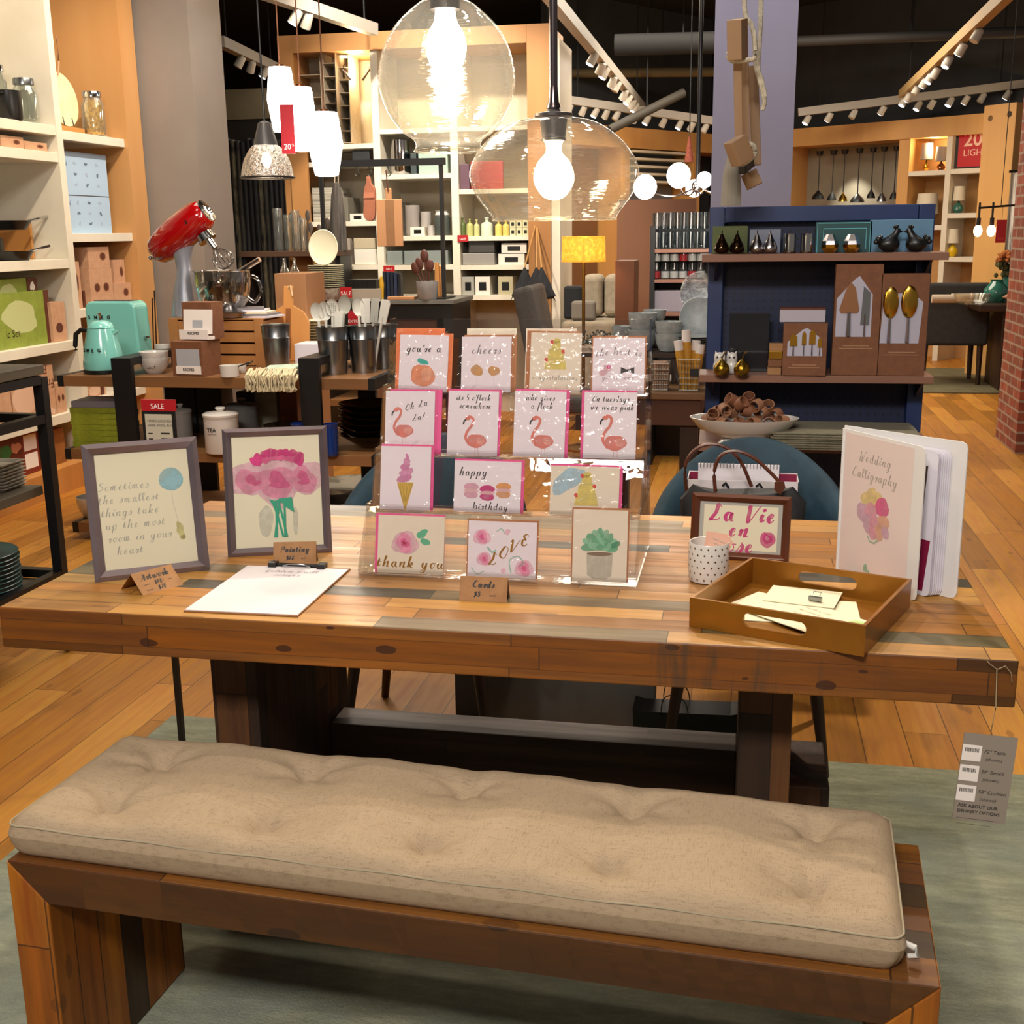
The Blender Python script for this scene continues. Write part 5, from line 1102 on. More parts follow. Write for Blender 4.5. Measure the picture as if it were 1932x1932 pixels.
MB(chrome).at(hd).lathe([(21.5*s, 58*s), (20.5*s, 63*s), (12*s, 65*s), (10*s, 62*s), (0, 62*s)], 30, axis='x').build('front_cap', h_); MB(chrome).at(hd @ Matrix.Translation((-66*s, 0, 0))).tube([(0, 0, 0), (-6*s, 0, 0)], 1.8*s, 8).ball(4*s, (-9*s, 0, 0)).build('speed_knob', h_)
b = MB(chrome); b.at(hd).cyl(15*s, -38*s, -27*s, 24, (32*s, 0, 0)).cyl(17*s, -40*s, -37*s, 24, (32*s, 0, 0)).cyl(6*s, -58*s, -40*s, 16, (34*s, 0, 0), r2=7*s)
for k in range(8):
    a = k*PI/8; c_, s__ = math.cos(a), math.sin(a); b.tube(crom([(34-0*c_, -58), (34-18, -78), (34-14, -92), (34, -98)]) and [((34+u*c_)*s, u*s__*s, w_*s) for u, w_ in crom([(2, -58), (17, -76), (15, -92), (0, -98)])+crom([(0, -98), (-15, -92), (-17, -76), (-2, -58)])], .6*s, 4)
b.build('whisk', T)
b = MB(chrome)
for k, ch in enumerate('SMEG'): block(b.at(hd @ Matrix.Rotation(0, 4, 'X')), ch, 9*s, (-22+k*17)*s, -4*s, -30.5*s, bold=.05)
b.build('lettering', T)
P = atY(424, 598, CY+.10); P.z = ZC+.0005; T = thing('mixing_bowl', 'glass mixing bowl with steel interior beside the stand mixer', 'bowl', P)
gm = clear('bowl_glass', 'd8d6d0', .12, .9, .03); MB(gm).lathe([(20*s, 0), (24*s, 4*s), (44*s, 30*s), (48*s, 56*s), (48*s, 78*s), (51*s, 80*s), (46*s, 79*s), (45*s, 56*s), (41*s, 32*s), (20*s, 7*s), (0, 7*s)], 36).build('bowl_body', T)
MB(gm).tube(crom([(47*s, 70*s), (64*s, 66*s), (70*s, 44*s), (58*s, 26*s), (44*s, 30*s)]) and [Vector((a, 0, c)) for a, c in crom([(47*s, 70*s), (64*s, 66*s), (70*s, 44*s), (58*s, 26*s), (44*s, 34*s)])], 3*s, 8).build('handle', T); MB(chrome).lathe([(30*s, 30*s), (42*s, 60*s), (41*s, 60*s), (29*s, 31*s)], 30, caps=False).build('steel_band', T)
P = atY(432, 600, CY+.04); P.z = ZC+.0005
single(MB(silver).lathe([(16*s, 0), (24*s, 1*s), (30*s, 9*s), (33*s, 10*s), (20*s, 14*s), (10*s, 22*s), (8*s, 24*s), (0, 26*s)], 30, sy=.7), 'butter_dish', 'small silver lidded dish on the crate', 'dish', P)
P = atY(490, 598, CY+.12); P.z = ZC+.0005
for k in range(5):
    o = thing('cookbook', ['grey cookbook, lowest of the loose pile on the crate', 'white cookbook, second of the loose pile on the crate', 'grey cookbook in the middle of the pile on the crate', 'cream cookbook, fourth in the pile on the crate', 'open white cookbook topmost on the crate pile'][k], 'book', P+Vector((-.02*k, 0, .0095*k)), .15*k-.2); MB([pm('page_white'), cream, pm('book_grey', '77747a', .5)][(k*2) % 3]).box(-.12, -.08, 0, .10, .08, .009).build('pages', o)
for k, (a, c) in enumerate((((291, 548), (294, 652)), ((287, 562), (288, 650)))):
    q = atY(c[0], c[1], Y0+.62); q.z = ZE+.0005; u = atY(*a, Y0+.62)-q; o = thing('candlestick', ['taller thin dark metal candlestick behind the toaster', 'shorter thin dark metal candlestick behind the toaster'][k], 'candlestick', q); MB(pm('dark_bronze', '2c1c14', .4, .6)).tube([(0, 0, .004), u], .0035, 8).lathe([(.03, 0), (.03, .004), (.004, .006), (0, .006)], 20).build('stick', o)
P = atY(452, 513, CY+.1); q = atY(490, 489, CY+.1); single(MB(chrome).tube([(-.05, 0, -.045), (0, 0, 0)], .004, 8).tube([(0, 0, 0), q-P], .014, 12), 'rolling_pin', 'steel rolling pin leaning out of the glass mixing bowl', 'rolling pin', P)
# white pack, stacked bowls and board between crate and buckets
P = E(580, 690); s = SC(P); single(MB(pm('page_white')).box(-27*s, 0, 0, 27*s, .16, 40*s), 'carton', 'plain white carton behind the fringed towel', 'carton', P+Vector((0, .02, 0)), 0, None, .002)
P = E(578, 668); s = SC(P); P.z = ZE
for k in range(12): single(MB(cream).lathe([(15*s, 0), (28*s, 2.5*s), (29*s, 3*s), (26*s, 2.6*s), (0, 1*s)], 30), 'plate', 'cream plate in the stack behind the white carton', 'plate', P+Vector((0, .12, .0+k*5.3*s)), 0, 'cream plates behind the white carton')
def paddle(px, py, w, h, label, m, Y, z):
    P = atY(px, py, Y); P.z = z; s = SC(P); T = thing('cutting_board', label, 'cutting board', P); T.rotation_euler = (-.16, 0, 0)
    b = MB(m); b.prism([(-w/2*s, 0), (w/2*s, 0), (w/2*s, h*.52*s), (w*.36*s, h*.66*s), (w*.12*s, h*.74*s), (w*.11*s, h*s), (-w*.11*s, h*s), (-w*.12*s, h*.74*s), (-w*.36*s, h*.66*s), (-w/2*s, h*.52*s)], 0, .016); b.build('board', T, bevel=.003)
    b = MB(noisy('board_stripe', '8a5220', '7a4418', 5)); b.box(-5*s, -.001, 4*s, 5*s, .0, h*.7*s); b.build('stripe', T); MB(leather2 := pm('leather_strap', 'd8b890', .7)).tube([(0, -.004, h*.97*s), (6*s, -.012, h*1.0*s), (10*s, -.012, h*.86*s)], 1.8*s, 6).build('hanging_strap', T)
paddle(543, 672, 84, 140, 'honey-coloured paddle cutting board standing behind the crate', wood, 3.86, ZE)
# goods on the lower shelves of the display table
lime = noisy('lime_book', '77801c', '8a9328', 30, rough=.5)
P = atZ(180, 845, Z2); s = SC(P)
for k in range(7): single(MB(lime).box(-48*s, 0, 0, 55*s, .17, 10.5*s), 'cookbook', 'lime cookbook in the stack under the kettle', 'book', (P.x+.004*(k % 2), Y0+.05, Z2+.0005+k*10.8*s), 0, 'lime cookbooks on the lower shelf', .001)
single(MB(pm('book_grey')).box(-42*s, 0, 0, 52*s, .18, 12*s), 'cookbook', 'grey cookbook lying topmost on the lime stack', 'book', (P.x, Y0+.05, Z2+.001+7*10.8*s), .06, None, .001)
def canister(px, py, r, h, label, m, txt=None):
    P = atZ(px, py, Z2); s = SC(P); T = thing('canister', label, 'canister', P)
    MB(m).lathe([(r*.97*s, 0), (r*s, 2*s), (r*s, h*s), (0, h*s)], 36).build('canister_body', T); l_ = MB(m).lathe([(r*1.05*s, h*s), (r*1.06*s, (h+4)*s), (r*.9*s, (h+7)*s), (r*.35*s, (h+9)*s), (0, (h+9)*s)], 36).build('lid', T); MB(m).lathe([(r*.18*s, (h+9)*s), (r*.3*s, (h+15)*s), (r*.26*s, (h+17)*s), (0, (h+17)*s)], 20).build('knob', l_)
    if txt: q = MB(ink); block(q, txt, 10*s, -5*s, h*.62*s, -r*s-.001, bold=.03); q.box(-14*s, -r*s-.0012, h*.55*s, 4*s, -r*s-.0008, h*.56*s); q.build('lettering', T)
canister(421, 852, 32, 68, 'white canister lettered TEA on the lower shelf', ceram, 'TEA'); canister(460, 830, 29, 62, 'grey lidded canister behind the TEA canister', pm('grey_stoneware', '6b6a68', .4))
canister(345, 838, 20, 60, 'pale canister between the sale sign and the TEA canister', pm('grey_stone2', '8d8a86', .4))
P = atZ(530, 845, Z2)
for k in range(7): s = SC(P); single(MB(pm('smoke_glass', '23241f', .1, coat=1)).lathe([(20*s, 0), (44*s, 4*s), (46*s, 7*s), (42*s, 6*s), (0, 2*s)], 30), 'plate', 'dark glossy dish in the stack left of the black leg', 'plate', P+Vector((0, .1, .001+k*5.2*s)), 0, 'dark dishes on the lower shelf')
P = atZ(683, 852, Z2); s = SC(P)
for k in range(6): single(MB(pm('bronze_glass', '3a2c14', .08, .8)).lathe([(16*s, 0), (40*s, 15*s), (58*s, 26*s), (56*s, 27*s), (36*s, 17*s), (0, 3*s)], 34), 'bowl', 'shiny bronze bowl in the nested stack beside the card rack', 'bowl', P+Vector((0, .12, .001+k*12*s)), 0, 'bronze bowls on the lower shelf')
P = atZ(624, 862, Z2); s = SC(P)
for k in range(2): single(MB(pm('cobalt_glass', '1c3c8c', .1, .3)).lathe([(10*s, 0), (12*s, 3*s)]+[(12*s+(1.3 if q % 2 else 0)*s, (5+q*4)*s) for q in range(14)]+[(14*s, 62*s), (12.5*s, 62*s), (9*s, 6*s), (0, 4*s)], 26), 'tumbler', ['cobalt ribbed tumbler right of the black leg on the lower shelf', 'cobalt ribbed tumbler behind the black leg on the lower shelf'][k], 'glass', P+Vector((-.16*k, .02, .001)))
P = atZ(560, 960, Z3); s = SC(P)
P = atZ(640, 940, Z3); single(MB(noisy('leaf_ware', '9d9a90', '5b5a50', 3, rough=.4, lo=.48, hi=.52)).lathe([(50*s, 0), (78*s, 14*s), (80*s, 16*s), (74*s, 14*s), (0, 4*s)], 36), 'platter', 'large leaf-patterned platter on the bottom shelf', 'platter', P+Vector((.02, .2, .001)))
single(MB(pm('pan_grey', '4c4a44', .35)).lathe([(30*s, 0), (42*s, 14*s), (44*s, 18*s), (40*s, 22*s), (0, 26*s)], 30, sy=.6), 'casserole', 'dark grey lidded casserole on the bottom shelf', 'pot', P+Vector((.0, -.12, .001)))
for k, (px, c, w_, h_) in enumerate(((345, '24262a', 60, 70), (400, '2b2017', 50, 84), (505, 'a8a28c', 44, 52), (548, '8a4a1c', 34, 62), (470, '1c1c20', 40, 50))):
    P = atY(px, 830, Y0+.5); P.z = Z2+.0005; s = SC(P); single(MB(pm('pack'+c, c, .6)).box(-w_/2*s, 0, 0, w_/2*s, .14, h_*s*1.6), 'carton', ['charcoal', 'dark brown', 'beige', 'rust orange', 'black'][k]+' carton at the back of the lower display shelf', 'carton', P, 0, None, .002)
P = atZ(160, 935, Z3); s = SC(P); bowl(178, 975, 30, 40, 'white enamel bowl with dark rim on the bottom shelf', z=Z3)
# ================================================================ BACK WALL SHELVING (bays of white shelves in a pale wood frame)
YB_ = 7.0
def bx(px, py=300): return atY(px, py, YB_).x
def bz(py, px=760): return atY(px, py, YB_).z
T = thing('display_shelving', 'wide white shelving in a pale wood frame along the back wall', 'shelving', (bx(780), YB_, 0)); b0 = Matrix.Translation(-T.location)
fw = noisy('back_frame_wood', 'b8854f', 'a87542', 2, (1, 1, .1), .5); ZTp = bz(58)
zi = bz(92)
MB(fw).at(b0).box(bx(538), YB_-.03, 0, bx(566), YB_+.6, ZTp).build('frame_post', T); MB(fw).at(b0).box(bx(997), YB_-.03, 0, bx(1040), YB_+.6, ZTp).build('frame_post', T)
MB(fw).at(b0).box(bx(566)+.001, YB_-.03, zi, bx(997)-.001, YB_+.6, ZTp).build('header', T); MB(wsh).at(b0).box(bx(1040)+.001, YB_-.02, 0, bx(1057), YB_+.6, ZTp-.1).build('side_board', T)
MB(noisy('lit_back_board', 'c9bda6', 'bdb199', 2, rough=.7)).at(b0).box(bx(566)+.001, YB_+.52, 0, bx(997)-.001, YB_+.56, zi-.001).build('back_panel', T)
for a, c in ((705, 718), (850, 864)): MB(wsh).at(b0).box(bx(a), YB_, 0, bx(c), YB_+.519, zi-.001).build('divider', T)
SH = {0: ((566, 705), (272, 305, 418, 500, 562)), 1: ((718, 850), (242, 328, 445, 500, 557)), 2: ((864, 997), (237, 356, 445, 500, 557))}
ztop = {}
for k, ((a, c), ys) in SH.items():
    for y in ys: z1 = bz(y, (a+c)/2); z0 = bz(y+9, (a+c)/2); ztop[(k, y)] = z1; MB(wsh).at(b0).box(bx(a)+.001, YB_+.005, z0, bx(c)-.001, YB_+.518, z1).build('shelf', T)
point((bx(660), YB_+.18, zi-.12), 14, (1, .75, .42), .05)
MB(glow('niche_lamp', 'ffd9a0', 12)).at(b0).cyl(.04, zi-.012, zi-.002, 20, (bx(640), YB_+.2, 0)).build('niche_lamp', T)
canv = noisy('canvas_beige', 'a99b86', '9a8c78', 20, rough=.9)
def organizer(x0, x1, y0, y1, cols, rows, label, dy):
    P = atY((x0+x1)/2, y1, YB_+dy); s = SC(P); W, H = (x1-x0)*s, (y1-y0)*s; T = thing('hanging_organizer', label, 'organizer', P)
    b = MB(canv).box(-W/2, .24, 0, W/2, .245, H).box(-W/2, 0, 0, -W/2+.004, .24, H).box(W/2-.004, 0, 0, W/2, .24, H)
    for r in range(rows+1): b.box(-W/2+.004, 0, H*r/rows-(.004 if r else 0), W/2-.004, .24, H*r/rows+(0 if r else .004))
    b.build('canvas_body', T); b = MB(chrome).tube([(0, .12, H), (0, .12, H+.05), (.015, .12, H+.07)], .003, 6); b.build('hook', T)
organizer(567, 612, 108, 268, 1, 4, 'beige canvas hanging organizer in the left niche, wide one', .06); organizer(615, 640, 104, 268, 1, 7, 'tall narrow canvas organizer with seven pockets in the left niche', .05)
organizer(641, 664, 112, 270, 1, 7, 'canvas hanging shelf right of the narrow organizer', .12)
for k, px in enumerate((648, 697)):
    P = atY(px, 132, YB_+.1); s = SC(P); T = thing('clothes_hanger', ['wooden clothes hanger left in the lit niche', 'wooden clothes hanger right in the lit niche'][k], 'hanger', P); MB(dkw).tube([(-14*s*(1 if k else -1), 0, -18*s), (0, 0, 0), (8*s*(1 if k else -1), .1, -10*s)], .009, 6).build('hanger_body', T); MB(chrome).tube([(0, 0, 0), (0, 0, 8*s), (4*s, 0, 11*s)], .003, 6).build('hook', T)
# goods on the back shelves : (bay, shelf, px0, px1, height px, colour, label)
def goods(k, y, x0, x1, h, col, label, kind='box', cat='box', dy=.03, dep=.3, m=None):
    z = ztop[(k, y)]; P = atY((x0+x1)/2, y, YB_+dy); P.z = z+.0005; s = SC(P); W, H = (x1-x0)*s, h*s; m = m or pm('goods_'+col, col, .5)
    if kind == 'box': return single(MB(m).box(-W/2, 0, 0, W/2, dep, H), 'carton' if cat == 'box' else cat, label, cat, P, 0, None, .004)
    if kind == 'label':
        b = MB(m).box(-W/2, 0, 0, W/2, dep, H); b.mat(blackp).flat([(-W*.25, H*.25), (W*.25, H*.25), (W*.25, H*.7), (-W*.25, H*.7)], -.001); return single(b, 'storage_box', label, 'box', P)
    if kind == 'pot': P.y += W/2; return single(MB(m).lathe([(W*.42, 0), (W*.5, H*.1), (W*.5, H), (W*.46, H), (W*.44, H*.1), (0, H*.08)], 22), 'canister', label, cat, P)
    if kind == 'bottle': P.y += W/2; return single(MB(m).lathe([(W*.5, 0), (W*.5, H*.6), (W*.4, H*.7), (W*.14, H*.76), (W*.14, H*.92), (W*.2, H*.93), (W*.2, H), (0, H)], 16), 'bottle', label, cat, P)
    if kind == 'bag': P.y += W/2; return single(MB(m).lathe([(W*.42, 0), (W*.5, H*.3), (W*.42, H*.8), (W*.5, H), (W*.3, H*.9), (0, H*.85)], 9), 'bag', label, cat, P)
goods(1, 328, 733, 770, 63, 'b5b5b5', 'polished steel canister stack in the middle bay', 'pot', 'canister', .05, m=chrome); goods(1, 328, 775, 786, 38, '3a4648', 'dark slim box beside the steel canister'); goods(1, 328, 789, 846, 40, '9fb4aa', 'wide pale green box in the middle bay')
goods(0, 272, 600, 622, 0+8, '1a1a1c', 'small black chalk sign above the hooks') if False else None
goods(0, 305, 664, 698, 20, '24262a', 'black chalkboard sign on the left bay shelf', 'box', 'sign', .03, .03)
goods(0, 418, 660, 690, 14, 'cfcac0', 'white box with black label behind the copper mitt', 'label', 'box'); goods(0, 418, 590, 640, 62, 'b5ad9a', 'stack of folded striped towels in the left bay', 'box', 'towels', .05, m=noisy('stripe_towel', 'c8c2b2', '5f5c54', 2, (.5, 1, 26), .9)); goods(0, 418, 642, 658, 44, '6e6a60', 'grey wire basket beside the towels', 'box', 'basket', .1)
goods(0, 500, 668, 712, 28, 'd8d4c8', 'wide white box, lower one in the left bay'); goods(0, 500, 650, 662, 48, 'a89c92', 'pale pink book box standing in the left bay', 'box', 'book')
P_, _, W_, H_ = None, None, None, None
o = goods(0, 500, 668, 710, 20, 'b5a88e', 'beige box on the wide white box', 'box'); o.location.z += 28.6*SC(o.location)
for k, (x0, x1, h, c, l, kd) in enumerate(((762, 790, 56, '8b8480', 'grey glass canister, left one of the middle bay', 'pot'), (792, 812, 44, '9d9894', 'smaller grey glass canister in the middle bay', 'pot'), (728, 756, 62, 'a8a39c', 'tall grey wire basket in the middle bay', 'box'))): goods(1, 445, x0, x1, h, c, l, kd, 'canister' if kd == 'pot' else 'basket', .12)
o = goods(1, 445, 774, 802, 16, 'e3dccb', 'white soap box with black label, middle bay', 'label', 'box', .02); goods(1, 445, 805, 818, 19, 'b9b5b0', 'small crumpled grey bag beside the soap box', 'bag', 'bag', .02); goods(1, 445, 817, 847, 34, '4c5552', 'grey galvanised tub in the middle bay', 'pot', 'tub', .02)
goods(1, 445, 818, 846, 12, 'd5d2cc', 'white cloth heaped in the galvanised tub', 'bag', 'cloth', .04).location.z += 33*.0042
for k, (x0, x1) in enumerate(((730, 760), (762, 802), (804, 846))): goods(1, 500, x0, x1, 26, '7d8583', ['left', 'middle', 'right'][k]+' grey wire basket on the fourth shelf of the middle bay', 'box', 'basket', .03)
bt = [('866', '878', 34, '4b5c2a', 'dark green bottle, leftmost in the soap row'), (879, 892, 32, 'a9ad6a', 'pale green bottle beside the dark green one'), (893, 904, 30, 'b5b67c', 'pale green bottle, second of its pair'), (905, 928, 34, 'bcc7b4', 'large white jug of soap in the soap row'), (933, 946, 29, 'cdb863', 'yellow bottle, left one of the soap row'), (947, 960, 29, 'cbb45e', 'yellow bottle, right one of the soap row')]
for x0, x1, h, c, l in bt: goods(2, 445, int(x0), int(x1), h, c, l, 'bottle', 'bottle', .04)
for k in range(3):
    for r in range(2): o = goods(2, 445, 962+k*12, 973+k*12, 14, 'c3c09a', ['leftmost', 'middle', 'rightmost'][k]+' small cream box, '+['lower', 'upper'][r]+' row beside the soaps', 'label', 'box', .04, .1); o.location.z += r*14.4*SC(o.location)
goods(2, 500, 872, 934, 22, '8b8883', 'grey metal bin on the third shelf of the right bay'); goods(2, 500, 940, 990, 20, 'd6d2c6', 'white box with black clasp, lower one', 'label'); goods(2, 500, 946, 994, 18, 'd1cdc2', 'white box with black clasp, upper one', 'label').location.z += 20.5*.0042
o = goods(2, 500, 884, 934, 20, '3c3a38', 'dark box on the grey metal bin'); o.location.z += 22.5*SC(o.location)
goods(2, 557, 872, 895, 34, '9b9a92', 'grey box at the left of the lowest shelf', 'label'); goods(2, 557, 897, 925, 34, 'dad6cc', 'striped white box on the lowest shelf', 'label'); goods(2, 557, 940, 968, 34, 'b0a888', 'beige box with red lid on the lowest shelf', 'label')
goods(2, 356, 868, 886, 46, '5e4452', 'plum box seen through the pendant glass'); o = goods(2, 356, 888, 950, 50, 'a81a22', 'red sale sign seen through the low glass pendant', 'box', 'sign', .02, .03)
def minisale(px, py, Y, w, h, label, txt='SALE'):
    P = atY(px, py+h/2, Y); s = SC(P); b = MB(red).box(-w/2*s, 0, 0, w/2*s, .004, h*s); b.mat(whitet); block(b, txt, h*.5*s, 0, h*.25*s, -.001, sx=1.0); return single(b, 'sale_sign', label, 'sign', P)
minisale(873, 450, YB_-.01, 20, 12, 'small red SALE sign on the soap shelf edge')
# ================================================================ KITCHEN ISLAND WITH POT RACK
YI = 6.0; ZI = atY(800, 566, YI).z
xa, xb = atY(585, 566, YI).x, atY(856, 566, YI).x
T = thing('kitchen_island', 'dark kitchen island with grey top below the hanging rack', 'island', ((xa+xb)/2, YI, 0)); W = xb-xa
MB(noisy('zinc_top', '6d6c68', '5c5b58', 5, rough=.4)).box(-W/2, 0, ZI-.03, W/2, .6, ZI).build('top', T, bevel=.003)
for sx in (-1, 1): MB(black).box(sx*(W/2-.05)-.03, .02, 0, sx*(W/2-.05)+.03, .58, ZI-.0305).build('leg_frame', T)
MB(black).box(-W/2+.081, .03, ZI-.13, W/2-.081, .05, ZI-.0305).build('apron', T); MB(shelfwood).box(-W/2+.081, .03, .25, W/2-.081, .57, .29).build('shelf', T); MB(noisy('brown_stock', '5a351f', '6d4429', 3)).box(W/2-.6, .1, .2905, W/2-.15, .5, ZI-.14).build('stock_box', T)
T = thing('pot_rack', 'black square-tube pot rack standing on the kitchen island', 'rack', (0, 0, 0))
x0, x1 = atY(609, 400, YI+.1).x, atY(834, 400, YI+.1).x; zt = atY(750, 300, YI+.1).z; T.location = ((x0+x1)/2, YI+.1, ZI+.0005); b0 = Matrix.Translation(-T.location)
MB(black).at(b0).box(x0-.03, YI+.08, zt-.045, x1+.03, YI+.12, zt+.0).build('top_bar', T)
for x in (x0, x1): MB(black).at(b0).box(x-.013, YI+.087, ZI+.001, x+.013, YI+.113, zt-.0455).build('post', T)
MB(black).at(b0).box(x0-.1, YI+.05, ZI+.0006, x0+.1, YI+.35, ZI+.012).box(x1-.1, YI+.05, ZI+.0006, x1+.02, YI+.35, ZI+.012).build('foot', T)
def hook(px, label=None):
    P = atY(px, 312, YI+.1); s = SC(P); o = thing('hook', label, 'hook', P); MB(black).tube(crom([(0, 4*s), (1*s, -4*s), (3*s, -10*s), (6*s, -16*s), (1*s, -20*s), (-3*s, -17*s)]) and [Vector((a, -.025, c)) for a, c in crom([(0, 4*s), (1*s, -4*s), (3*s, -10*s), (6*s, -16*s), (1*s, -20*s), (-3*s, -17*s)])], .9*s, 6).build('hook_wire', o)
hook(674, 'empty black S-hook on the pot rack'); hook(698, 'black S-hook carrying the leather mitt'); hook(733, 'black S-hook carrying the wooden board')
P = atY(698, 415, YI+.05); s = SC(P); T = thing('oven_mitt', 'brown leather mitt hanging from the pot rack', 'mitt', P)
MB(noisy('mitt_leather', 'a5664a', '935840', 10, rough=.6)).prism(crom([(-3*s, 78*s), (3*s, 78*s), (6*s, 66*s), (13*s, 54*s), (12*s, 20*s), (9*s, 2*s), (-2*s, -2*s), (-11*s, 8*s), (-10*s, 30*s), (-8*s, 56*s), (-3*s, 68*s)]), -.015, .015).build('mitt_body', T, bevel=.006); MB(noisy('mitt_patch', 'b7755a', 'a5664a', 10)).prism([(-8*s, 50*s), (11*s, 50*s), (12*s, 40*s), (-9.5*s, 40*s)], -.02, -.0155).build('patch', T)
P = atY(737, 465, YI+.05); s = SC(P); T = thing('cutting_board', 'rectangular wooden cutting board hanging from the pot rack', 'cutting board', P)
b = MB(woodp).box(-25*s, -.01, 0, 25*s, .008, 86*s).box(-6*s, -.009, 86*s, 6*s, .007, 106*s); b.build('board', T, bevel=.004); MB(noisy('darker_strip', '8d6440', '7d5838', 5)).box(-7*s, -.0108, .5*s, 10*s, -.0102, 85*s).build('strip', T); MB(lea).tube([(0, -.012, 100*s), (-1*s, -.02, 122*s), (-2*s, -.02, 138*s)], 1.2*s, 6).build('strap', T)
def isl(px, py, dy=0): P = atY(px, py, YI+.08+dy); P.z = ZI+.0005; return P, SC(P)
P, s = isl(617, 560, .0)
T = thing('sample_box', 'speckled stone box carrying the stacked dinner plates', 'box', P); MB(noisy('speckled_stone', '9c9486', '5f4234', 20, rough=.5)).box(-33*s, -.12, 0, 33*s, .14, 22*s).build('box_body', T)
for k in range(12): single(MB(pm('plate_sage', 'c7c4ab', .35)).lathe([(20*s, 0), (30*s, 1.6*s), (34*s, 3*s), (33*s, 3.3*s), (28*s, 2.2*s), (0, 1.2*s)], 36), 'dinner_plate', 'cream dinner plate in the stack below the upright plate', 'plate', (P.x, P.y, P.z+22*s+.001+k*3.45*s), 0, 'stacked dinner plates on the island')
q = atY(612, 498, P.y); T = thing('dinner_plate', 'cream dinner plate standing upright on top of the plate stack', 'plate', (q.x, P.y, P.z+22.5*s+12*3.45*s)); MB(pm('plate_cream', 'dcd7bd', .3)).at(Matrix.Translation((0, 0, 32*s)) @ Matrix.Rotation(-.08, 4, 'X')).lathe([(0, -1*s), (22*s, -1*s), (27*s, 2*s), (29*s, 2.6*s), (28*s, 3.2*s), (20*s, 0), (1e-4, 0)], 40, axis='y', sy=1.13, caps=False).build('plate_body', T)
P, s = isl(700, 556); single(MB(pm('speckle_pack', '9a8f80', .6)).box(-44*s, -.05, 0, 24*s, .1, 20*s), 'carton', 'speckled printed carton behind the SALE sign on the island', 'carton', P, 0, None, .002); minisale(653, 552, YI+.0, 23, 20, 'red SALE sign standing among the boxes on the island')
for k in range(7): o = single(MB(blackp).box(-5*s, -.02, 0, 4*s, .16, 16*s), 'spice_box', nth(k, 7)+' black slim box with pale top in the row behind the plates', 'box', (P.x+(-30+k*8.6)*s-.05, P.y, P.z+20.5*s), 0, 'black slim boxes on the speckled carton', 0)
for k in range(5):
    Q, s = isl(727+k*7, 560, .0); c = ['1b2433', '22304a', '1b2433', '2a3450', '16181f'][k]; single(MB(pm('knife'+c, c, .4)).box(-3*s, -.01, 0, 2.6*s, .05, (52-k)*s), 'knife_pack', nth(k, 5)+' dark blue knife pack on the island', 'knife', Q, 0, 'dark knife packs on the island')
Q, s = isl(721, 558, -.03); single(MB(pm('peeler_yellow', 'c39a2a', .4)).lathe([(3*s, 0), (4*s, 20*s), (5*s, 28*s), (3*s, 42*s), (0, 44*s)], 12), 'peeler', 'yellow-handled tool standing left of the knife packs', 'utensil', Q)
minisale(734, 507, YI+.02, 22, 11, 'small red SALE sign above the knife packs')
Q, s = isl(807, 563, -.02); T = thing('utensil_crock', 'grey marble crock of dark wooden spoons on the island', 'crock', Q); MB(noisy('grey_marble', '8e8e90', 'a6a6a8', 10, rough=.4)).lathe([(17*s, 0), (19*s, 2*s), (21*s, 34*s), (19*s, 34*s), (17*s, 3*s), (0, 3*s)], 28).build('crock_body', T)
for k, (dx, h, l) in enumerate(((-22, 62, 'dark wooden spoon leaning left out of the marble crock'), (-14, 70, 'dark wooden spoon second from the left in the marble crock'), (-4, 84, 'tallest dark wooden spoon with round head in the marble crock'), (6, 66, 'dark wooden paddle at the right of the marble crock'))):
    o = thing('wooden_spoon', l, 'spoon', Q+Vector((0, 0, .015)), 0, 'wooden spoons in the marble crock'); b = MB(pm('dark_spoon', '4a2216', .5)); tx, tz = dx*s, (h-8)*s; b.tube([(0, 0, 0), (tx, 0, tz)], 1.6*s, 6); b.at(Matrix.Translation((tx, 0, tz)) @ Matrix.Rotation(dx*.015, 4, 'Y')).ball(8*s, (0, 0, 0), 1.5, 14, 8, .3); b.build('spoon_body', o)
for k in range(2): Q, s = isl(826+k*5, 563, .1+k*.03); single(MB(wood).box(-5*s, 0, 0, 3*s, .02, (66-k*6)*s), 'cutting_board', ['tall pale board leaning by the rack post on the island', 'shorter pale board behind the tall one on the island'][k], 'cutting board', Q, 0, None, .002)
Q, s = isl(755, 564, -.04); single(MB(woodp).box(-22*s, -.04, 0, 30*s, .06, 6*s), 'serving_tray', 'shallow orange wooden tray at the front of the island', 'tray', Q, 0, None, .003)
P = atY(669, 613, 3.64); s = SC(P); b = MB(red).box(-12*s, 0, 0, 12*s, .003, 26*s); b.mat(whitet); block(b, 'EXTRA', 8*s, 0, 4*s, -.001); b.mat(blackp).box(-.003, .0032, ZE-P.z+.001, .003, .008, 20*s).box(-.03, -.02, ZE-P.z+.0008, .03, .03, ZE-P.z+.005); single(b, 'sale_sign', 'red EXTRA sign behind the utensil buckets', 'sign', P)
P = atY(669, 613, 4.31); struct(MB(black).box(P.x-.004, 4.306, 0, P.x+.004, 4.314, P.z+.02), 'trim_3') if False else None
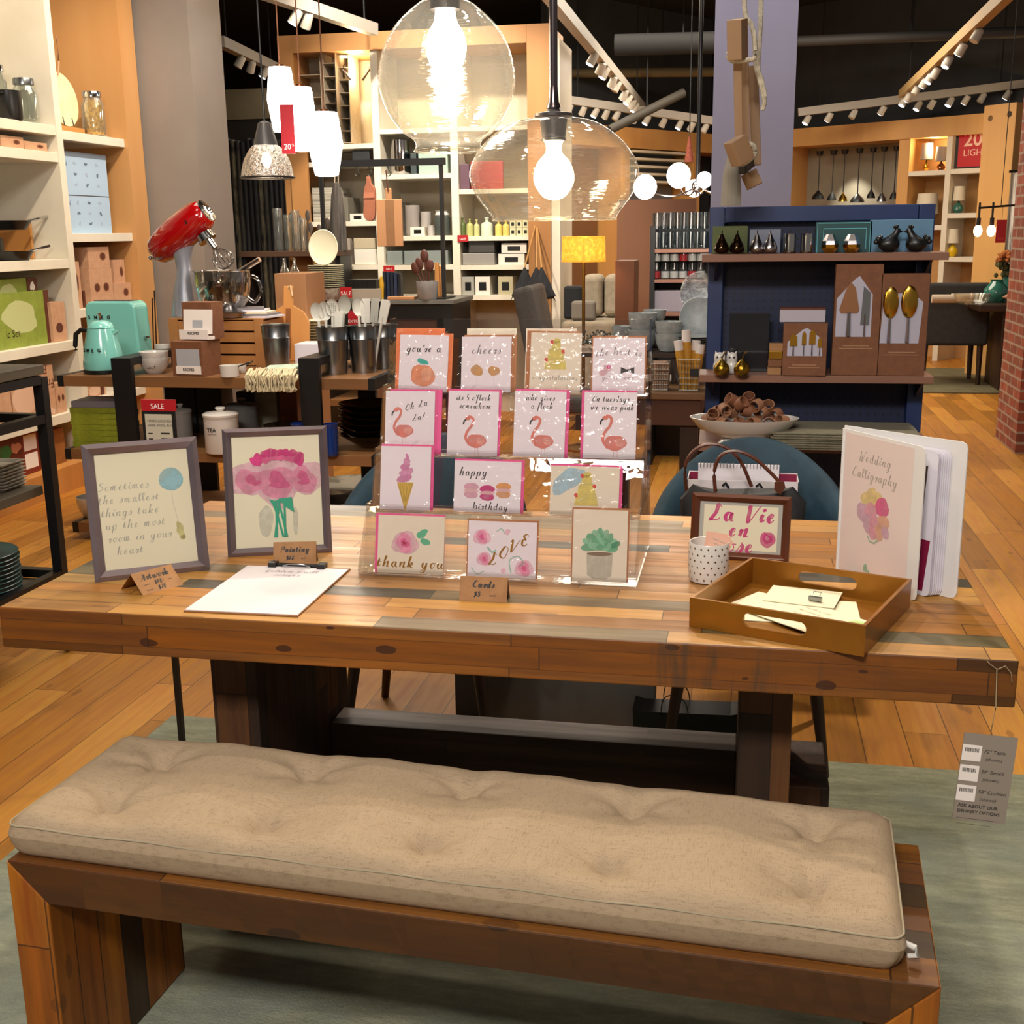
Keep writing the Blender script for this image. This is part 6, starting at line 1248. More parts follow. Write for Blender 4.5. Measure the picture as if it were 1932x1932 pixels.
# ================================================================ DARK ROLLED RUGS, GLASS AND WOODEN WARE ON THE LEFT BACK
P0_ = atY(438, 410, 8.2)
for k in range(13):
    px = 438+k*9.6; P = atY(px, 400, 8.3); c = ['15161a', '1c1e22', '23262c', '2c3038', '17181c'][k % 5]; r = .026; single(MB(noisy('rolled_rug'+c, c, ['3a3e46', '56554c', '2a2c30', '8d8a72', '1e2024'][(k*3) % 5], 30, (1, 1, .2), .6)).lathe([(r, 0), (r, 2.28-.01*(k % 4)), (r*.5, 2.285-.01*(k % 4)), (0, 2.28-.01*(k % 4))], 14), 'rolled_rug', nth(k, 13) if k < 8 else 'rightmost', 'rug', (P.x, 8.3, 0), 0, 'dark rolled rugs standing behind the grey column')
    bpy.context.scene.collection.objects[-1]['label'] = ('dark rolled rug standing upright, %s of the row behind the column' % nth(k, 13))
P = atY(500, 190, 8.6); struct(MB(noisy('beige_fascia', '8f8468', '857a60', 3)).box(atY(420, 190, 8.6).x, 8.6, atY(460, 225, 8.6).z, atY(536, 190, 8.6).x, 8.75, atY(460, 168, 8.6).z), 'trim_1'); struct(MB(pm('dark_recess', '2a2622', .8)).box(atY(400, 300, 8.6).x, 8.62, 0, atY(640, 300, 8.6).x, 8.72, atY(460, 226, 8.6).z), 'wall_niche')
YD = 6.62; ZD = atY(540, 474, YD).z
x0, x1 = atY(450, 474, YD).x, atY(642, 474, YD).x
T = thing('display_table', 'dark wooden high table carrying the glass vases and dark spoons', 'display table', ((x0+x1)/2, YD, 0)); W = x1-x0
MB(noisy('dark_table_wood', '4f3522', '3c2818', 4, (.2, 1, 1))).box(-W/2, 0, ZD-.04, W/2, .3, ZD).build('top', T, bevel=.003)
for sx in (-1, 1): MB(black).box(sx*(W/2-.03)-.02, .02, 0, sx*(W/2-.03)+.02, .28, ZD-.0405).build('leg_frame', T)
for k, (px, h, r) in enumerate(((527, 78, 9), (545, 66, 8), (560, 74, 8), (573, 60, 7))):
    P = atY(px, 470, YD+.1+.07*(k % 2)); P.z = ZD+.0005; s = SC(P); single(MB(glassj).lathe([(r*.9*s, 0), (r*s, 2*s), (r*s, h*s), (r*.94*s, h*s), (r*.92*s, 4*s), (0, 4*s)], 22), 'glass_vase', nth(k, 4)+' tall clear glass cylinder on the dark high table', 'vase', P)
for k in range(7):
    px = 556+k*12; P = atY(px, 470, YD+.22); P.z = ZD+.0005; s = SC(P); h = [70, 66, 74, 52, 48, 60, 56][k]; o = thing('wooden_spoon', nth(k, 7)+' dark wooden spoon of the row standing on the high table', 'spoon', P, 0, 'dark wooden spoons on the high table'); b = MB(pm('grey_brown_wood', '4c4038', .6)).tube([(0, 0, 0), ((k % 3-1)*4*s, 0, (h-14)*s)], 1.8*s, 6); b.at(Matrix.Translation(((k % 3-1)*4*s, 0, (h-10)*s))).ball(5*s, (0, 0, 0), 2.0, 12, 8, .3); b.build('spoon_body', o)
P = atY(645, 475, YD+.1); s = SC(P); T = thing('ribbed_cloth', 'dark striped umbrella-like cloth hanging by cords at the high table end', 'cloth', (P.x-.02, P.y+.0, ZD+.0005)); MB(noisy('dark_stripe_cloth', '57504a', '2e2a28', 3, (22, 1, 1), .8)).lathe([(17*s, 0), (15*s, 60*s), (11*s, 100*s), (6*s, 122*s), (0, 124*s)], 16, sy=.5).build('cloth_body', T)
MB(canv).tube([(-3*s, 0, 122*s), (1*s, 0, 175*s)], 1.2*s, 6).tube([(4*s, 0, 122*s), (6*s, 0, 175*s)], 1.2*s, 6).build('cord', T)
P = atY(551, 602, 4.35); s = SC(P); T = thing('bottle_crate', 'pink-brown wooden display block between crate and plates', 'box', (P.x, 4.35, 0)); W = 62*s; H = atY(551, 516, 4.35).z; MB(woodp).box(-W/2, 0, 0, W/2, .3, H).build('block', T, bevel=.003)
for k, px in enumerate((537, 556)):
    Q = atY(px, 512, 4.45); Q.z = H+.0005; s = SC(Q); single(MB(glassj).lathe([(8*s, 0), (9*s, 3*s), (3*s, 15*s), (2.5*s, 26*s), (3.5*s, 27*s), (1.5*s, 26*s), (6*s, 3*s), (0, 2*s)], 20), 'glass_bottle', ['left small clear glass bottle on the wooden block', 'right small clear glass bottle on the wooden block'][k], 'bottle', Q)
# wooden column with the pendants behind it
P = atY(568, 400, 6.95); struct(MB(fw).box(atY(550, 350, 6.94).x, 6.94, 0, atY(582, 350, 6.94).x, 6.968, atY(565, 285, 6.94).z), 'trim_2')
# ================================================================ GLASS PENDANTS OVER THE TABLE
pg_ = clear('pendant_glass', 'fbf9f0', .05, .62, .02, .5, 7, (1, 1, 7), .36, milky=.04)  # milky mix puts the veil of glare and dust scatter into the glass
bulbm = glow('bulb_glow', 'fff0d6', 22); capm = pm('socket_grey', '4c484a', .4, .5)
def ceil_stem(b, z0, r): return b.cyl(r, z0, 4.0-0.0, 12)
P = atD(843, 145, 2.55); s = SC(P)
T = thing('glass_pendant', 'round clear glass globe pendant with glowing bulb above the card rack', 'pendant lamp', P)
b = MB(pg_); prof = [(34, 138), (60, 122), (96, 88), (120, 45), (129, 0), (126, -30), (112, -66), (88, -98), (68, -112), (62, -122), (66, -134)]
b.lathe([(r*s, h*s) for r, h in crom(prof, 4)], 56, caps=False); b.build('glass_shade', T)
MB(pg_).tube([(64*s*math.cos(a), 64*s*math.sin(a), -134*s) for a in [2*PI*k/40 for k in range(40)]], 2.2*s, 8, True).build('rim', T)
MB(capm).lathe([(0, 150*s), (36*s, 148*s), (36*s, 140*s), (28*s, 136*s), (28*s, 118*s), (0, 118*s)], 28).build('socket', T)
MB(bulbm).lathe([(r*s, h*s) for r, h in crom([(1e-3, -2), (16, 2), (30, 22), (38, 48), (34, 76), (22, 96), (18, 118)], 4)], 28, caps=False).build('bulb', T)
MB(blackp).cyl(.006, 150*s, 4.0-P.z, 10).build('stem', T)
point(P+Vector((0, 0, -10*s)), 7, (1, .8, .55), .04)
P = atD(1045, 322, 2.50); s = SC(P)
T = thing('glass_pendant', 'squat oval clear glass pendant with round bulb, the lower of the two', 'pendant lamp', P)
prof = [(44, 94), (84, 84), (126, 55), (152, 22), (160, -8), (150, -40), (132, -66), (120, -82), (117, -90)]
MB(pg_).lathe([(r*s, h*s) for r, h in crom(prof, 4)], 60, caps=False).build('glass_shade', T)
MB(pg_).tube([(117*s*math.cos(a), 117*s*math.sin(a), -90*s) for a in [2*PI*k/44 for k in range(44)]], 1.6*s, 8, True).build('rim', T)
MB(capm).lathe([(0, 112*s), (10*s, 112*s), (14*s, 106*s), (36*s, 102*s), (36*s, 97*s), (26*s, 94*s), (22*s, 60*s), (24*s, 54*s), (0, 54*s)], 28).build('socket', T)
MB(pm('bulb_frost', 'ffe9cc', .4, em='ffdcb0', es=7)).lathe([(r*s, h*s) for r, h in crom([(1e-3, -54), (20, -48), (36, -26), (38, -6), (30, 16), (16, 32), (15, 46), (19, 54)], 4)], 30, caps=False).build('bulb', T)
MB(pm('bronze_stem', '6b6264', .2, .9)).cyl(8*s, 112*s, 4.0-P.z, 14, r2=8*s).lathe([(8*s, 150*s), (10*s, 124*s), (14*s, 112*s)], 14).build('stem', T)
point(P+Vector((0, 0, -60*s)), 5, (1, .76, .48), .04)
# milk-white pendants at the left, 20% sign and dark dome pendant
mw = glow('milk_glass_glow', 'fff2e6', 5.5)
for k, (px, py, y1, w_) in enumerate(((531, 188, 0, 29), (569, 225, 0, 28), (614, 272, 0, 33))):
    P = atY(px, py, (3.2, 3.0, 2.75)[k]); s = SC(P); T = thing('pendant_lamp', ['glowing white faceted glass pendant, highest and leftmost of three', 'glowing white faceted glass pendant, middle one with the red sign', 'glowing white faceted glass pendant, lowest and rightmost of three'][k], 'pendant lamp', P, .2*k, 'white glass pendants at the left')
    b = MB(mw); n = 8; rows = [[(w_*f*s*math.cos(2*PI*i/n), w_*f*s*math.sin(2*PI*i/n), h*s) for i in range(n)] for f, h in ((.60, -58), (.68, -55), (1.0, 0), (.80, 50), (.74, 57))]
    b.add([p for r in rows for p in r], [(q*n+i, q*n+(i+1) % n, (q+1)*n+(i+1) % n, (q+1)*n+i) for q in range(4) for i in range(n)]+[tuple(range(n))[::-1], tuple(4*n+i for i in range(n))]); b.build('glass_shade', T)
    MB(copper).cyl(9*s, 57*s, 62*s, 14).build('cap', T); MB(pm('copper_cord', '8a5a40', .6)).cyl(1.3*s, 62*s, 4.0-P.z, 8).build('cord', T); point(P-Vector((0, 0, 90*s)), 5, (1, .88, .74), .06)
P = atY(545, 290, 2.88); s = SC(P); T = thing('sale_tag', 'red 20% tag hanging beside the white glass pendants', 'sign', P, .1)
b = MB(pm('tag_red', '9a1a26', .5)).box(-13*s, 0, 0, 13*s, .003, 88*s); b.mat(whitet); block(b, '20', 14*s, -2*s, 8*s, -.001); block(b, '%', 7*s, 9*s, 13*s, -.001); b.build('card', T); q = atY(566, 170, 3.0)-P; MB(blackp).tube([(0, .001, 87*s), (q.x*.5, q.y*.5, q.z*.85), q], .0012, 5).build('string', T)
P = atY(505, 335, 3.9); s = SC(P); T = thing('dome_pendant', 'dark pendant with textured glass dome and grey metal cap', 'pendant lamp', P)
MB(clear('textured_glass', '9c948c', .2, .9, .12, 1.0, 70)).lathe([(r*s, h*s) for r, h in crom([(49, 0), (48, 10), (42, 32), (30, 52), (20, 60)], 3)], 40, caps=False).build('glass_shade', T)
MB(black).tube([(50*s*math.cos(a), 50*s*math.sin(a), 0) for a in [2*PI*k/36 for k in range(36)]], 2*s, 8, True).build('rim', T)
MB(pm('pewter_cap', '4d4b4c', .4, .4)).lathe([(22*s, 58*s), (22*s, 62*s), (12*s, 98*s), (4*s, 102*s), (0, 102*s)], 30).build('cap', T); MB(glow('small_bulb', 'ffd9a8', 14)).ball(9*s, (0, 0, 32*s), 1.5).build('bulb', T); MB(blackp).cyl(2*s, 102*s, 4.0-P.z, 8).build('stem', T)
point(P+Vector((0, 0, -.05)), 3, (1, .75, .5), .04)
# rope ladder hanging at the right
ldr = noisy('driftwood', 'a0805f', '8c6c4e', 4, (1, 1, .2), .65); rope = noisy('cotton_rope', 'cfc6b2', 'a89e88', 80, rough=.9)
T = thing('hanging_ladder', 'pale wooden ladder hung on knotted cotton ropes in front of the column', 'ladder', atY(1405, 300, 1.9)); s = SC(T.location)
def tl3(px, py, dy=0): return atY(px, py, 1.9+dy)-T.location
def beam(p, q, w_, d_, name, m=ldr): # a square timber between two points
    p, q = Vector(p), Vector(q); d = q-p; M = Matrix.Translation(p) @ d.to_track_quat('Z', 'X').to_matrix().to_4x4(); MB(m).at(M).box(-w_/2, -d_/2, 0, w_/2, d_/2, d.length).build(name, T, bevel=.002)
beam(tl3(1391, 90, -.1), tl3(1394, 262, -.1), 15*s, 20*s, 'rail'); beam(tl3(1404, 118, .02), tl3(1406, 300, .02), 17*s, 22*s, 'rail'); beam(tl3(1421, 125, .14), tl3(1427, 312, .14), 19*s, 24*s, 'rail')
beam(tl3(1388, 60, -.30), tl3(1424, 215, .4), 38*s, 14*s, 'slat') if False else None
for (a, c, w_, h_) in (((1392, 112), (1391, 36), 50, 26), ((1402, 306), (1386, 262), 36, 26)): beam(tl3(*a, -.14), tl3(*c, -.16), w_*s, h_*s, 'rung')
beam(tl3(1424, 352, .1), tl3(1412, 325, .1), 32*s, 22*s, 'rung'); beam(tl3(1425, 300, .2), tl3(1400, 322, .0), 14*s, 14*s, 'rung', black)
for pts in ([(1404, -40), (1406, 30), (1418, 50), (1424, 85), (1426, 125), (1440, 180), (1442, 200)], [(1437, -40), (1434, 60), (1430, 130), (1436, 150), (1443, 185), (1438, 210)], [(1380, 95), (1374, 108), (1384, 118), (1410, 116), (1424, 108), (1422, 60)], [(1408, 270), (1422, 276), (1424, 292), (1410, 306), (1396, 312)]):
    P3 = [tl3(px, py, .0-.1*(pts[0][0] < 1400)) for px, py in pts]; yy = P3[0].y; c_ = crom([(p.x, p.z) for p in P3], 4); MB(rope).tube([Vector((a, yy-.03, b_)) for a, b_ in c_], 4.3*s, 8).build('rope', T)
P = atY(1375, 392, 2.25); T = thing('folded_cloth', 'pale folded cloth hanging below the wooden ladder', 'cloth', atY(1378, 388, 1.95)); s = SC(T.location)
MB(noisy('muslin', '9c9486', '857d70', 4, (6, 6, .5), .9)).lathe([(20*s, 0), (19*s, 30*s), (17*s, 60*s), (8*s, 92*s), (0, 94*s)], 7, sy=.4).build('cloth_body', T, bevel=.004)
# globe cluster lamp
P = atY(1316, 352, 5.2); s = SC(P); T = thing('globe_chandelier', 'chandelier of curved chrome arms with glowing white globes', 'chandelier', P)
gl_ = glow('globe_glow', 'fff0e4', 4.5); MB(blackp).cyl(4*s, 0, 4.0-P.z, 10).build('stem', T); MB(chrome).ball(12*s, (0, 0, 0)).build('hub', T)
for k, (dx, dz, r, dy) in enumerate(((-96, 0, 22, -.1), (-32, 18, 22, -.2), (-8, -2, 16, .1), (110, 10, 20, .0), (16, 8, 14, -.3), (84, -4, 14, .3))):
    g = MB(gl_).ball(r*s, (dx*s, dy, dz*s), 1.05, 20, 12).build('globe', T); MB(chrome).tube([Vector((a*s, dy*(abs(a)/max(1, abs(dx))), c*s)) for a, c in crom([(0, 0), (dx*.4, -16), (dx*.8, -12), (dx*.96, dz*.5)], 4)], 1.6*s, 6).build('arm', T)
point(P-Vector((0, .3, .25)), 10, (1, .85, .7), .15)
P = atY(1300, 306, 6.4); s = SC(P); T = thing('cone_pendant', 'small salmon cone pendant beside the glowing globes', 'pendant lamp', P); MB(pm('salmon_shade', 'c9705c', .6)).lathe([(9*s, 0), (2*s, 46*s), (0, 46*s)], 20).build('shade', T); MB(blackp).cyl(1*s, 46*s, 4.0-P.z, 6).build('cord', T)
# ================================================================ CEILING TRACKS
trk = pm('track_white', 'a09a90', .5); whl = glow('track_lamp_glow', 'f2f4ff', 9); sph = pm('lamp_housing', 'b8b2a6', .5)
TRK = [('long white track beam running back from the globe pendant', (1028, -20, 7.0), (1212, 203, 13.0), [.34, .42, .46, .55, .60, .70, .76, .82, .87, .92, .96], .3), ('white cross track beam above the middle of the shop', (1060, 187, 12.3), (1345, 228, 12.6), [.05, .14, .22, .29, .36, .48, .56, .67, .78, .86, .95], .0),
 ('pale wooden track beam at the top right', (1910, -20, 7.4), (1702, 178, 12.0), [.22, .34, .46, .58, .64, .70, .80, .9, .97], .3), ('white cross track beam above the lamp wall', (1506, 212, 12.6), (1932, 158, 12.2), [.04, .14, .25, .38, .54, .60, .68, .75, .82, .93], .0), ('white track beam right of the grey column', (415, 78, 9.0), (520, 128, 11.0), [.3, .5, .75], .1), ('pale track beam at the top left', (500, -14, 7.4), (706, 56, 8.4), [.25, .35], .1)]
for lab, a, c, ts, off in TRK:
    A, B_ = atD(*a), atD(*c); z = (A.z+B_.z)/2; d = (B_-A); T = thing('lighting_track', lab, 'track light', A); L = d.length; M = d.to_track_quat('X', 'Z').to_matrix().to_4x4()
    MB(trk if 'wooden' not in lab else pm('track_wood', 'a98d5c', .6)).at(M).box(0, -.035, -.04, L, .035, .04).build('beam', T)
    for x in (L*.1, L*.9): q = M @ Vector((x, 0, .04)); MB(dark).cyl(.006, 0, 4.0-(A.z+q.z), 6, q).build('suspension_rod', T)
    for i, t_ in enumerate(ts):
        q = M @ Vector((L*t_, 0, -.04)); hz = -.05; R_ = Matrix.Translation(q+Vector((0, 0, hz))) @ Matrix.Rotation(.5, 4, 'Y') @ Matrix.Rotation(.5*(i % 2)-.2, 4, 'X')
        h = MB(sph).at(R_).lathe([(.028, .05), (.032, .04), (.036, -.045), (.030, -.045)], 14).build('spot_head', T)
        MB(whl if (i*7+len(ts)) % 3 else pm('lens_off', 'c9c4bc', .3)).at(R_).lathe([(0, -.040), (.030, -.040), (.030, -.047), (0, -.047)], 14).build('lens', h)
# ducts and pipes
for k, (a, c, r, lab, m) in enumerate((((1160, 85, 11.5), (1420, 78, 11.3), .10, 'dark round air duct crossing under the ceiling', pm('duct', '101113', .9)), ((1080, 138, 13.0), (1420, 135, 12.8), .05, 'yellowish pipe running across under the ceiling', pm('pipe_yellow', '5a4c30', .7)), ((1150, 245, 11.6), (1290, 175, 11.8), .045, 'dark slanted pipe under the ceiling', pm('pipe_dark', '37332b', .7)), ((1505, 78, 11.5), (1940, 60, 11.0), .05, 'thin grey conduit crossing at the top right', pm('conduit', '2c2a28', .7)))):
    A, B_ = atD(*a), atD(*c); T = thing('ceiling_duct' if k == 0 else 'pipe', lab, 'duct' if k == 0 else 'pipe', A); MB(m).tube([(0, 0, 0), B_-A], r, 18).build('pipe_body', T); MB(dark).cyl(.008, 0, 4.0-A.z-(B_-A).z*.5, 6, (B_-A)*.5).build('hanger_rod', T)
# ================================================================ ANGLED WOOD NICHE WALLS AT THE BACK
def basis(P, Q):
    d = Vector((Q.x-P.x, Q.y-P.y, 0)); L = d.length; d.normalize(); n = Vector((-d.y, d.x, 0)); M = Matrix((d, n, Vector((0, 0, 1)))).transposed().to_4x4(); M.translation = Vector((P.x, P.y, 0)); return M, L
def upx(M, px, py, dy=0): # local (u, z) on the wall face seen through a pixel
    Mi = M.inverted(); o = Mi @ CAM; d = Mi.to_3x3() @ ray(px, py); t_ = (dy-o.y)/d.y; q = o+d*t_; return q.x, q.z
lw = noisy('niche_wood', 'd6a662', 'c6945a', 2, (1, 1, .1), .5); MBk, LB = basis(B0, B1); MCk, LC = basis(C0, C1)
T = thing('niche_wall', 'pale wood niche wall behind the lamps in the middle of the shop', 'wall unit'); T.matrix_world = MBk
ht = 2.57
MB(lw).box(-.4, 0, ht-.22, LB+.9, .45, ht).build('header', T)
for px, w_ in ((1172, .16), (1310, .12)): u, _ = upx(MBk, px, 300); MB(lw).box(u, 0, 0, u+w_, .45, ht-.221).build('post', T)
u0, _ = upx(MBk, 1186, 300); u1, _ = upx(MBk, 1306, 300)
MB(pm('blue_grey_panel', '6f7684', .7)).box(u0+.1, .3, 0, u1, .34, ht-.222).build('back_panel', T); MB(pm('niche_brown', '6d4a2c', .7)).box(-.4, .32, 0, u0-.17, .36, ht-.222).build('back_panel', T)
for k in range(5): _, z = upx(MBk, 1250, 285+k*14); MB(wsh).box(u0+.1, .02, z-.025, u1, .29, z).build('shelf', T)
T = thing('niche_wall', 'wood-framed grey lighting niche with hanging pendants at the right', 'wall unit'); T.matrix_world = MCk
MB(lw).box(-.9, -.02, ht-.20, LC+.5, .5, ht).build('header', T); uL, _ = upx(MCk, 1492, 300); uR, _ = upx(MCk, 1695, 300); uD, _ = upx(MCk, 1790, 300)
MB(lw).box(uL-.35, 0, 0, uL-.02, .5, ht-.201).build('post', T); MB(lw).box(uR, 0, 0, uR+.13, .5, ht-.201).build('post', T)
conc = noisy('concrete_panel', '8f897c', '77715f', 1.2, rough=.8, detail=6); MB(conc).box(uL-.02, .4, 0, uR, .44, ht-.2).build('back_panel', T)
MB(noisy('lamp_niche_back', 'c99c66', 'b98a52', 2, rough=.7)).box(uR+.131, .4, 0, LC+.45, .44, ht-.2).build('back_panel', T)
MB(wsh).box(uD-.03, 0, 0, uD+.03, .399, ht-.201).build('divider', T)
LSH = []
for y, a, c in ((322, uR+.131, uD-.031), (318, uD+.031, LC+.4), (402, uD+.031, LC+.4), (485, uD+.031, LC+.4), (425, uR+.131, uD-.031)):
    _, z = upx(MCk, 1750 if c < uD else 1820, y); MB(wsh).box(a, 0, z-.05, c, .39, z).build('shelf', T); LSH.append(z)
q = MCk @ Vector((uL+(uR-uL)*.45, .12, ht-.35)); spot(q, MCk @ Vector((uL+(uR-uL)*.5, .4, .9)), 26, 80, (1, .92, .75), .03)
q = MCk @ Vector(((uR+uD)/2+.05, .1, ht-.3)); point(q, 6, (1, .75, .42), .04); point(MBk @ Vector((u0-.3, -.3, ht-.5)), 5, (1, .75, .42), .04)
def onwall(M, px, py, dy): u, z = upx(M, px, py, dy); return M @ Vector((u, dy, z))
for k, (px, y1, w_, m, lab) in enumerate(((1543, 376, 12, black, 'wire cage'), (1569, 378, 9, black, 'thin wire'), (1590, 380, 9, gold, 'gold dome'), (1617, 382, 14, steel, 'wide steel'), (1643, 374, 8, black, 'black cup'), (1663, 380, 9, steel, 'small steel'), (1686, 376, 8, black, 'narrow black'))):
    P = onwall(MCk, px, y1, .1); s = SC(P); zt = (ht-.26); T = thing('niche_pendant', lab+' pendant on a black cord in the grey lighting niche', 'pendant lamp', P); MB(m).lathe([(w_*s, 0), (w_*.8*s, 7*s), (w_*.3*s, 13*s), (2*s, 16*s), (0, 16*s)], 16).build('shade', T); MB(blackp).cyl(.9*s, 16*s, zt-P.z, 6).lathe([(0, zt-P.z), (7*s, zt-P.z), (5*s, zt-P.z-8*s), (0, zt-P.z-9*s)], 14).build('cord', T)
def tlamp(px, z, M, dy, w_, h_, bw, bh, mb_, ms_, lab):
    u, _ = upx(M, px, 350, dy); P = M @ Vector((u, dy, z+.0005)); s = SC(P); T = thing('table_lamp', lab, 'table lamp', P); MB(mb_).lathe([(bw*.5*s, 0), (bw*s, bh*.3*s), (bw*.9*s, bh*.65*s), (bw*.3*s, bh*.95*s), (1.2*s, (bh+3)*s), (0, (bh+3)*s)], 18).build('lamp_base', T); MB(ms_).lathe([(w_*s, (bh+3)*s), (w_*.85*s, (bh+3+h_)*s)], 22, caps=False).lathe([(0, (bh+h_)*s), (w_*.86*s, (bh+1+h_)*s)], 22, caps=False).build('lamp_shade', T)
shw = pm('shade_white', 'd9cfba', .7); shg = pm('shade_grey', '8b837c', .7)
tlamp(1745, LSH[0], MCk, .15, 12, 30, 5, 18, gold, shg, 'grey-shaded table lamp at the left of the upper lit niche'); tlamp(1773, LSH[0], MCk, .12, 12, 26, 8, 14, copper, shg, 'copper table lamp with grey shade in the upper lit niche')
tlamp(1811, LSH[2], MCk, .1, 11, 26, 10, 20, noisy('teal_glaze', '2c5c50', '356a5c', 8, rough=.3), shw, 'table lamp with dark teal base on the right shelf'); tlamp(1806, LSH[3], MCk, .1, 11, 26, 9, 22, pm('yellow_glaze', 'd8b010', .3), shw, 'table lamp with yellow base on the right shelf')
u, _ = upx(MCk, 1752, 350, .15); P = MCk @ Vector((u, .15, LSH[4]+.0005)); s = SC(P)
T = thing('table_lamp', 'wide pale drum-shaded lamp in the lower left niche', 'table lamp', P); MB(shw).lathe([(21*s, 20*s), (18*s, 58*s)], 24, caps=False).lathe([(0, 57*s), (18*s, 58*s)], 24, caps=False).build('lamp_shade', T); MB(ceram).lathe([(6*s, 0), (9*s, 8*s), (4*s, 22*s), (0, 24*s)], 18).build('lamp_base', T)
P = onwall(MCk, 1842, 318, .06); s = SC(P); T = thing('sale_poster', 'red 20% LIGHTING poster framed in black in the right niche', 'sign', P, math.atan2(cdv.y, cdv.x))
b = MB(blackp).box(-42*s, 0, 0, 42*s, .03, 84*s); b.mat(glow('poster_red', 'a00a12', .25)).box(-38*s, -.002, 4*s, 38*s, -.0004, 79*s); b.mat(pm('poster_print', 'f0c8b0', .5)); block(b, '20%', 36*s, -28*s, 42*s, -.003, False, bold=.02); block(b, 'LIGHTING', 17*s, -28*s, 24*s, -.003, False); b.build('poster', T)
# free-standing wood post, its lamps and the patterned curtain
A, B_ = atD(1845, 360, 11.3), atD(1905, 360, 11.0); zt = atD(1875, 200, 11.15).z
M, L = basis(A, B_)
T = thing('wood_post', 'tall pale wooden post with two black bolts at the right', 'post'); T.matrix_world = M
MB(lw).box(0, 0, 0, L, .3, zt).build('post_body', T, bevel=.006); MB(blackp).lathe([(.028, -.006), (.028, .0)], 18, (L*.22, 0, zt-.12), 'y').build('bolt', T); MB(blackp).lathe([(.028, -.006), (.028, .0)], 18, (L*.80, 0, zt-.10), 'y').build('bolt', T)
P = atD(1935, 300, 9.8); s = SC(P); o = single(MB(noisy('amber_panel', 'c98a2c', 'b97a22', 2, rough=.6)).box(-30*s, 0, 0, 60*s, .1, 120*s), 'wall_panel', 'amber lit wood panel beyond the post', 'panel', atD(1945, 320, 11.9)); MB(glow('x', 'ffffff', 1)) if False else None
point(atD(1925, 250, 11.5), 6, (1, .7, .35), .05)
P = atD(1942, 325, 10.7); s = SC(P); T = thing('curtain', 'grey and white streaked curtain hanging on a black rod at the right edge', 'curtain', Vector((P.x, P.y, P.z-1.25)))
b = MB(noisy('streak_curtain', 'd0ccc4', '3a3a3c', 3.2, (5, 5, .5), .85, lo=.5, hi=.62)); pts = [(-32*s+80*s*i/40, .03*math.sin(i*.9)) for i in range(41)]
b.add([(x, y, 0) for x, y in pts]+[(x, y, 1.25) for x, y in pts]+[(x, y+.006, 0) for x, y in pts]+[(x, y+.006, 1.25) for x, y in pts], [(i, i+1, 42+i, 41+i) for i in range(40)]+[(82+i, 123+i, 124+i, 83+i) for i in range(40)], True); b.build('fabric', T); MB(black).tube([(-36*s, 0, 1.26), (60*s, 0, 1.26)], .012, 8).build('rod', T)
P = atD(1880, 392, 9.2); s = SC(P); T = thing('wall_light', 'black pipe lamp with glowing bare bulbs in front of the wooden post', 'lamp', P)
MB(black).tube([(-32*s, 0, 0), (60*s, 0, 6*s)], 2*s, 8).tube([(8*s, 0, 1*s), (8*s, 0, 4.0-P.z)], .8*s, 6).build('pipe', T)
for x in (-30, -6): MB(black).cyl(2*s, -24*s, 10*s, 8, (x*s, 0, 0)).cyl(4*s, -32*s, -18*s, 10, (x*s, 0, 0)).build('socket', T); MB(glow('ember_bulb', 'ffb487', 9)).ball(8*s, (x*s, 0, -42*s), 1.4).build('bulb', T)
P = atD(1887, 458, 9.2); s = SC(P); b = MB(pm('tag_red2', 'b8141c', .5)).box(-9*s, 0, 0, 9*s, .003, 42*s); b.mat(pm('tag_print', 'e2573f', .5)); block(b, '20%', 7*s, 0, 5*s, -.001); b.mat(blackp).tube([(0, 0, 41*s), (0, 0, 68*s)], .0015, 5); single(b, 'sale_tag', 'red 20% tag hanging under the bare bulb lamp', 'sign', P)
# dining group at the right back
P = atZ(1800, 760, 0); P = Vector((3.15, 8.1, 0))
rg = noisy('olive_rug', '6f664a', '5e563c', 6, rough=.95)
q0, q1 = atZ(1750, 742, 0), atZ(1905, 752, 0); single(MB(rg).box(q0.x-1.2, q0.y, 0, q1.x+.6, q0.y+1.9, .012), 'rug', 'flat olive rug under the far dining set', 'rug', (0, 0, 0), 0)
C1_ = atZ(1795, 728, .012); s = SC(C1_); cg = noisy('charcoal_felt', '2c2b2b', '353332', 20, rough=.9)
T = thing('dining_chair', 'charcoal upholstered chair at the far dining table', 'chair', (C1_.x, C1_.y+.1, .0125)); 
MB(cg).box(-.30, -.04, .36, .30, .05, .93).build('backrest', T, bevel=.03, seg=3); MB(cg).box(-.29, .051, .36, .29, .5, .47).build('seat', T, bevel=.03, seg=3)
for x, y in ((-.24, .0), (.24, .0), (-.24, .45), (.24, .45)): MB(dkw).tube([(x, y, .36), (x*1.02, y, 0)], [.028, .02], 8).build('leg', T)
for sx in (-1, 1): MB(cg).prism([(.051, .46), (.44, .46), (.40, .56), (.051, .72)], sx*.29-.02, sx*.29+.02, 'yz').build('armrest', T)
TX = atD(1870, 585, 10.1); zT = .78
T = thing('round_table', 'dark wooden dining table set with vases beyond the brick pier', 'table', (TX.x+.25, TX.y+.35, .0125))
MB(dkw).box(-.36, -.4, zT-.07, .8, .7, zT-.0125).build('table_top', T, bevel=.01); MB(dkw).box(-.1, -.1, 0, .4, .5, zT-.071).build('pedestal', T, bevel=.01)
TL = T.location
def ont(px, dy, prof, m, lab, name, cat, n=22):
    P = atY(px, 570, TL.y+dy); P.z = zT+.0005; s = SC(P); return single(MB(m).lathe([(r*s, h*s) for r, h in prof], n), name, lab, cat, P)
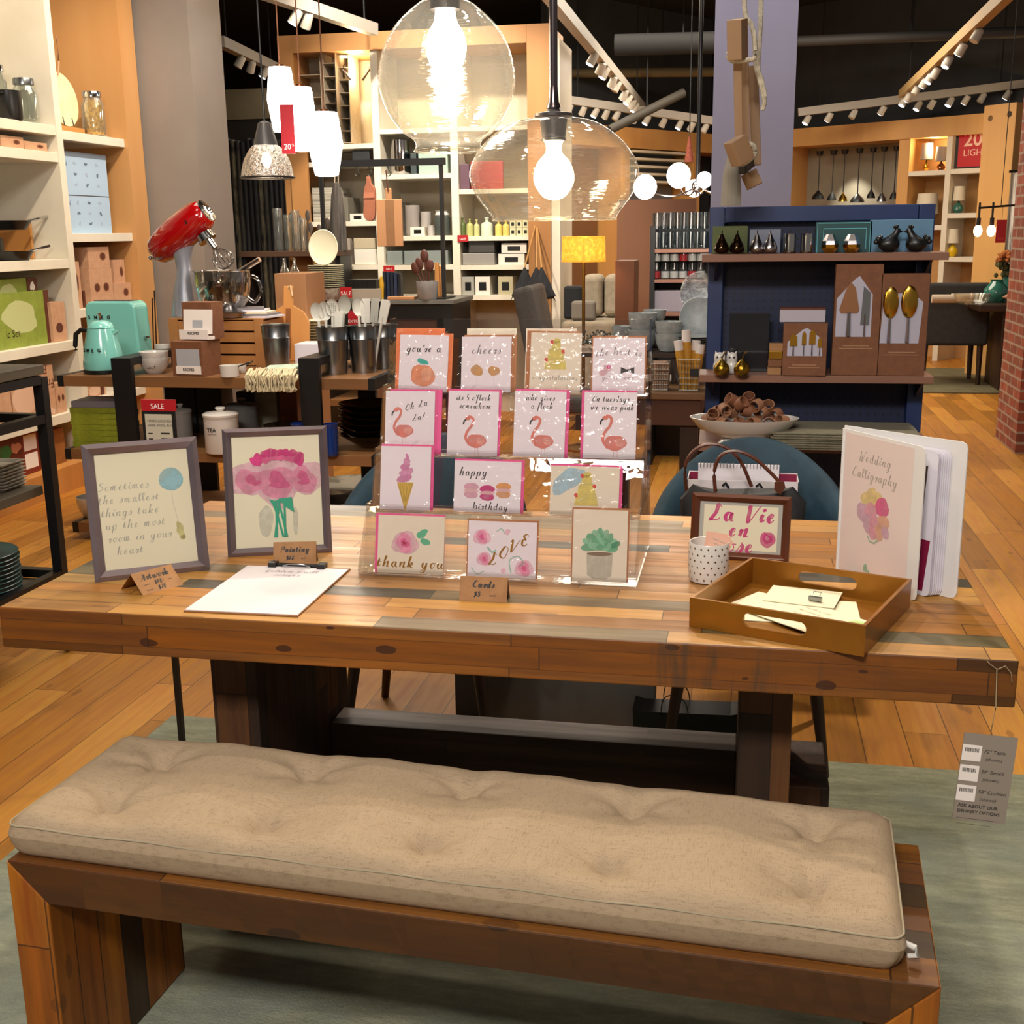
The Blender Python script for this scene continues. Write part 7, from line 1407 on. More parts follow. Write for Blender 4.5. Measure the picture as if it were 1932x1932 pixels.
aq = clear('aqua_glass', '6fa89c', .1, .5, .05, milky=.6, milkc='3f8274')
ont(1878, .0, [(14, 0), (22, 10), (22, 24), (12, 36), (10, 40), (13, 42), (8, 38), (0, 6)], aq, 'squat aqua glass vase on the far dining table', 'vase', 'vase'); ont(1911, .15, [(16, 0), (22, 14), (20, 46), (18, 56), (21, 58), (15, 54), (0, 6)], aq, 'tall aqua glass vase holding orange flowers', 'vase', 'vase')
P = atY(1905, 500, TL.y+.15); s = SC(P); T = thing('flower_bunch', 'bunch of orange flowers in the tall aqua vase', 'flowers', P); R = random.Random(9); b = MB(pm('petal_orange', 'a9622c', .8)); g = MB(pm('leaf_dull', '4a4a26', .8))
for k in range(46): a, e = R.uniform(0, 6.28), R.uniform(.2, 1.3); rr = R.uniform(18, 34)*s; b.ball(R.uniform(4, 7)*s, (rr*1.2*math.cos(a)*math.sin(e), rr*math.sin(a)*math.sin(e), rr*.7*math.cos(e)+4*s), .7, 7, 5)
for k in range(30): a = R.uniform(0, 6.28); rr = R.uniform(5, 24)*s; g.ball(R.uniform(4, 6)*s, (rr*math.cos(a), rr*math.sin(a), R.uniform(-22, 6)*s), 1.2, 6, 4)
b.build('blossoms', T); g.build('leaves', T); MB(pm('leaf_dull')).tube([(0, 0, -60*s), (0, 0, 0)], 3*s, 6).build('stems', T)
for k, (px, w_, lab) in enumerate(((1790, 30, 'white rolled napkin bundle, left one on the far table'), (1822, 26, 'white rolled napkin bundle, right one on the far table'))):
    P = atY(px, 560, TL.y-.1+k*.15); P.z = zT+.03+.0005; s = SC(P); single(MB(pm('napkin_white', 'b9a995', .8)).lathe([(8*s, -w_*s), (8*s, w_*s)], 14, (0, 0, 8*s-.03), 'x'), 'rolled_napkin', lab, 'napkin', P)
P = atY(1832, 585, TL.y-.28); P.z = zT+.0005; s = SC(P); single(MB(glassj).lathe([(20*s, 0), (30*s, 6*s), (34*s, 20*s), (32*s, 20*s), (27*s, 7*s), (0, 3*s)], 26), 'glass_bowl', 'clear glass bowl at the front of the far table', 'bowl', P)
P = atY(1915, 575, TL.y-.2); P.z = zT+.0005; s = SC(P); T = thing('conch_shell', 'large peach-coloured shell on the far dining table', 'shell', P); b = MB(noisy('shell_peach', 'b97f55', '8a5a3c', 20, rough=.5)); b.lathe([(1e-4, -24*s), (8*s, -12*s), (13*s, 0), (11*s, 10*s), (5*s, 18*s), (1e-4, 24*s)], 12, (0, 0, 12*s), 'x'); b.build('shell_body', T)
# ================================================================ BLUE PEGBOARD DISPLAY
YP = 2.02; navy = noisy('navy_paint', '1a3368', '152a58', 4, rough=.45); navyd = noisy('navy_dark', '152450', '121e42', 4, rough=.6)
ZS = [atY(1540, 478, YP-.02).z, atY(1540, 708, YP-.02).z, atY(1450, 832, YP-.08).z]
x0, x1 = atY(1334, 600, YP+.14).x, atY(1752, 600, YP+.14).x; zt = atY(1540, 388, YP+.14).z; MT = Matrix.Translation((x0, YP+.14, 0)) @ Matrix.Rotation(math.radians(1.5), 4, 'Z'); W = x1-x0
T = thing('pegboard_display', 'navy blue pegboard display with three wooden shelves', 'display stand', (x0, YP+.14, 0), math.radians(1.5)); fwid = .05
pegm = pm('peg_board', '14203f', .6); t = NT(pegm); s_ = t.n('ShaderNodeSeparateXYZ', {0: t.coords()}).outputs
fx = t.math('SUBTRACT', t.math('FRACT', t.math('DIVIDE', s_[0], .0254)), .5); fz = t.math('SUBTRACT', t.math('FRACT', t.math('DIVIDE', s_[2], .0254)), .5); dd = t.math('ADD', t.math('MULTIPLY', fx, fx), t.math('MULTIPLY', fz, fz))
t.l(t.mix(t.math('LESS_THAN', dd, .022), lin('111d40'), lin('04060a')), t.b.inputs['Base Color'])  # pegboard colour darkened to put its shadow into the paint
MB(pegm).box(fwid, .03, .05, W-fwid, .05, zt-fwid).build('pegboard', T)
for a in ((0, 0, fwid, zt), (W-fwid, 0, W, zt)): MB(navy).box(a[0], -.012, 0, a[2], .10, a[3]).build('side_post', T, bevel=.003)
MB(navy).box(fwid+.001, -.012, zt-fwid, W-fwid-.001, .10, zt).build('top_rail', T, bevel=.003); MB(navyd).box(fwid+.001, .0, .0, W-fwid-.001, .10, .049).build('bottom_rail', T)
MB(navyd).box(fwid+.001, .051, .05, W-fwid-.001, .06, zt-fwid-.001).build('rear_board', T)
pshelf = noisy('pink_brown_shelf', '8d6450', '7d5645', 4, (.15, 1, 1), .55)
for k, z in enumerate(ZS):
    e = (.0, .012, .0)[k]; MB(pshelf).box(-.02 if k < 2 else -.015, -.18 if k < 2 else -.30, z-.024, W+(.02 if k == 0 else -.0), -.0125 if k < 3 else .0, z).box(.052, -.0124, z-.024, W-.052, .029, z).build('shelf', T, bevel=.0015)
    for x in (fwid*.5, W-fwid*.5): MB(navyd).prism([(-.15, z-.0245), (-.0125, z-.0245), (-.0125, z-.09)], x-.004, x+.004, 'yz').build('bracket', T)
def pgs(px, k, dy): # foot point on pegboard shelf k
    P = atY(px, 500, YP+dy); P = atY(px, proj((P.x, YP+dy, ZS[k]))[1], YP+dy); P.z = ZS[k]+.0008; return P, SC(P)
def pbox(px0, px1, ytop, k, dy, dep, m, name, label, cat, deco=None, build=True):
    P, s = pgs((px0+px1)/2, k, dy); W_ = (px1-px0)*s; H_ = (proj(P)[1]-ytop)*s; b = MB(m).box(-W_/2, 0, 0, W_/2, dep, H_)
    if deco: deco(b, W_, H_)
    return single(b, name, label, cat, P, 0, None, 0 if deco else .001)
pbox(1344, 1409, 428, 0, .06, .04, noisy('olive_box', '55602e', '49542a', 10), 'gift_box', 'olive green gift box behind the bronze pear shakers', 'box'); pbox(1414, 1471, 434, 0, .06, .04, pm('grey_gift', '7b8296', .6), 'gift_box', 'grey gift box behind the silver pear shakers', 'box')
def tealdeco(b, W_, H_): b.mat(pm('teal_line', '5fb4c4', .4)); [b.ribbon(p, .003, -.001) for p in ([(-W_*.47, 0), (-W_*.47, H_*.96), (W_*.47, H_*.96), (W_*.47, 0)], [(-W_*.36, .01), (-W_*.36, H_*.78), (W_*.4, H_*.78), (W_*.4, .01)])]
pbox(1539, 1641, 420, 0, .06, .04, pm('teal_gift', '1a4a4c', .5), 'gift_box', 'teal gift box with pale outline behind the faceted shakers', 'box', tealdeco)
pbox(1642, 1755, 416, 0, .06, .03, pm('sky_card', '5d88a8', .6), 'gift_box', 'pale blue gift box behind the two black hens', 'box')
pear = [(5, 0), (12, 3), (14, 9), (12, 17), (7, 26), (4, 33), (2, 37), (0, 38)]
brz = pm('bronze', '3c2a1c', .12, .9)
for k, (px, m, lab) in enumerate(((1361, brz, 'left bronze pear-shaped shaker'), (1390, brz, 'right bronze pear-shaped shaker'), (1427, silver, 'left silver pear-shaped shaker'), (1452, silver, 'right silver pear-shaped shaker'))):
    P, s = pgs(px, 0, .0); T = thing('shaker', lab+' on the top shelf of the navy display', 'shaker', P); MB(m).lathe([(r*s, h*s) for r, h in crom(pear, 3)], 28).build('shaker_body', T); MB(m).tube([(0, 0, 37*s), (1*s, 0, 43*s)], 1.2*s, 6).build('stem', T)
for k, px in enumerate((1489, 1521)):
    P, s = pgs(px, 0, .0); T = thing('shaker', ['left', 'right'][k]+' ribbed silver cylinder shaker on the top shelf', 'shaker', P); MB(chrome).lathe([(11*s*(1+.05*(i % 2)), h*s) for i, h in enumerate((2, 4, 8, 12, 16, 20, 24, 28, 32, 36))], 30).build('shaker_body', T); MB(dkw).lathe([(12*s, 0), (12*s, 2.5*s), (0, 2.5*s)], 24).build('base', T)
for k, px in enumerate((1565, 1606)):
    P, s = pgs(px, 0, .0); T = thing('shaker', ['left', 'right'][k]+' faceted silver and gold shaker on the top shelf', 'shaker', P)
    for m, rows, nm in ((gold, ((9, 0), (15, 9), (16, 15)), 'gold_lower'), (silver, ((16, 15.2), (14, 22), (7, 34), (0, 34)), 'silver_upper')): MB(m).lathe([(r*s, h*s) for r, h in rows], 6).build(nm, T).data.polygons.foreach_set('use_smooth', [False]*len(T.children[-1].data.polygons))
blk = pm('black_ceramic', '0d0d10', .35)
for k, (px, f) in enumerate(((1677, 1), (1727, -1))):
    P, s = pgs(px, 0, .0); T = thing('hen_shaker', ['left black hen-shaped shaker facing right', 'right black hen-shaped shaker facing left'][k]+' on the top shelf', 'shaker', P)
    b = MB(blk); b.at(Matrix.Scale(f, 4, (1, 0, 0))); n = 24; rows = []
    for h, cx, r in ((0, 0, 7), (1, 0, 10), (8, -1, 18), (14, -1, 20), (20, -1, 19), (25, 1, 14), (30, 6, 9), (36, 11, 7), (41, 13, 6), (44, 13, 4)): rows.append([((cx+r*math.cos(2*PI*i/n))*s, r*.62*math.sin(2*PI*i/n)*s, h*s) for i in range(n)])
    b.add([p for r in rows for p in r], [(q*n+i, q*n+(i+1) % n, (q+1)*n+(i+1) % n, (q+1)*n+i) for q in range(9) for i in range(n)]+[tuple(range(n))[::-1], tuple(9*n+i for i in range(n))], True)
    for cx, ch, r in ((-20, 24, 6), (-24, 19, 5), (-16, 28, 4)): b.ball(r*s, (cx*s, 0, ch*s), 1, 12, 8, .7)
    b.ball(3.6*s, (12*s, 0, 47*s), 1, 10, 6, .6).ball(3*s, (8*s, 0, 46*s), 1, 10, 6, .6); b.lathe([(3*s, 18*s), (0, 24*s)], 8, (0, 0, 38*s), 'x'); b.build('hen_body', T)
def serv(px0, px1, yt, dy, label, win, tools, dep=.05):
    P, s = pgs((px0+px1)/2, 1, dy); W_ = (px1-px0)*s; H_ = (proj(P)[1]-yt)*s; T = thing('gift_carton', label, 'box', P); MB(kraftd).box(-W_/2, 0, 0, W_/2, dep, H_).build('carton', T, bevel=.001)
    b = MB(pm('window_white', 'b5b2c4', .35)); b.flat([((x-(px0+px1)/2)*s, (proj(P)[1]-y)*s) for x, y in win], -.0008); b.mat(pm('kraft_print', 'a57a5c', .6)); zz = (proj(P)[1]-max(y for x, y in win))*s
    b.box(-W_*.28, -.0009, zz-.03, W_*.28, -.0004, zz-.027).box(-W_*.36, -.0009, zz-.038, W_*.36, -.0004, zz-.0355); b.build('window', T)
    for kind, x, ya, yb, w_ in tools:
        X = (x-(px0+px1)/2)*s; za = (proj(P)[1]-ya)*s; zb = (proj(P)[1]-yb)*s; w2 = w_*s; b = MB(gold if kind != 'knife' else chrome); mid = zb+(za-zb)*.42
        if kind == 'spoon': b.at(Matrix.Translation((X, -.006, (za+mid)/2+.004))).ball(w2, (0, 0, 0), (za-mid)/2/w2, 20, 12, .28).at(Matrix())
        elif kind == 'server': b.mat(pm('server_wood', '8a5a34', .5)); b.prism([(X-w2*.8, mid), (X+w2*.8, mid), (X+w2, mid+.01), (X+w2*.55, za-.02), (X, za), (X-w2*.45, za-.03), (X-w2, mid+.01)], -.004, -.001); b.mat(chrome)
        elif kind == 'knife': b.prism([(X-w2, mid-.03), (X+w2, mid-.03), (X+w2, za-.02), (X-w2*.6, za)], -.004, -.001)
        else: b.prism([(X-w2, mid), (X+w2, mid), (X+w2*.9, za-.01), (X, za), (X-w2*.9, za-.01)], -.004, -.001)
        b.mat(silver).tube([(X, -.004, mid+.004), (X, -.004, zb)], [w2*.18, max(w2*.26, .0022)], 8); b.build('server', T)
serv(1569, 1654, 503, -.02, 'tall kraft carton showing a cake server and a knife', [(1573, 636), (1573, 565), (1604, 530), (1612, 524), (1637, 558), (1637, 636)], [('server', 1596, 534, 634, 18), ('knife', 1625, 543, 634, 8)])
serv(1655, 1741, 520, -.02, 'kraft carton showing two gold salad servers', [(1657, 648), (1660, 578), (1685, 556), (1712, 556), (1731, 572), (1727, 648)], [('spoon', 1673, 546, 646, 14), ('spoon', 1706, 544, 646, 15)])
serv(1476, 1556, 610, -.04, 'small kraft carton showing four cheese knives', [(1484, 672), (1484, 646), (1512, 622), (1520, 620), (1546, 640), (1548, 672)], [('a', 1495, 630, 670, 7), ('a', 1514, 625, 670, 4), ('a', 1529, 622, 670, 6), ('a', 1543, 636, 670, 4)])
P, s = pgs(1511, 1, -.04); hh = (proj(P)[1]-609)*s; T = thing('gift_box', 'flat white box with dark lid lying on the small knife carton', 'box', P+Vector((-.003, -.004, hh+.001))); MB(pm('box_lilac', 'b0aab8', .5)).box(-41*s, 0, 0, 41*s, .06, 22*s).build('box_body', T); MB(brn).box(-41*s, 0, 22*s, 41*s, .06, 26*s).build('lid', T)
for k in range(4): P, s = pgs(1460, 1, -.03); single(MB([kraft, kraftd, gold, kraft][k]).box(-12*s, 0, 0, 13*s, .03, 14*s), 'small_carton', ['lowest', 'second lowest', 'second highest', 'topmost'][k]+' little carton of the pile beside the cheese knife carton', 'box', P+Vector((.001*k, 0, k*15*s)), 0, None, .001)
P, s = pgs(1357, 1, .03)
pbox(1374, 1448, 592, 1, .06, .04, pm('black_gloss', '16181e', .2, coat=.6), 'gift_box', 'glossy black box in shadow behind the gold ornaments', 'box')
for k, (px, lab) in enumerate(((1357, 'left white owl ornament behind the gold pears'), (1380, 'right white owl ornament behind the gold pears'))):
    P, s = pgs(px, 1, .0); T = thing('owl_ornament', lab, 'ornament', P); b = MB(ceram).lathe([(r*s, h*s) for r, h in crom([(8, 0), (11, 4), (12, 14), (10, 22), (10.5, 28), (9, 36), (5, 39), (0, 40)], 3)], 24); b.tube([(-6*s, 0, 36*s), (-8*s, 0, 42*s)], [3*s, .5*s], 8).tube([(6*s, 0, 36*s), (8*s, 0, 42*s)], [3*s, .5*s], 8); b.build('owl_body', T); MB(blackp).ball(2*s, (-4*s, -9*s, 31*s)).build('eye', T); MB(blackp).ball(2*s, (4*s, -9*s, 31*s)).build('eye', T)
gd_ = noisy('hammered_gold', 'a5822c', '8a6a20', 60, rough=.25, metal=.9, bump=.5)
for k, px in enumerate((1361, 1399)):
    P, s = pgs(px, 1, -.06); T = thing('pear_ornament', ['left', 'right'][k]+' hammered gold pear in front of the white owls', 'ornament', P); MB(gd_).lathe([(r*s, h*s) for r, h in crom([(5, 0), (12, 3), (15, 12), (12, 21), (5, 28), (2, 31), (0, 31)], 3)], 28).build('pear_body', T); MB(gd_).tube([(0, 0, 30*s), (3*s, 0, 40*s), (8*s, 0, 46*s)], 1.2*s, 6).build('stem', T)
# bowl of napkin rings
P, s = pgs(1402, 2, -.16)
T = thing('footed_bowl', 'long white footed bowl heaped with wooden napkin rings', 'bowl', P); MB(ceram).lathe([(48*s, 0), (47*s, 3*s), (38*s, 14*s), (50*s, 17*s), (82*s, 30*s), (101*s, 52*s), (98*s, 52*s), (78*s, 35*s), (0, 24*s)], 44, sy=.62).build('bowl_body', T)
R = random.Random(5); rw_ = [noisy('ring_wood', '8a5c44', '76492f', 10, rough=.6), noisy('ring_wood2', '9a6c50', '84583c', 10, rough=.6)]
rings = [(-66, 0, 46), (-40, -14, 42), (-10, -18, 42), (18, -18, 43), (46, -14, 42), (70, -4, 46), (-52, 14, 58), (-24, 8, 62), (4, 4, 64), (32, 6, 60), (58, 12, 56), (-36, -4, 66), (-6, -2, 78), (22, 0, 74), (-24, 14, 82), (44, 14, 70), (8, 18, 84), (-58, -10, 56)]
for k, (x, y, z) in enumerate(rings):
    T2 = single(MB(rw_[k % 2]).lathe([(10*s, -9*s), (11.5*s, -9*s), (12*s, 0), (11.5*s, 9*s), (10*s, 9*s), (9.5*s, 0), (10*s, -9*s)], 18, caps=False), 'napkin_ring', 'wooden napkin ring in the heap on the white footed bowl', 'napkin ring', P+Vector((x*s, y*s, z*s)), 0, 'wooden napkin rings in the footed bowl'); T2.rotation_euler = (1.2+R.uniform(-.6, .6), R.uniform(-.6, .6), R.uniform(-1.2, 1.2))
P, s = pgs(1600, 2, -.24)
pl = noisy('seagrass', '7d7866', '686250', 40, (1, 8, 1), .9)
for k in range(8): single(MB(pl).box(-142*s, 0, 0, 130*s, .24, 3.6*s), 'placemat', 'grey-green woven placemat in the pile on the navy display\'s low shelf', 'placemat', P+Vector((.004*math.sin(k*2.3), .004*math.cos(k*1.7), k*4.2*s)), .012*math.sin(k*1.9), 'woven placemats on the low shelf', .002)
# ================================================================ MIDDLE: DISH TABLE, GLASS RACK, LAMP, SOFA
YM = 3.4; ZM = atY(1290, 742, YM).z
x0, x1 = atY(1120, 742, YM).x, atY(1330, 742, YM).x; zup = atY(1270, 668, YM+.28).z
T = thing('display_table', 'rustic low wooden table carrying wire baskets left of the navy display', 'display table', ((x0+x1)/2, YM, 0)); W = x1-x0
MB(noisy('rustic_top', '8a6a42', '6c4a2a', 5, (.2, 1, 1), .55)).box(-W/2, 0, ZM-.03, W/2, .7, ZM).build('top', T, bevel=.003); MB(noisy('rustic_apron', '5c341c', '4a2814', 5, (.2, 1, 1))).box(-W/2+.02, .02, ZM-.15, W/2-.02, .66, ZM-.0305).build('apron', T)
for sx in (-1, 1): MB(dkw).box(sx*(W/2-.07)-.04, .05, 0, sx*(W/2-.07)+.04, .13, ZM-.151).build('leg', T); MB(dkw).box(sx*(W/2-.07)-.04, .55, 0, sx*(W/2-.07)+.04, .63, ZM-.151).build('leg', T)
T = thing('riser_shelf', 'dark riser shelf on the rustic table carrying grey dishes', 'shelf', ((x0+x1)/2-.16, YM+.3, ZM+.0005)); MB(dkw).box(-W/2-.15, 0, zup-ZM-.02, W/2+.14, .38, zup-ZM).build('board', T)
for sx in (-1, 1): MB(dkw).box(sx*(W/2-.0)-.01, .02, 0, sx*(W/2-.0)+.01, .36, zup-ZM-.0205).build('leg', T)
gdish = noisy('grey_glaze', 'b0b6b6', '9aa1a2', 30, rough=.35)
def dish(px, r, h, k, lab, dy=.42, grp=None, step=None):
    P = atY(px, 600, YM+dy); P.z = zup+.0008; s = SC(P); st = step or h*.55
    for i in range(k): single(MB(gdish).lathe([(r*.5*s, 0), (r*.62*s, 1*s), (r*.9*s, h*.45*s), (r*s, h*s), (r*.95*s, h*s), (r*.82*s, h*.45*s), (r*.5*s, 3*s), (0, 3*s)], 30), 'bowl', lab, 'bowl', P+Vector((0, 0, i*st*s)), 0, lab+' group' if k > 1 else None)
dish(1262, 26, 34, 2, 'grey glazed bowl of the near two-bowl stack by the navy display', .40, step=22); dish(1212, 27, 40, 2, 'large grey bowl of the stack behind the card rack top', .44, step=30)
dish(1174, 20, 26, 2, 'small grey bowl of the left stack by the silver wreath', .48, step=18); dish(1235, 22, 26, 3, 'grey bowl of the tall rear stack', .6, step=22)
P = atY(1314, 655, YM+.38); P.z = zup+.0008; s = SC(P)
for i in range(8): single(MB(gdish).lathe([(16*s, 0), (34*s, 2.5*s), (35*s, 3.4*s), (0, 1.4*s)], 34), 'plate', 'grey glazed plate in the flat stack beside the navy display', 'plate', P+Vector((0, 0, i*3.8*s)), 0, 'grey plates beside the navy display')
for k, (px, py, r, m, lab) in enumerate(((1316, 600, 34, gdish, 'grey glazed plate standing upright above the flat plate stack'), (1318, 553, 34, clear('cut_glass', 'cfd6d8', .3, .9, .08, 1, 60), 'cut glass plate standing upright behind the grey plate'))):
    P = atY(px, py, YM+.5+.06*k); s = SC(P); T = thing('plate', lab, 'plate', P); MB(m).at(Matrix.Rotation(-.2, 4, 'X')).lathe([(0, -2*s), (r*.7*s, -1*s), (r*s, 4*s), (r*.97*s, 5*s), (r*.66*s, 1*s), (1e-4, 0)], 36, axis='y', sy=1.15, caps=False).build('plate_body', T); MB(black).tube([(-8*s, .01, -r*1.2*s), (0, .02, -10*s), (8*s, .01, -r*1.2*s)], 1.2*s, 6).box(-10*s, -.02, zup-P.z+.001, 10*s, .06, zup-P.z+.008).box(-1*s, .015, zup-P.z+.008, 1*s, .02, -10*s).build('easel', T)
P = atY(1130, 590, YM+.55); P.z = zup+.0008; s = SC(P); T = thing('wreath', 'silvery leaf garland heaped beside the grey bowls', 'garland', P); R = random.Random(3); b = MB(noisy('silver_leaf', '7d8480', '4c534c', 40, rough=.35, metal=.5))
for k in range(260):
    a = R.uniform(-60, 90); q = Vector((a*s, R.uniform(-.05, .05), R.uniform(2, 30)*s*(1 if a > -30 else .8))); dr = Vector((R.uniform(-1, 1), R.uniform(-1, 1), R.uniform(-.2, 1))).normalized()*R.uniform(7, 11)*s; sd = dr.cross(Vector((.3, .9, .2))).normalized()*2.2*s
    b.add([q, q+dr*.5+sd, q+dr, q+dr*.5-sd, q+dr*.5+Vector((0, 0, .8*s))], [(0, 1, 4), (1, 2, 4), (2, 3, 4), (3, 0, 4)])
b.build('leaves', T)
wire = pm('wire_silver', 'a8a49a', .3, .8)
for k, (px, w_, h_, lab) in enumerate(((1300, 40, 58, 'wire basket holding mustard and white candles'), (1246, 34, 50, 'wire basket with pale napkins left of the candle basket'))):
    P = atY(px, 735, YM+.12); P.z = ZM+.001; s = SC(P); T = thing('wire_basket', lab, 'basket', P); b = MB(wire)
    def rr(f, z): return [(-w_*f/2*s, -.06*f, z), (w_*f/2*s, -.06*f, z), (w_*f/2*s, .06*f, z), (-w_*f/2*s, .06*f, z)]
    for i in range(6): f = .85+.15*i/5; b.tube(rr(f, (1.5+i*h_/5*.98)*s), 1.0*s if i in (0, 5) else .6*s, 5, True)
    for i in range(8):
        x = (-1+2*i/7)
        for y in (-1, 1): b.tube([(x*w_*.425*s, y*.051, 1*s), (x*w_*.5*s, y*.06, h_*s)], .6*s, 4)
    for x in (-1, 1):
        for i in range(4): y = -.9+.6*i; b.tube([(x*w_*.425*s, y*.051, 1*s), (x*w_*.5*s, y*.06, h_*s)], .6*s, 4)
    b.build('wire_body', T)
    if k == 0:
        MB(pm('tag_black', '1a1a1a', .5)).box(2*s, -.062, 28*s, 18*s, -.060, 42*s).build('label_tag', T); mus = pm('mustard', 'c9902e', .6)
        for i, (dx, h, ln) in enumerate(((-16, 92, -8), (-3, 110, -3), (12, 90, 3), (20, 84, 6))):
            o = thing('rolled_candle', nth(i, 4)+' mustard-wrapped white roll in the wire basket', 'roll', P+Vector((dx*.45*s, (-.012, .0, .014, -.004)[i], .003)), 0, 'mustard rolls in the wire basket'); o.rotation_euler = (-.05, math.radians(ln*1.2), 0); r = 8.5*s; MB(mus).lathe([(r, 0), (r, h*.8*s)], 18).build('wrap', o); MB(whitet).lathe([(r*.97, h*.8*s), (r*.97, h*s), (0, h*s)], 18).build('roll_end', o)
    else:
        for i in range(3): single(MB(pm('peach_napkin', 'b8937c', .8)).box(-13*s, -.04, 0, 14*s, .04, 16*s), 'napkin', ['lowest', 'middle', 'topmost'][i]+' pale napkin bundle in the left wire basket', 'napkin', P+Vector((0, 0, (2+i*17)*s)), .1*i, None, .004)
# glass rack
YG = 5.4; x0, x1 = atY(1225, 560, YG).x, atY(1345, 560, YG).x; zt = atY(1260, 426, YG).z; zsh = [atY(1275, y, YG).z for y in (470, 527, 590)]
T = thing('glass_rack', 'black shelf rack of tumblers and jars behind the grey dishes', 'rack', ((x0+x1)/2, YG, 0)); W = x1-x0; b0 = Matrix()
for x in (-W/2, W/2-.03): MB(black).box(x, 0, 0, x+.03, .35, zt).build('side_frame', T)
MB(black).box(-W/2+.0301, .33, .0, W/2-.0301, .35, zt).build('back_panel', T)
for z in zsh+[.5]: MB(pshelf).box(-W/2+.0301, .0, z-.02, W/2-.0301, .329, z).build('shelf', T)
gl2 = clear('tumbler_glass', 'e2e8ea', .03, .28, .05)
for k in range(8):
    for r in range(2): P = atY(1238+k*13, 450, YG+.08); P.z = zsh[0]+.0008+r*.115; s = SC(P); single(MB(gl2).lathe([(.022, 0), (.026, .004), (.027, .10), (.025, .10), (.022, .006), (0, .006)], 14), 'tumbler', 'clear tumbler in the doubled row on top of the black rack', 'glass', P, 0, 'tumblers on the black rack')
for k in range(6): P = atY(1303+k*7, 426, YG+.2); P.z = zt+.001-.0; P.z = zsh[0]+.0008+.24; single(MB(gl2).lathe([(.02, 0), (.022, .004), (.023, .13), (.021, .13), (.018, .006), (0, .006)], 12), 'tumbler', 'tall slim glass standing above the tumblers at the column side', 'glass', P, 0, 'tall slim glasses above the tumblers') if False else None
jw = pm('salt_white', 'c9c3bc', .6)
for sh in (1, ):
    for r in range(2):
        for k in range(6):
            P = atY(1238+k*17, 500, YG+.08); P.z = zsh[1]+.0008+r*.102; T = thing('glass_jar', '%s glass jar with white filling, %s row of the black rack' % (nth(k, 6), ['lower', 'upper'][r]), 'jar', P, 0, 'filled jars on the black rack'); MB(gl2).lathe([(.028, 0), (.03, .004), (.03, .08), (.024, .09), (.024, .098), (0, .098)], 16).build('jar_body', T); MB(jw if (k+r) % 4 else red).lathe([(.026, .004), (.026, .045), (0, .045)], 14).build('filling', T)
P = atY(1262, 590, YG+.05); P.z = zsh[2]+.001; s = SC(P); single(MB(pm('tin_lilac', '8d8790', .4)).box(-28*s, 0, 0, 34*s, .2, 40*s), 'storage_tin', 'pale storage tin on the lower shelf of the black rack', 'tin', P, 0, None, .006)
# brown wardrobes, lamp, sofa, cushions, brooms
for k, (a, c, yt, m, lab) in enumerate(((1160, 1205, 420, noisy('copper_board', '8a4e2c', '7a4426', 2), 'brown panel boxes stacked beside the glass rack, lower pair'),)):
    P = atY((a+c)/2, 600, 6.0); s = SC(P); single(MB(noisy('brown_panel', '7a4a2c', '6c4026', 2, (1, 1, .2))).box((a-(a+c)/2)*s, 0, 0, 14*s, .3, atY(1180, 492, 6.0).z), 'cabinet', 'brown cabinet between the sofa and the black glass rack', 'cabinet', (P.x, 6.0, 0), 0, None, .004)
x0, x1 = atY(1165, 300, 7.4).x, atY(1315, 300, 7.4).x; single(MB(noisy('walnut_panel', '7d5236', '6d4630', 2, (1, 1, .15))).box(0, 0, 0, x1-x0, .15, atY(1240, 376, 7.4).z), 'partition', 'brown wood partition behind the glass rack', 'panel', (x0, 7.4, 0))
P = atY(1101, 590, 5.9); s = SC(P); T = thing('floor_lamp', 'floor lamp with amber drum shade and brass pole', 'floor lamp', (P.x, 5.9, 0)); zz0, zz1 = atY(1101, 494, 5.9).z, atY(1101, 446, 5.9).z
amb = pm('amber_shade', 'd8952e', .7, em='e89a28', es=.55); MB(amb).lathe([(41*s, zz0), (40*s, zz1)], 40, caps=False).build('lamp_shade', T); MB(gold).cyl(.011, .02, zz0+.02, 12).build('pole', T); MB(gold).lathe([(.14, 0), (.14, .015), (.02, .02), (0, .02)], 28).build('base', T); MB(gold).tube([(0, 0, zz0+.02), (0, 0, zz1-.02)], .006, 8).tube([(-39*s, 0, zz1-.004), (39*s, 0, zz1-.004)], .004, 6).build('harp', T)
point((P.x, 5.9, (zz0+zz1)/2), 4, (1, .7, .35), .04)
zs_ = atY(1130, 575, 6.6).z
x0, x1 = atY(1084, 560, 6.6).x, atY(1170, 560, 6.6).x; T = thing('sofa', 'beige sofa with loose back cushions behind the amber lamp', 'sofa', (x0, 6.6, 0)); sof = noisy('sofa_linen', '9a8e7a', '8a7f6c', 20, rough=.9); W = x1-x0
MB(sof).box(-.1, 0, .12, W, .85, zs_-.12).build('seat', T, bevel=.03, seg=3); zc_ = atY(1130, 518, 6.95).z
for k in range(2): MB(sof).box(W*(.0+.5*k)+.005, .35, zs_-.115, W*(.5+.5*k)-.005, .6, zc_).build('back_cushion', T, bevel=.05, seg=4)
for x in (0, W-.1): MB(dkw).box(x, .05, 0, x+.05, .1, .119).build('foot', T)
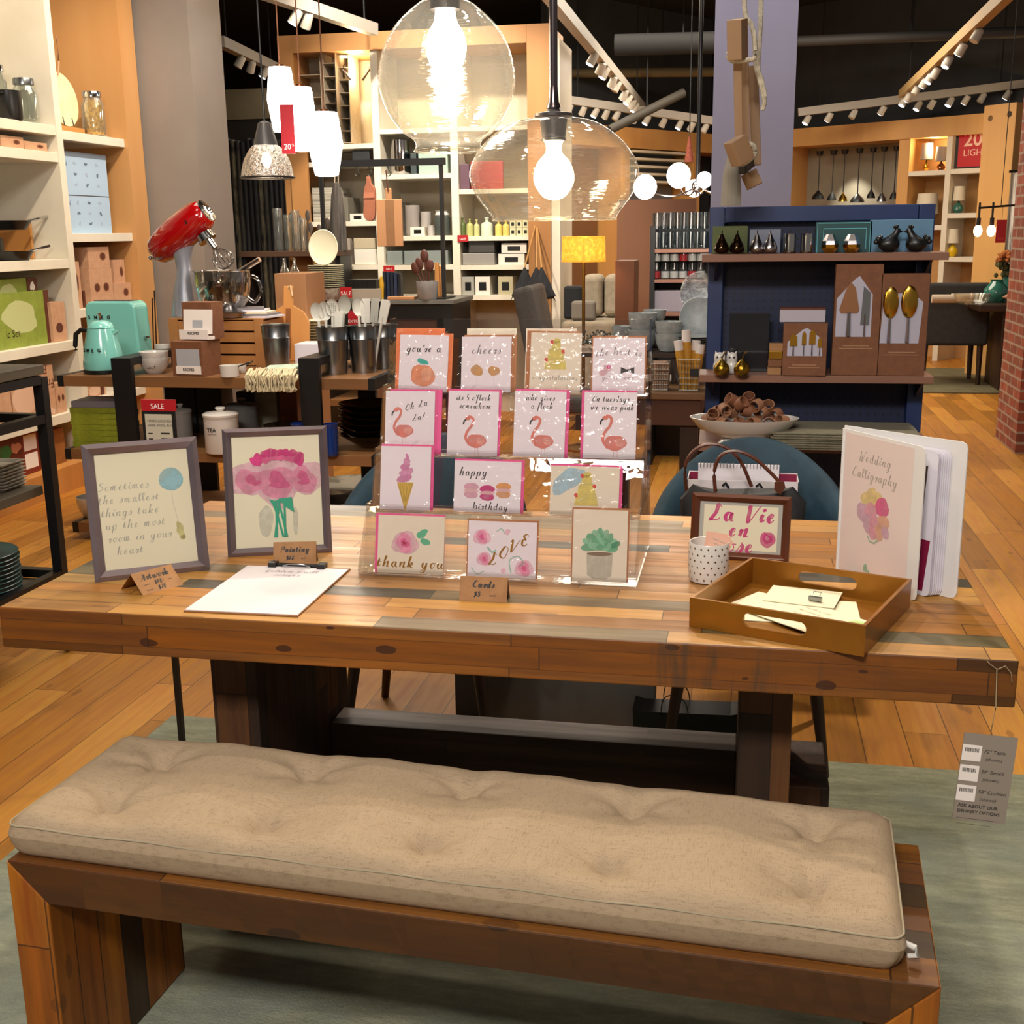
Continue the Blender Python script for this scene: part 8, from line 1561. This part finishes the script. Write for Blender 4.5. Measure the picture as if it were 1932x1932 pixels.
for k, (x_, y_, w_, h_, c_, lab) in enumerate(((1080, 594, 34, 62, '16181c', 'black cushion standing at the left end of the beige sofa'), (1100, 596, 46, 36, '6e6860', 'grey cushion lying in front of the black cushion'))):
    P = atY(x_, y_, 6.78-.1*k); s = SC(P); P.z = zs_-.118; o = single(MB(pm('cushion'+c_, c_, .9)).box(-w_/2*s, 0, 0, w_/2*s, .08, h_*s), 'cushion', lab, 'cushion', P, 0, None, .02)
P = atY(1030, 600, 5.2); s = SC(P); T = thing('armchair', 'grey upholstered chair back tilted beside the black brooms', 'chair', (P.x, 5.2, 0)); gf = noisy('grey_felt', '4f4a46', '46423e', 20, rough=.9); z_ = atY(1030, 540, 5.2).z
MB(gf).at(Matrix.Translation((0, 0, .45)) @ Matrix.Rotation(-.2, 4, 'Y')).box(-.06, -.1, 0, .06, .42, z_-.44).build('backrest', T, bevel=.03, seg=3); MB(gf).box(-.0, -.1, .36, .5, .42, .46).build('seat', T, bevel=.03, seg=3)
for x, y in ((.03, -.05), (.45, -.05), (.03, .36), (.45, .36)): MB(dkw).tube([(x, y, .36), (x, y, 0)], .018, 8).build('leg', T)
brm = noisy('black_bristle', '121318', '24262c', 60, (1, 1, .1), .8); hnd = pm('broom_handle', 'b98a4e', .5)
for k, (xt, yt, xb, yb) in enumerate(((1010, 426, 990, 505), (1012, 430, 1012, 505), (1014, 430, 1022, 505))):
    A, B_ = atY(xt, yt, 6.973), atY(xb, yb, 6.84-.07*k); P = B_; s = SC(P); T = thing('feather_duster', ['left', 'middle', 'right'][k]+' black feather duster hanging head down by its wooden handle', 'duster', P, 0, 'black dusters hanging on the wood panel'); MB(hnd).tube([A-P, (0, 0, 0)], 1.6*s, 6).build('handle', T)
    b = MB(brm); dx = (-16, 0, 14)[k]; b.lathe([(2*s, 0), (6*s, -8*s), (17*s, -30*s), (26*s, -52*s), (20*s, -58*s), (0, -54*s)], 14, sy=.5); R = random.Random(k)
    for i in range(40): a = R.uniform(0, 6.28); r1 = R.uniform(14, 25)*s; b.tube([(r1*.6*math.cos(a), r1*.3*math.sin(a), -32*s), ((r1*1.15)*math.cos(a), r1*.5*math.sin(a), R.uniform(-64, -46)*s)], [1.6*s, .4*s], 4)
    b.build('feathers', T)
